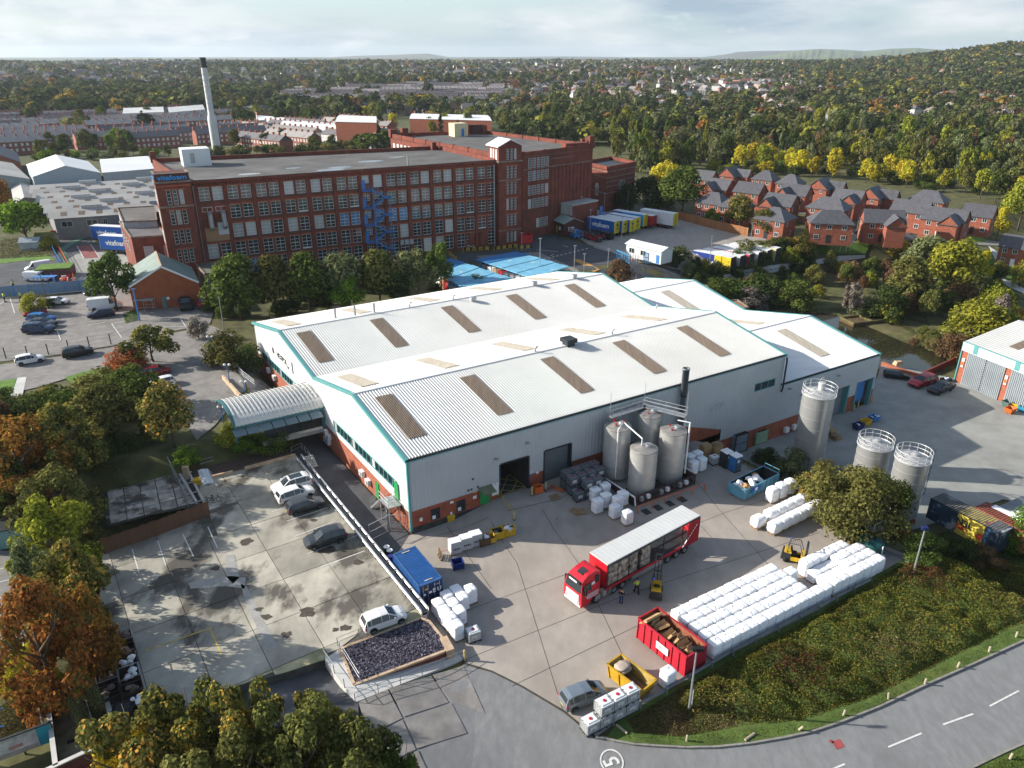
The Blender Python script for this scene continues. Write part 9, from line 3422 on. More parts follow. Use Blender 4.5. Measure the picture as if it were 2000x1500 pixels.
for _ in rX(5200):
 r=620*(4200/620)**rs.rand()
 az=rs.uniform(-.72,.72)
 x,y=r*sin(az),r*cos(az)
 dens=.5+.5*sin(x*.0058+2*sin(y*.003))*cos(y*.0049+1.3)
 if rs.rand()>(.15+1.1*dens)*(1.2 if -.5<az<.3 else .6)or(r<1000 and az>.0)or(r<900 and rs.rand()<.5):
  continue
 if any((x-a)**2+(y-b)**2<(c+4)**2 for a,b,c in tA[:400]):
  continue
 an=rs.choice([.1,1.6,.7])+rs.randn()*.1
 ln=rs.choice([1,1,1,2.5])
 R_=np.array([[cos(an),sin(an),0],[-sin(an),cos(an),0],[0,0,1]])
 v=(HB*(ln,1,1))@R_+(x,y,float(gz(x,y)))
 hv.append(v)
 hq.append(HQ+16*nb)
 t=np.empty((16,3))
 t[:10]=WT[rs.randint(len(WT))]*rs.uniform(.8,1.15)
 t[10:]=RTN[rs.randint(len(RTN))]*rs.uniform(.8,1.2)
 ht.append(t)
 nb+=1
def tintmat(name):
 m=bpy.data.materials.new(name)
 m.use_nodes=True
 a=m.node_tree.nodes.new('ShaderNodeAttribute')
 a.attribute_name='tint'
 b=m.node_tree.nodes['Principled BSDF']
 b.inputs['Roughness'].default_value=.8
 m.node_tree.links.new(a.outputs['Color'],b.inputs['Base Color'])
 return m
q=np.concatenate(hq)
tri=q[:,2]==q[:,3]
q[tri,3]=q[tri,2]
me=bpy.data.meshes.new('distant_houses')
allv=np.concatenate(hv)
me.from_pydata(allv.tolist(),[],[tuple(f[:3])if f[2]==f[3]else tuple(f)for f in q.tolist()])
a=me.color_attributes.new('tint','FLOAT_COLOR','POINT')
c=np.ones((len(allv),4),np.float32)
c[:,:3]=np.concatenate(ht)
a.data.foreach_set('color',c.ravel())
me.materials.append(tintmat('distant_house_paint'))
iX('distant_houses',me)['kind']='stuff'
SPT=np.array([(.075,.092,.028),(.05,.066,.022),(.11,.115,.035),(.135,.145,.065),(.20,.195,.035),(.30,.20,.035),(.23,.11,.035),(.036,.046,.022),(.10,.085,.045)])
SPW=np.array([5,5,5,3,1.5,.8,.6,4,1.4])
SPW=SPW/SPW.sum()
def fT(n,r0,r1,leaves,size,sD,hr=(7,13),az=(-.74,.74),bias=None):
 r_=np.random.RandomState(sD)
 tk=np.array([(a,b,c)for a,b,c in tA])
 P_=[]
 while len(P_)<n:
  m=4000
  rr=np.sqrt(r_.uniform(r0**2,r1**2,m))if bias is None else r0*(r1/r0)**r_.rand(m)
  aa_=r_.uniform(az[0],az[1],m)
  x,y=rr*np.sin(aa_),rr*np.cos(aa_)
  dens=.5+.5*np.sin(x*.0058+2*np.sin(y*.003))*np.cos(y*.0049+1.3)
  wood=sm(.30,.42,aa_)*sm(700,900,rr)+sm(-.2,-.35,aa_)*sm(560,640,rr)*sm(1300,1000,rr)*.7
  keep=r_.rand(m)<np.clip(.9-.72*dens+.6*wood,.08,1)
  keep&=~((rr<690)&(aa_<-.02)&(r_.rand(m)<.82))
  keep&=~((rr<430)|((rr<520)&(aa_<.0)))
  for a,b,c in tA:
   keep&=(x-a)**2+(y-b)**2>(c*.8+1)**2
  P_+=list(zip(x[keep],y[keep]))
 P_=np.array(P_[:n])
 z=gz(P_[:,0],P_[:,1])
 h=r_.uniform(*hr,n)
 w=h*r_.uniform(.38,.55,n)
 nar=r_.rand(n)<.1
 w=np.where(nar,w*.5,w)
 t=SPT[r_.choice(len(SPT),n,p=SPW)]*r_.uniform(.8,1.2,(n,1))
 k=leaves
 d=r_.randn(n,k,3)
 d/=np.linalg.norm(d,axis=2)[...,None]
 d[...,2]=np.where(r_.rand(n,k)<.6,np.abs(d[...,2]),d[...,2])
 lob=1+.22*np.sin(d[...,0]*5+r_.rand(n,1)*6)*np.cos(d[...,1]*4+r_.rand(n,1)*6)
 rad=r_.uniform(.72,1.05,(n,k))*lob
 c=np.stack([P_[:,0,None]+d[...,0]*rad*w[:,None],P_[:,1,None]+d[...,1]*rad*w[:,None],z[:,None]+h[:,None]*(.52+.46*d[...,2]*rad)],-1).reshape(-1,3)
 nr=(d+r_.randn(n,k,3)*.4+(0,0,.3)).reshape(-1,3)
 nr/=np.linalg.norm(nr,axis=1)[:,None]
 v,q_=lQ(c,nr,np.repeat(size*h/10,k)*r_.uniform(.7,1.3,n*k),r_,.8)
 tint=np.repeat(np.repeat(t,k,0)*r_.uniform(.72,1.28,(n*k,1)),4,0)
 return v,tint
V,T=[],[]
for args in((1500,430,800,90,2.3,1),(2600,780,1300,46,3.0,2),(4200,1250,2300,24,4.0,3),(4200,2200,4200,12,6.0,4)):
 v,t=fT(*args)
 V.append(v)
 T.append(t)
v,t=fT(1500,820,2000,40,3.4,7,hr=(9,14),az=(.36,.74))
V.append(v)
T.append(t)
v,t=fT(420,600,900,70,3.0,8,hr=(10,15),az=(-.70,-.10))
V.append(v)
T.append(t)
V,T=np.concatenate(V),np.concatenate(T)
o=iX('distant_trees',np_mesh('distant_trees',V,np.arange(len(V)).reshape(-1,4),[fX('distant_leaf',(.8,.8,.8),(1.2,1.2,1.2),attr=True,trans=.25)],T))
o['kind']='stuff'
p=gp(561,132)
t=tX('church_tower','dark square church tower on the skyline','church',p)
h=rise(p,117)
MB().X(-5,-5,-4,5,5,h).B('tower',ST_T,t)
MB().X(-5,5,-4,5,30,h*.45).B('nave',ST_T,t)
for k in rX(4):
 x,y=(-4.6,4.6)[k%2],(-4.6,4.6)[k//2]
 MB().X(x-.6,y-.6,h,x+.6,y+.6,h+3).B('pinnacle',ST_T,t)
 # left side: derelict slab, fence, trolleys, compound
def bD(name,lB,cat,pts,h,m_,w=.15,gap=.012,posts=True,z0=.0,gR=None):
 t=tX(name,lB,cat,(0,0,0),0,gR)
 me=MB().X(0,-.014,0,w-gap,.014,1).mesh('board',m_)
 k=0
 for a,b in zip(pts[:-1],pts[1:]):
  d=b-a
  n=max(1,int(d.length/w))
  az=atan2(d.y,d.x)
  for i in rX(n):
   p=a.lerp(b,i/n)
   o=iX('board',me,t,(p.x,p.y,p.z+z0),az,(1,1,h*(1+.02*sin(k*7.3))))
   k+=1
  if posts:
   for i in rX(int(d.length/2.4)+1):
    p=a.lerp(b,min(1,i*2.4/d.length))+vX((-d.y,d.x,0)).normalized()*.08
    MB().X(-.06,-.06,-.2,.06,.06,h*1.02).B('post',m_,t,loc=p,rz=az)
   mb=MB()
   for z in(.25,.85):
    mb.R(a+vX((0,0,h*z))+vX((-d.y,d.x,0)).normalized()*.05,b+vX((0,0,h*z))+vX((-d.y,d.x,0)).normalized()*.05,.06,.08)
   mb.B('rail',m_,t)
 return t
bD('board_fence','brown close boarded fence between the derelict slab and the raised car park','fence',[at(205,1082,CPZ),at(310,1045,CPZ),at(411,1006,CPZ)],1.85,WOODF)
bD('board_fence','orange brown fence panels at the left edge below the gold tree','fence',[gp(-30,1350),gp(60,1308)],1.6,mat('orange_fence_wood',(.28,.13,.055),.85,var=.2))
pz=1.0
dslab=[[(176,905),(262,872),(345,862),(372,905),(392,980),(300,1000),(215,1022),(205,985)]]
o=sX('derelict_base',[(172,905),(262,868),(350,858),(375,900),(398,985),(300,1005),(210,1030),(200,985)],JOINT,0,0,z=.93)
r=random.Random(2)
p0,px_,py_=at(215,1022,.95),at(392,978,.95),at(178,905,.95)
ax_,ay_=(px_-p0).normalized(),(py_-p0)
ay_=vX((-ax_.y,ax_.x,0))
outl=[(p.x,p.y)for p in(at(u,v,.95)for u,v in dslab[0])]
for i in rX(9):
 for j in rX(9):
  c=p0+ax_*(i*1.75+.85)+ay_*(j*1.9+.8)
  if not nX(np.array([c.x]),np.array([c.y]),outl)[0]:
   continue
  MB().S([(-.84+r.uniform(0,.06),-.92),(.83,-.91+r.uniform(0,.07)),(.84-r.uniform(0,.06),.91),(-.83,.92-r.uniform(0,.08))],-.06,r.uniform(0,.025)).B('slab',SLABO,o,loc=(c.x,c.y,.95),rz=atan2(ax_.y,ax_.x))
rs=np.random.RandomState(4)
tw_=iX('twig_litter',uX('twig_litter',[(180,905),(262,875),(345,865),(365,905),(300,925),(210,945)],5000,.05,[(.20,.17,.17),(.13,.11,.11),(.26,.23,.22)],.13,77))
co=np.empty(len(tw_.data.vertices)*3,np.float32)
tw_.data.vertices.foreach_get('co',co)
co=co.reshape(-1,3)
co[:,2]=co[:,2]-co[:,2].min()*0+(1.0-np.median(co[:,2]))
co[:,2]=np.clip(co[:,2],.97,1.1)
tw_.data.vertices.foreach_set('co',co.ravel())
tw_['kind']='stuff'
for i,(a,b)in eX((((293,846),(312,872)),((312,872),(330,912)),((330,912),(350,950)),((350,950),(368,990)))):
 A_,B_=at(*a,.95),at(*b,.95)
 gX('galvanised mesh fence panel leaning along the trench by the derelict slab',A_,B_,1.6,name='mesh_fence')['group']='mesh panels along the trench'
t=tX('trench_wall','pale low concrete trench wall with cross props beside the derelict slab','wall')
for a,b in(((340,868),(402,990)),((352,930),(385,985))):
 A_,B_=at(*a,.9),at(*b,.9)
 mb=MB()
 mb.R(A_+vX((0,0,.1)),B_+vX((0,0,.1)),.25,.6)
 mb.B('wall',cW,t)
for v in(905,925,943,962,980):
 A_,B_=at(346+(v-905)*.35,v+4,1.15),at(366+(v-905)*.42,v-4,1.15)
 mb=MB()
 mb.R(A_,B_,.1)
 mb.B('prop',cW,t)
t=tX('timber_gate_post','pale timber boarded end post by the picnic area','post',at(366,935,.9))
MB().X(-.35,-.2,0,.35,.2,1.7).B('post',cO,t)
bD('slab_kerb','grey pipe rail lying across the derelict slab','rail',[at(213,998,1.0),at(300,975,1.0)],.12,gV,w=2.0,posts=False)
sX('picnic_terrace',[(372,938),(395,868),(430,850),(560,878),(576,890),(470,918)],GRAVB,.03,0,z=.92)
t=tX('terrace_kerb','low timber topped kerb wall between the picnic area and the car park','wall')
for a,b in(((372,942),(455,922)),((478,915),(577,889))):
 mb=MB()
 mb.R(at(*a,1.05),at(*b,1.05),.22,.45)
 mb.B('kerb_wall',cO,t)
for u,v,rz,lb in((403,904,.6,'wooden picnic table nearer the brick planter'),(501,881,.1,'wooden picnic table below the canopy shrubs')):
 p=at(u,v,.95)
 t=tX('picnic_table',lb,'picnic table',p,rz)
 for nm,y,z,w in(('table_top',0,.74,.36),('bench',-.65,.44,.13),('bench',.65,.44,.13)):
  for k in rX(2 if nm=='bench' else 4):
   yy=y-w+(k+.5)*2*w/(2 if nm=='bench' else 4)
   MB().X(-.85,yy-w/(2.3 if nm=='bench' else 4.4),z-.04,.85,yy+w/(2.3 if nm=='bench' else 4.4),z).B(nm,mat('grey_timber',(.30,.26,.22),.9,var=.2)if(nm,k,y)==('table_top',0,0)else bpy.data.materials['grey_timber'],t)
 for x in(-.6,.6):
  mb=MB()
  mb.R((x,-.7,0),(x,-.15,.72),.08)
  mb.R((x,.7,0),(x,.15,.72),.08)
  mb.R((x,-.7,.4),(x,.7,.4),.08)
  mb.B('leg_frame',bpy.data.materials['grey_timber'],t)
t=tX('brick_steps','red brick garden steps descending to the picnic area','steps',at(415,872,.9),1.15)
for k in rX(6):
 MB().X(-.2+k*.38,-1.1,0,.2+k*.38,1.1,.25+k*.3).B('step',mat('step_brick',(.14,.06,.05),.9,var=.2)if k==0 else bpy.data.materials['step_brick'],t)
t=tX('brick_planter','long brick planter beside the picnic area','planter',at(378,905,.9),.45)
for q in((-2.0,-.8,2.0,-.6),(-2.0,.6,2.0,.8),(-2.0,-.6,-1.8,.6),(1.8,-.6,2.0,.6)):
 MB().X(q[0],q[1],0,q[2],q[3],.7).B('wall',bN,t)
MB().X(-1.8,-.6,0,1.8,.6,.55).B('soil',SOIL,t)
p=at(416,985,CPZ)
t=tX('cycle_shelter','small curved clear cycle shelter at the corner of the car park','cycle shelter',at(410,958,CPZ),-1.05)
mb=MB()
for x in(-1.9,0,1.9):
 pts=[(x,.6,0),(x,.6,1.4),(x,.35,1.9),(x,-.3,2.05),(x,-.75,1.95)]
 mb.U(pts,.04,5)
for y,z in((.6,1.4),(-.75,1.95),(.05,2.0),(.6,.3)):
 mb.R((-1.9,y,z),(1.9,y,z),.05)
mb.B('frame',gV,t)
cp2=mat('clear_panel',(.42,.46,.48),.2,var=.05,spec=.6)
for a,b in(((.6,1.4),(.35,1.9)),((.35,1.9),(-.3,2.05)),((-.3,2.05),(-.75,1.95))):
 for x in(-1.88,.03):
  MB().P([(x,a[0],a[1]+.03),(x+1.84,a[0],a[1]+.03),(x+1.84,b[0],b[1]+.03),(x,b[0],b[1]+.03)]).B('roof_panel',cp2,t)
def bicycle(p,rz,lB):
 t=tX('bicycle',lB,'bicycle',p,rz)
 for x in(-.52,.52):
  q=MB()
  q.U([(x+.33*cos(2*pi*k/18),0,.35+.33*sin(2*pi*k/18))for k in rX(19)],.025,5)
  for k in rX(6):
   q.R((x,0,.35),(x+.32*cos(k*pi/3),0,.35+.32*sin(k*pi/3)),.012)
  q.B('wheel',bZ,t)
 q=MB()
 for a,b in(((-.52,.35),(-.15,.32)),((-.15,.32),(.42,.8)),((-.52,.35),(-.22,.82)),((-.22,.82),(.4,.86)),((-.15,.32),(-.25,.95)),((.52,.35),(.38,.98))):
  q.R((a[0],0,a[1]),(b[0],0,b[1]),.04)
 q.B('frame',dK,t)
 q=MB()
 q.R((.36,-.25,1.0),(.36,.25,1.0),.03)
 q.B('handlebar',bZ,t)
 MB().X(-.38,-.07,.94,-.14,.07,1.0).B('saddle',bZ,t)
bicycle(at(421,981,CPZ),.3,'dark bicycle leaning by the cycle shelter')
bicycle(at(410,984,CPZ),.5,'second bicycle behind the first at the cycle shelter')
t=tX('grit_bin','yellow grit bin in the corner by the cycle shelter','grit bin',at(386,946,CPZ),.3)
MB().H([(-.35,-.3,0),(.35,-.3,0),(.35,.3,0),(-.35,.3,0)],[(-.45,-.36,.7),(.45,-.36,.7),(.45,.36,.8),(-.45,.36,.8)]).B('bin',yL,t)
TRM=mat('trolley_frame',(.05,.035,.03),.8,var=.4)
tb0,tb1=at(244,1262,.9),at(268,1390,.9)
for i in rX(6):
 for c in rX(2):
  if c==1 and i==5:
   continue
  p=tb0.lerp(tb1,i/5)+vX((-1.75*c,-.25*c,0))
  fI=[(sB,'white foam offcuts'),(mat('brown_waste',(.16,.12,.10),.9,var=.5,sc=3)if i==0 and c==0 else bpy.data.materials['brown_waste'],'brown offcuts')][0 if(c==0 and i in(2,3,5))else 1]
  t=tX('cage_trolley','%s trolley of the %s row of cages, holding %s'%(('first','second','third','fourth','fifth','sixth')[i],('right','left')[c],fI[1]),'trolley',p,atan2((tb1-tb0).y,(tb1-tb0).x))
  mb=MB()
  for x in(-.75,.75):
   for y in(-.75,.75):
    mb.R((x,y,0),(x,y,1.35),.06)
  for z in(.25,.8,1.33):
   for a,b in(((-.75,-.75),(.75,-.75)),((.75,-.75),(.75,.75)),((.75,.75),(-.75,.75)),((-.75,.75),(-.75,-.75))):
    mb.R((*a,z),(*b,z),.05)
  mb.B('frame',TRM if i%3 else gV,t)
  mb=MB()
  for x0,y0,x1,y1 in((-.74,-.74,.74,-.72),(-.74,.72,.74,.74),(-.74,-.72,-.72,.72),(.72,-.72,.74,.72)):
   mb.X(x0,y0,.2,x1,y1,.95)
  mb.X(-.74,-.74,.18,.74,.74,.22)
  mb.B('panel',TRM,t)
  for k in rX(7):
   q=MB()
   n=7
   c0_=(gr_.uniform(-.42,.42),gr_.uniform(-.42,.42),.95+gr_.uniform(-.05,.25))
   rr_2=gr_.uniform(.2,.34)
   q.L([(max(rr_2*sin(pi*a/4)*gr_.uniform(.7,1.25),.01),c0_[2]-rr_2*cos(pi*a/4)*.6)for a in rX(5)],n,0,c0_[:2])
   q.B('offcut',fI[0],t)
p=at(243,1408,.9)
t=tX('black_wheelie_tank','black plastic tank at the end of the trolley rows','tank',p,.2)
MB().H([(-.7,-.9,0),(.7,-.9,0),(.7,.9,0),(-.7,.9,0)],[(-.78,-1,1.1),(.78,-1,1.1),(.78,1,1.1),(-.78,1,1.1)]).B('body',bZ,t)
MB().X(-.5,-.7,1.1,.5,.7,1.18).B('lid',dK,t)
cpd=[at(u,v,1.2)for u,v in[(205,1352),(228,1445),(110,1500),(92,1358)]]
t=tX('brick_compound','open topped brick compound with a mossy floor at the bottom left','compound')
for a,b,h in((cpd[0],cpd[1],1.4),(cpd[1],cpd[2]+(cpd[2]-cpd[1])*.6,.5),(cpd[3],cpd[2],1.5)):
 mb=MB()
 mb.R(vX((a.x,a.y,.2)),vX((b.x,b.y,.2)),.24,2.4)
 mb.B('brick_wall',mat('compound_brick',(.15,.05,.035),.9,var=.3,sc=1.2)if h==1.4 else bpy.data.materials['compound_brick'],t)
 mb=MB()
 mb.R(vX((a.x,a.y,1.45)),vX((b.x,b.y,1.45)),.34,.1)
 mb.B('coping',cW,t)
MB().P([(p.x,p.y,.35)for p in(cpd[3],cpd[2],cpd[1],cpd[0])]).B('floor',mat('mossy_floor',(.20,.185,.11),.95,var=.35,sc=.9,col3=(.25,.20,.15),sc3=.6),t)
for a,b in(((130,1365),(178,1400)),((178,1400),(190,1440)),((75,1352),(92,1440))):
 gX('loose galvanised mesh panel propped in the brick compound',at(*a,.4),at(*b,.4),1.9,name='mesh_fence')['group']='mesh panels in the brick compound'
for u,v in((188,1447),(142,1448)):
 t=tX('fence_foot','dark rubber fence foot lying in the brick compound','fence foot',at(u,v,.36),.4,'fence feet in the brick compound')
 MB().X(-.35,-.12,0,.35,.12,.12).B('block',bZ,t)
p=gp(16,1400)
t=tX('blue_hose','blue plastic pipe coiled in a big hoop on the ground at left','pipe',p,0)
MB().U([(1.45*cos(.16*k),1.0*sin(.16*k),.06)for k in rX(40)],.06,6).B('pipe',mat('pipe_blue',(.02,.14,.42),.4),t)
a,b=at(-20,1478,1.0),at(104,1432,1.0)
d=b-a
t=tX('hoarding','advertising hoarding with a faded room picture and teal end at the bottom left corner','sign',(a.x,a.y,.2),atan2(d.y,d.x))
MB().X(0,-.05,.1,d.length,.05,1.9).B('panel',mat('faded_print',(.40,.42,.42),.5,var=.25,sc=.9,col2=(.55,.56,.55)),t)
MB().X(d.length*.76,-.07,.12,d.length*.99,-.05,1.88).B('teal_panel',mat('sign_teal',(.03,.27,.36),.5),t)
MB().X(d.length*.3,-.07,.75,d.length*.52,-.05,1.05).B('printed_sofa',mat('print_pink',(.42,.22,.22),.6,var=.15),t)
MB().X(d.length*.1,-.068,.12,d.length*.74,-.05,.55).B('printed_floor',mat('print_floor',(.33,.31,.29),.6,var=.2),t)
mb=MB()
mb.X(-.05,-.08,1.88,d.length+.05,.08,2.0)
for x in(0,d.length*.5,d.length):
 mb.X(x-.06,.05,-.3,x+.06,.15,2)
mb.B('frame',dK,t)
a,b=gp(10,1072),gp(62,1062)
d=b-a
t=tX('teal_hut','pale teal site hut half hidden behind the light green tree','hut',a,atan2(d.y,d.x))
TH_=mat('hut_teal',(.17,.33,.34),.5,var=.08)
MB().X(-2.5,0,0,d.length,2.4,2.2).B('walls',TH_,t)
MB().X(-2.6,-.1,2.2,d.length+.1,2.5,2.32).B('roof',dK,t)
MB().X(0,-.03,.3,d.length-.1,0,2.0).B('window_panel',mat('hut_glass',(.20,.33,.33),.2,var=.05),t)
# road side at upper left: fences, lamps, shelters
def pF(lB,pix,h=1.9,step=4.0,m_=dK,name='wire_fence',wR=3,z=None):
 pts=[gp(*q)if z is None else at(*q,z)for q in pix]
 t=tX(name,lB,'fence')
 for a,b in zip(pts[:-1],pts[1:]):
  n=max(1,round((b-a).length/step))
  for i in rX(n):
   p=a.lerp(b,i/n)
   MB().X(-.06,-.06,-.1,.06,.06,h).B('post',m_,t,loc=p)
  mb=MB()
  for k in rX(wR):
   z_=h*(k+1)/wR-.05
   mb.R(a+vX((0,0,z_)),b+vX((0,0,z_)),.025)
  mb.B('wire',gV,t)
 return t
pF('dark post and wire fence between the access road and the staff car park',[(-40,707),(12,700),(55,697),(95,692),(135,685),(175,678),(217,672),(242,662)])
t=tX('palisade_fence','grey blue palisade fence curving along the drive by the factory corner','fence')
pts=[gp(412,680),gp(420,700),gp(432,716),gp(444,724)]
me=MB().X(-.035,-.02,0,.035,.02,1.7).mesh('pale',mat('palisade_grey',(.22,.27,.31),.5,.3))
for a,b in zip(pts[:-1],pts[1:]):
 n=int((b-a).length/.22)
 for i in rX(n):
  p=a.lerp(b,i/n)
  iX('pale',me,t,p)
 mb=MB()
 for z in(.4,1.4):
  mb.R(a+vX((0,0,z)),b+vX((0,0,z)),.05)
 mb.B('rail',gV,t)
lX('ramp_railing','white tubular railing along the entrance walkway','railing',[gp(432,712),gp(452,712),gp(476,738),gp(498,755)],1.1,3,wP,1.6)
t=tX('walkway_wall','low pale wall below the entrance walkway railing','wall')
for a,b in(((436,740),(470,778)),):
 mb=MB()
 mb.R(gp(*a)+vX((0,0,.2)),gp(*b)+vX((0,0,.2)),.3,.9)
 mb.B('wall',cO,t)
for u,v,vt,lb in((450,755,715,'blue lamp post with two white globes at the drive edge'),(481,780,748,'blue lamp post with globes beside the canopy'),(420,715,660,'blue lamp post with globes by the palisade fence'),(438,832,798,'blue lamp post with globes by the brick steps')):
 p=gp(u,v)
 h=rise(p,vt)
 t=tX('globe_lamp',lb,'lamp post',p,0)
 MB().U([(0,0,0),(0,0,h)],.07,8).B('post',bM,t)
 MB().R((-.35,0,h),(.35,0,h),.05).B('arm',bM,t)
 for x in(-.35,.35):
  q=MB()
  q.ball((x,0,h+.22),.2,0,10,6)
  q.B('globe',wP,t,True)
def lA(u,v,vt,lB,m_=gV,arm=.0,head=gV,r=.09,gR=None):
 p=gp(u,v)
 h=rise(p,vt)
 t=tX('lamp_post',lB,'lamp post',p,0,gR)
 MB().U([(0,0,-.1),(0,0,h)],r,8,r2=r*.7).B('pole',m_,t)
 MB().X(-.35+arm,-.16,h-.02,.35+arm,.16,h+.1).B('lamp_head',head,t)
 if arm:
  MB().R((0,0,h),(arm,0,h+.03),.06).B('arm',m_,t)
 return t
lA(273,626,565,'thick blue lamp post by the bus style shelter',bM,head=bM,r=.16)
lA(437,640,563,'grey lamp post beside the big tree at the drive')
lA(95,602,535,'brown leaning lamp post behind the golden shrub',mat('rusty_pole',(.12,.08,.05),.8),arm=-.6)
lA(878,575,547,'short white lamp head just above the factory roof')
for u,v,vt,lb in((1054,545,466,'tall grey lamp post in the mill road by the blue racks'),(1121,540,480,'lamp post at the orange walkway'),(1140,540,496,'shorter lamp post at the orange walkway'),(1187,522,487,'lamp post beside the reddish brown tree'),(1213,480,424,'lamp post in front of the lettered trailers'),(1152,460,410,'lamp post left of the lettered trailers'),(1134,448,385,'lamp post before the loading canopy'),(1179,428,378,'tall lamp post before the engine house'),(1225,412,375,'lamp post right of the engine house'),(1370,436,392,'lamp post by the brown yard fence'),(1442,450,408,'lamp post behind the white roofed trailers'),(1466,470,436,'lamp post among the white trailers'),(1508,478,430,'lamp post at the end of the white trailers'),(1385,520,462,'dark post in the bushes before the lettered trailer'),(1345,525,490,'dark post beside the track bushes'),(1019,490,455,'lamp post close against the gabled tower'),(1672,458,428,'lamp post before the front pair of houses'),(1715,392,385,'small lamp post in the estate'),(1893,444,418,'lamp post beside the large front right house'),(1950,520,480,'white lamp post on the path at right'),(1268,412,380,'lamp post beyond the trailers')):
 lA(u,v,vt,lb)
t=tX('smoking_shelter','small grey framed open shelter beside the brick workshop','shelter',gp(285,606),.1)
mb=MB()
for x in(-1.7,0,1.7):
 for y in(-.6,.6):
  mb.R((x,y,0),(x,y,2.1),.06)
for z in(1.0,2.1):
 mb.R((-1.7,.6,z),(1.7,.6,z),.05)
mb.B('frame',gV,t)
MB().X(-1.8,-.75,2.1,1.8,.75,2.18).B('roof',mat('clear_roof',(.35,.38,.38),.3),t)
MB().X(-1.6,.3,.35,1.6,.6,.45).B('bench',gV,t)
wl=tX('blue_mesh_fence','long pale blue mesh fence across the mill gate','fence')
mb=MB()
pts=[gp(u,v)for u,v in((-60,582),(0,582),(60,577),(100,574),(185,566))]
for i,(a,b)in eX(zip(pts[:-1],pts[1:])):
 n=max(1,round((b-a).length/2.6))
 for k in rX(n):
  p,q=a.lerp(b,k/n),a.lerp(b,(k+.97)/n)
  mb=MB()
  mb.R(p+vX((0,0,1.2)),q+vX((0,0,1.2)),.05,2.3)
  mb.B('mesh_panel',mat('mesh_blue',(.16,.25,.36),.7,var=.15,sc=3,oV=.1)if i+k==0 else bpy.data.materials['mesh_blue'],wl)
  MB().X(-.06,-.06,0,.06,.06,2.5).B('post',bM,wl,loc=p)
lX('blue_railing','blue pedestrian railing beside the turf roofed store','railing',[gp(92,524),gp(101,545),gp(112,562)],1.5,3,bM,1.6,.04)
lX('orange_railing','orange pedestrian barrier along the green walkway','railing',[gp(114,484),gp(128,510),gp(142,538),gp(148,560)],1.2,3,oG,1.6,.05)
lX('blue_railing','blue railing along the upper green walkway','railing',[gp(100,482),gp(112,506),gp(122,520)],1.2,3,bM,1.6,.05)
t=tX('turf_roof_store','low store with a bright turf roof behind the parked vans','store',gp(112,540),.3)
MB().X(-3.4,-2.4,0,3.4,2.4,2.2).B('walls',mat('maroon_wall',(.13,.06,.06),.85),t)
MB().X(-3.5,-2.5,2.2,3.5,2.5,2.4).B('turf_roof',LAWN,t)
t=tX('cycle_canopy','blue framed cycle canopy with a bright blue roof by the parked van','shelter',gp(93,560),.1)
MB().X(-2.2,-.9,2.2,2.2,.9,2.3).B('roof',bM,t)
mb=MB()
for x in(-2,0,2):
 for y in(-.8,.8):
  mb.R((x,y,0),(x,y,2.2),.08)
mb.B('frame',bM,t)
MB().X(.6,-.4,0,1.3,.4,.95).B('yellow_bin',yL,t)
t=tX('plastic_barriers','heap of orange and white plastic barriers by the walkway','barrier stack',gp(132,551),0)
for k in rX(14):
 MB().X(-.5,-.07,-.25,.5,.07,.25).B('barrier',[oG,wP,rP][k%3],t,loc=(gr_.uniform(-1.4,1.4),gr_.uniform(-1.6,1.6),.25+gr_.uniform(0,.9)),rz=gr_.uniform(0,3))
for u,v,m_,lb in((112,464,rP,'large red skip under the big green tree'),(124,455,rP,'second red bin by the grey works wall'),(135,455,rP,'third red bin by the grey works wall'),(142,456,wP,'white bagged waste by the grey works wall'),(150,455,dK,'dark bin by the grey works wall'),(160,453,rP,'small red bin beside the blue entrance')):
 oX('waste_bin',lb,'bin',gp(u,v),.3,1.3 if u==112 else .8,.9,1.8,m_)
for u,v,lb,m_ in((40,490,'small glazed greenhouse among the garden sheds',mat('greenhouse_glass',(.35,.40,.42),.15)),(70,480,'pale garden shed with a mossy roof',mat('shed_pale',(.33,.32,.30),.8))):
 p=gp(u,v)
 gB('garden_shed',lb,'shed',p,vX((4.5,.8,0)),vX((-.7,3.4,0)),p.z+2.0,p.z+2.9,m_,m_ if 'glazed' in lb else mat('moss_roof',(.18,.17,.05),.9,var=.3),z0=p.z-.2)
 # mill yard at the back
RKB=mat('rack_sheet_blue',(.17,.43,.60),.55,var=.15,sc=.4,col3=(.46,.55,.58),sc3=.5,lo3=.6,hi3=.66)
RKD=mat('rack_sheet_dark',(.03,.16,.38),.5,var=.15)
for nm,pix,lb in(('a',[(928,507),(1008,492),(1112,522),(1040,545)],'long store rack roofed with light blue sheeting behind the factory'),('b',[(840,525),(880,505),(1000,545),(915,570)],'second blue sheeted rack partly behind the tree row')):
 z=5.8
 p4=[up(u,v,z)for u,v in pix]
 t=tX('storage_rack',lb,'storage rack')
 a,b,c,d=p4
 n=8
 for k in rX(n):
  q=[a.lerp(d,k/n),b.lerp(c,k/n),b.lerp(c,(k+.94)/n),a.lerp(d,(k+.94)/n)]
  mb=MB()
  mb.H([p+vX((0,0,z))for p in q],[p+vX((0,0,z+.12+.1*(k%2)))for p in q])
  mb.B('sheet_roof',RKD if k<2 else RKB,t)
 e=[(a,d)]
 for k in rX(11):
  p=a.lerp(d,k/10)
  MB().X(-.1,-.1,2.5,.1,.1,z).B('post',RKD,t,loc=p)
  if k<10:
   q=a.lerp(d,(k+.5)/10)+(b-a).normalized()*1.2
   MB().X(-1.0,-.9,2.6,1.0,.9,5.0).B('stored_goods',[gP,wP,rP,gV,cB][(k*3)%5],t,loc=q,rz=HT)
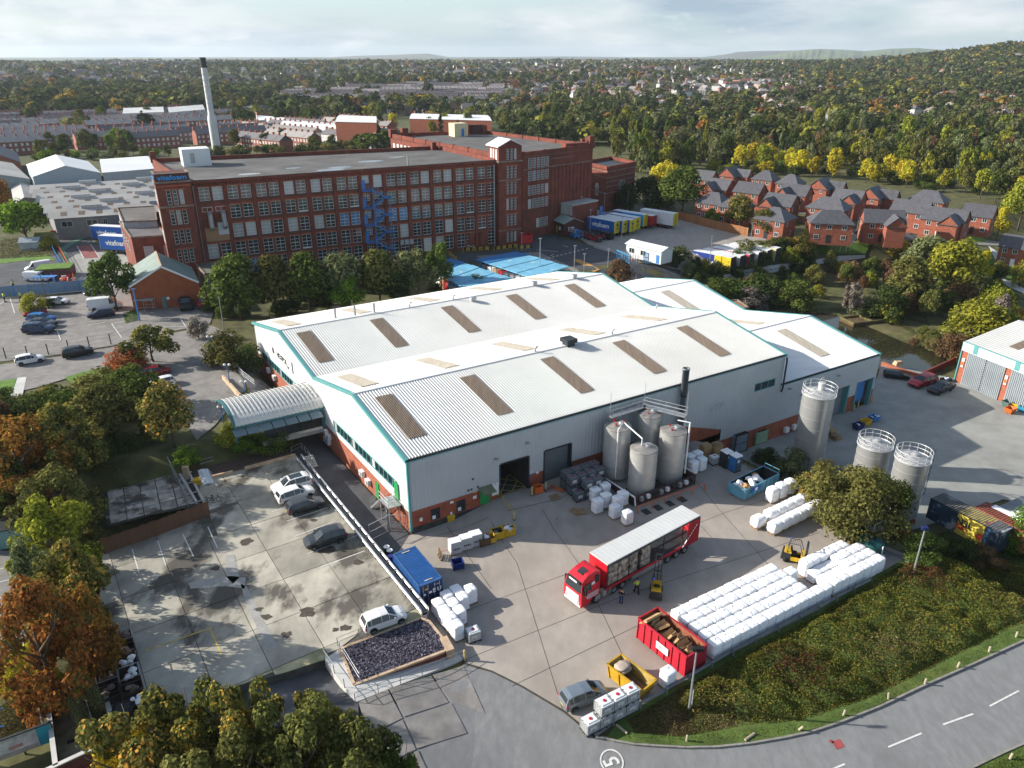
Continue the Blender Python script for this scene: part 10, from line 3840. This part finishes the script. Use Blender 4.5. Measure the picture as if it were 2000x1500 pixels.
for i,(a,b)in eX((((905,492),(960,489)),((965,490),(1010,484)),((1010,488),(1040,486)),((876,497),(892,510)))):
 A_,B_=gp(*a),gp(*b)
 t=tX('warning_barrier','yellow and black safety barrier at the foot of the mill','barrier',(0,0,0),0,'safety barriers at the mill foot')
 n=max(4,int((B_-A_).length/.8))
 for k in rX(n):
  mb=MB()
  for z in(.45,.9):
   mb.R(A_.lerp(B_,k/n)+vX((0,0,z)),A_.lerp(B_,(k+1)/n)+vX((0,0,z)),.12,.22)
  mb.B('rail',yL if k%2 else bZ,t)
  MB().X(-.06,-.06,0,.06,.06,1.05).B('post',yL,t,loc=A_.lerp(B_,k/n))
oX('red_waste_skip','red waste skip at the foot of the gabled tower','skip',gp(1025,475),.5,1.7,1.2,2.4,rP)
oX('red_waste_skip','long red skip beneath the loading canopy','skip',gp(1140,421),.3,3.0,1.2,2.6,mat('faded_red',(.30,.035,.04),.6,var=.2))
t=tX('green_kiosk','dark green kiosk with a white roof beside the mill wing','kiosk',gp(1042,433),.6)
MB().X(-1.5,-1.5,0,1.5,1.5,3.2).B('walls',mat('kiosk_green',(.01,.10,.06),.5),t)
MB().X(-1.6,-1.6,3.2,1.6,1.6,3.4).B('roof',wP,t)
t=tX('yellow_cage_row','row of yellow stillages against the mill wing','stillages',gp(1092,420),HT+pi/2)
for k in rX(6):
 MB().X(-1.3,-1.0,0,1.3,1.0,1.9).B('stillage',yL if k%3 else mat('dull_yellow',(.35,.25,.05),.7),t,loc=(-7+k*2.8,0,0))
t=tX('timber_stack','long stack of pallets with pale tops behind the yard office','pallet stack',gp(1122,440),HT+pi/2)
for k in rX(4):
 for j in rX(10):
  iX('pallet',pM,t,(-4+k*2.6,0,j*.16),scale=(2.0,2.4,1.1))
for i,(u,v,m_)in eX(((1116,459,bM),(1122,462,bM),(1128,465,bM))):
 t=tX('access_lift','folded blue access lift parked by the yard office','access platform',gp(u,v),.3+i*.1,'folded blue access lifts')
 MB().X(-1.1,-.6,.2,1.1,.6,.9).B('base',m_,t)
 mb=MB()
 mb.R((-1.0,0,1.0),(1.4,0,1.8),.3)
 mb.R((1.4,0,1.8),(-.9,0,2.2),.25)
 mb.B('boom',m_,t)
 MB().X(-1.4,-.5,1.5,-.8,.5,2.4).B('basket',gV,t)
 for x in(-.7,.7):
  for y in(-.6,.6):
   q=MB()
   q.M=MX.Translation((x,y,.3))@MX.Rotation(pi/2,4,'X')
   q.L([(.01,-.1),(.3,-.1),(.3,.1),(.01,.1)],10)
   q.B('wheel',bZ,t)
for i,(u,v)in eX(((1148,466),(1157,469),(1166,472),(1174,468))):
 f=fL(gp(u,v),HT+(.4 if i%2 else -.3),'red and black forklift in the line parked before the lettered trailers',2.6,body=rP,scale=1.15)
 f['group']='red forklifts in the mill yard'
t=tX('black_van','small black van behind the red forklifts','van',gp(1182,466),HT)
t['group']='vehicles of the mill yard'
bd_m,gl_m,dk_m,pl_m,S_=cM('van')
iX('body',bd_m,t,mats=[yX['black']],scale=(.8,.95,.85))
iX('window_glass',gl_m,t,scale=(.8,.95,.85))
iX('underbody',dk_m,t,scale=(.8,.95,.85))
t=tX('blue_gate','bright blue open steel gate leaf beside the white cabin','gate')
a,b=gp(1256,513),gp(1286,519)
for k in rX(15):
 p=a.lerp(b,k/14)
 MB().X(-.06,-.06,.1,.06,.06,2.6).B('bar',mat('gate_blue',(.05,.36,.68),.5)if k==0 else bpy.data.materials['gate_blue'],t,loc=p)
mb=MB()
for z in(.3,1.4,2.5):
 mb.R(a+vX((0,0,z)),b+vX((0,0,z)),.1,.16)
mb.B('rail',bpy.data.materials['gate_blue'],t)
t=tX('blue_gate','second blue gate leaf swung open by the reddish tree','gate')
a,b=gp(1204,505),gp(1229,517)
for k in rX(10):
 p=a.lerp(b,k/9)
 MB().X(-.06,-.06,.1,.06,.06,2.2).B('bar',bpy.data.materials['gate_blue'],t,loc=p)
mb=MB()
for z in(.3,2.1):
 mb.R(a+vX((0,0,z)),b+vX((0,0,z)),.1,.16)
mb.B('rail',bpy.data.materials['gate_blue'],t)
t=tX('striped_barrier','pink and white vertical barred barrier between the two blue gates','barrier')
a,b=gp(1212,505),gp(1248,514)
for k in rX(16):
 MB().X(-.05,-.05,.1,.05,.05,1.9).B('bar',wP if k%2 else mat('dull_pink',(.35,.20,.19),.7),t,loc=a.lerp(b,k/15))
lX('gate_fence','pale palisade railing left of the reddish brown tree','railing',[gp(1225,530),gp(1240,550),gp(1245,565)],1.8,3,gV,.8)
bD('yard_fence','orange brown timber fence with pale posts behind the trailer yard','fence',[gp(1323,428),gp(1390,446),gp(1460,462)],2.4,mat('yard_fence_wood',(.27,.12,.05),.85,var=.2,oV=.15),w=.62,gap=.03)
t=tX('red_trolley','small red trolley standing alone in the trailer yard','trolley',gp(1293,444),.4)
MB().X(-.9,-.5,.5,.9,.5,.65).B('deck',rP,t)
MB().X(-.9,-.5,.65,-.8,.5,1.3).B('handle',rP,t)
for x in(-.6,.6):
 MB().X(x-.15,-.45,0,x+.15,.45,.5).B('leg',dK,t)
for pix,z,lb in(([(1360,580),(1400,574),(1378,556),(1340,560)],1.0,'small brown roofed brick outhouse behind the low bay'),([(1420,605),(1462,600),(1440,585),(1402,590)],-.5,'flat roofed brick outhouse below the bare shrub')):
 bX('outhouse',lb,'outhouse',pix,z,bN,mat('brown_felt',(.26,.15,.09),.9,var=.2),z0=-4.2)
 # people
sK=mat('skin',(.42,.24,.17),.6,var=.05)
HIVIS=mat('hi_vis_yellow',(.50,.72,.05),.6,var=.08)
NAVY=mat('navy_cloth',(.02,.028,.06),.8,var=.2)
BLKC=mat('black_cloth',(.012,.012,.014),.85,var=.2)
def pE(p,rz,lB,top=HIVIS,legs=NAVY,stride=.15,arms=(.25,.1),scale=1.0):
 t=tX('person',lB,'person',p,rz)
 t.scale=(scale,)*3
 s=stride
 def skin(name,vR,edges,radii,mtl,sub=1):
  me=bpy.data.meshes.new(name)
  me.from_pydata(vR,edges,[])
  o=iX(name,me,t)
  me.materials.append(mtl)
  m=o.modifiers.new('skin','SKIN')
  for i,r_ in eX(radii):
   d=me.skin_vertices[0].data[i]
   d.radius=r_ if hasattr(r_,'__len__')else(r_,r_)
   d.use_root=i==0
  o.modifiers.new('sub','SUBSURF').levels=sub
  o.modifiers['sub'].render_levels=sub
  dg=bpy.context.evaluated_depsgraph_get()
  nm=bpy.data.meshes.new_from_object(o.evaluated_get(dg))
  o.modifiers.clear()
  o.data=nm
  nm.materials.clear()
  nm.materials.append(mtl)
  nm.polygons.foreach_set('use_smooth',[True]*len(nm.polygons))
  return o
 V=[(0,0,.95),(0,0,1.20),(0,0,1.42),(.01,0,1.52),(.03,0,1.64),(.02,0,1.74),(0,.19,1.40),(arms[0]*.5,.24,1.15),(arms[0],.22,.92),(arms[0]+.06,.21,.82),(0,-.19,1.40),(arms[1]*.5,-.24,1.15),(arms[1],-.22,.92),(arms[1]+.06,-.21,.82),(0,.10,.88),(s*.5,.11,.48),(s*.8,.11,.09),(s*.8+.16,.12,.04),(0,-.10,.88),(-s*.5,-.11,.48),(-s,-.11,.09),(-s+.16,-.12,.04)]
 E_=[(0,1),(1,2),(2,3),(3,4),(4,5),(2,6),(6,7),(7,8),(8,9),(2,10),(10,11),(11,12),(12,13),(0,14),(14,15),(15,16),(16,17),(0,18),(18,19),(19,20),(20,21)]
 R_=[.13,.14,.13,.055,.095,.07,.07,.05,.042,.04,.07,.05,.042,.04,.09,.065,.045,.045,.09,.065,.045,.045]
 skin('body',V,E_,R_,sK)
 J=V[:3]+[V[6],V[7],V[8],V[10],V[11],V[12]]
 skin('jacket',J,[(0,1),(1,2),(2,3),(3,4),(4,5),(2,6),(6,7),(7,8)],[.155,.165,.15,.085,.065,.055,.085,.065,.055],top)
 L=[V[0],V[14],V[15],V[16],V[18],V[19],V[20]]
 skin('trousers',L,[(0,1),(1,2),(2,3),(0,4),(4,5),(5,6)],[.145,.105,.08,.065,.105,.08,.065],legs)
 q=MB()
 q.L([(.01,1.80),(.075,1.775),(.108,1.71),(.105,1.66)],12,0,(.012,0))
 q.B('hair',mat('dark_hair',(.03,.02,.015),.8),t,True)
 q=MB()
 q.X(.115,-.012,1.63,.138,.012,1.68)
 q.B('nose',sK,t)
 for sg in(-1,1):
  q=MB()
  q.X(s*.8-.06 if sg>0 else -s-.06,sg*.11-.05,0,(s*.8 if sg>0 else -s)+.22,sg*.11+.05,.10)
  q.B('boot',bZ,t)
  for f in rX(4):
   q=MB()
   ax_2=(arms[0]if sg>0 else arms[1])+.06
   q.U([(ax_2-.02+f*.018,sg*.21,.82),(ax_2+f*.02,sg*.21,.76),(ax_2+.02+f*.016,sg*.2,.73+.006*f)],.011,5)
   q.B('finger',sK,t)
  q=MB()
  q.U([(ax_2+.03,sg*.19,.84),(ax_2+.06,sg*.16,.79)],.012,5)
  q.B('thumb',sK,t)
 return t
for u,v,rz,lb,tp2,lg,st_,z in((1213,1178,1.5,'person in a black jacket and blue jeans standing by the lorry wheels',BLKC,mat('jeans_blue',(.04,.07,.16),.8),.05,0),(1243,1158,1.9,'person in a yellow hi-vis vest walking beside the red lorry',HIVIS,BLKC,.28,0),(10,590,1.2,'person in hi-vis standing at the left end of the blue fence',HIVIS,NAVY,.1,None),(42,588,.4,'person in hi-vis beside the blue fence and the golden shrub',HIVIS,NAVY,.25,None),(28,565,3.3,'person in hi-vis walking behind the blue fence',HIVIS,NAVY,.3,None),(1057,447,2.0,'person in hi-vis walking by the yard office',HIVIS,BLKC,.2,None)):
 pE(gp(u,v)if z is None else at(u,v,z),rz,lb,tp2,lg,st_,scale=1.0 if z==0 else 1.2)
 # the air
hz=bpy.data.materials.new('haze')
hz.use_nodes=True
N_,L_2=hz.node_tree.nodes,hz.node_tree.links
N_.clear()
ho=N_.new('ShaderNodeOutputMaterial')
hv_=N_.new('ShaderNodeVolumePrincipled')
hv_.inputs['Color'].default_value=(.80,.90,1.0,1)
hv_.inputs['Density'].default_value=6.5e-5
hv_.inputs['Anisotropy'].default_value=.2
L_2.new(hv_.outputs[0],ho.inputs['Volume'])
mb=MB()
mb.X(-16000,-300,-70,16000,16500,185)
mb.B('haze',hz)['kind']='stuff'
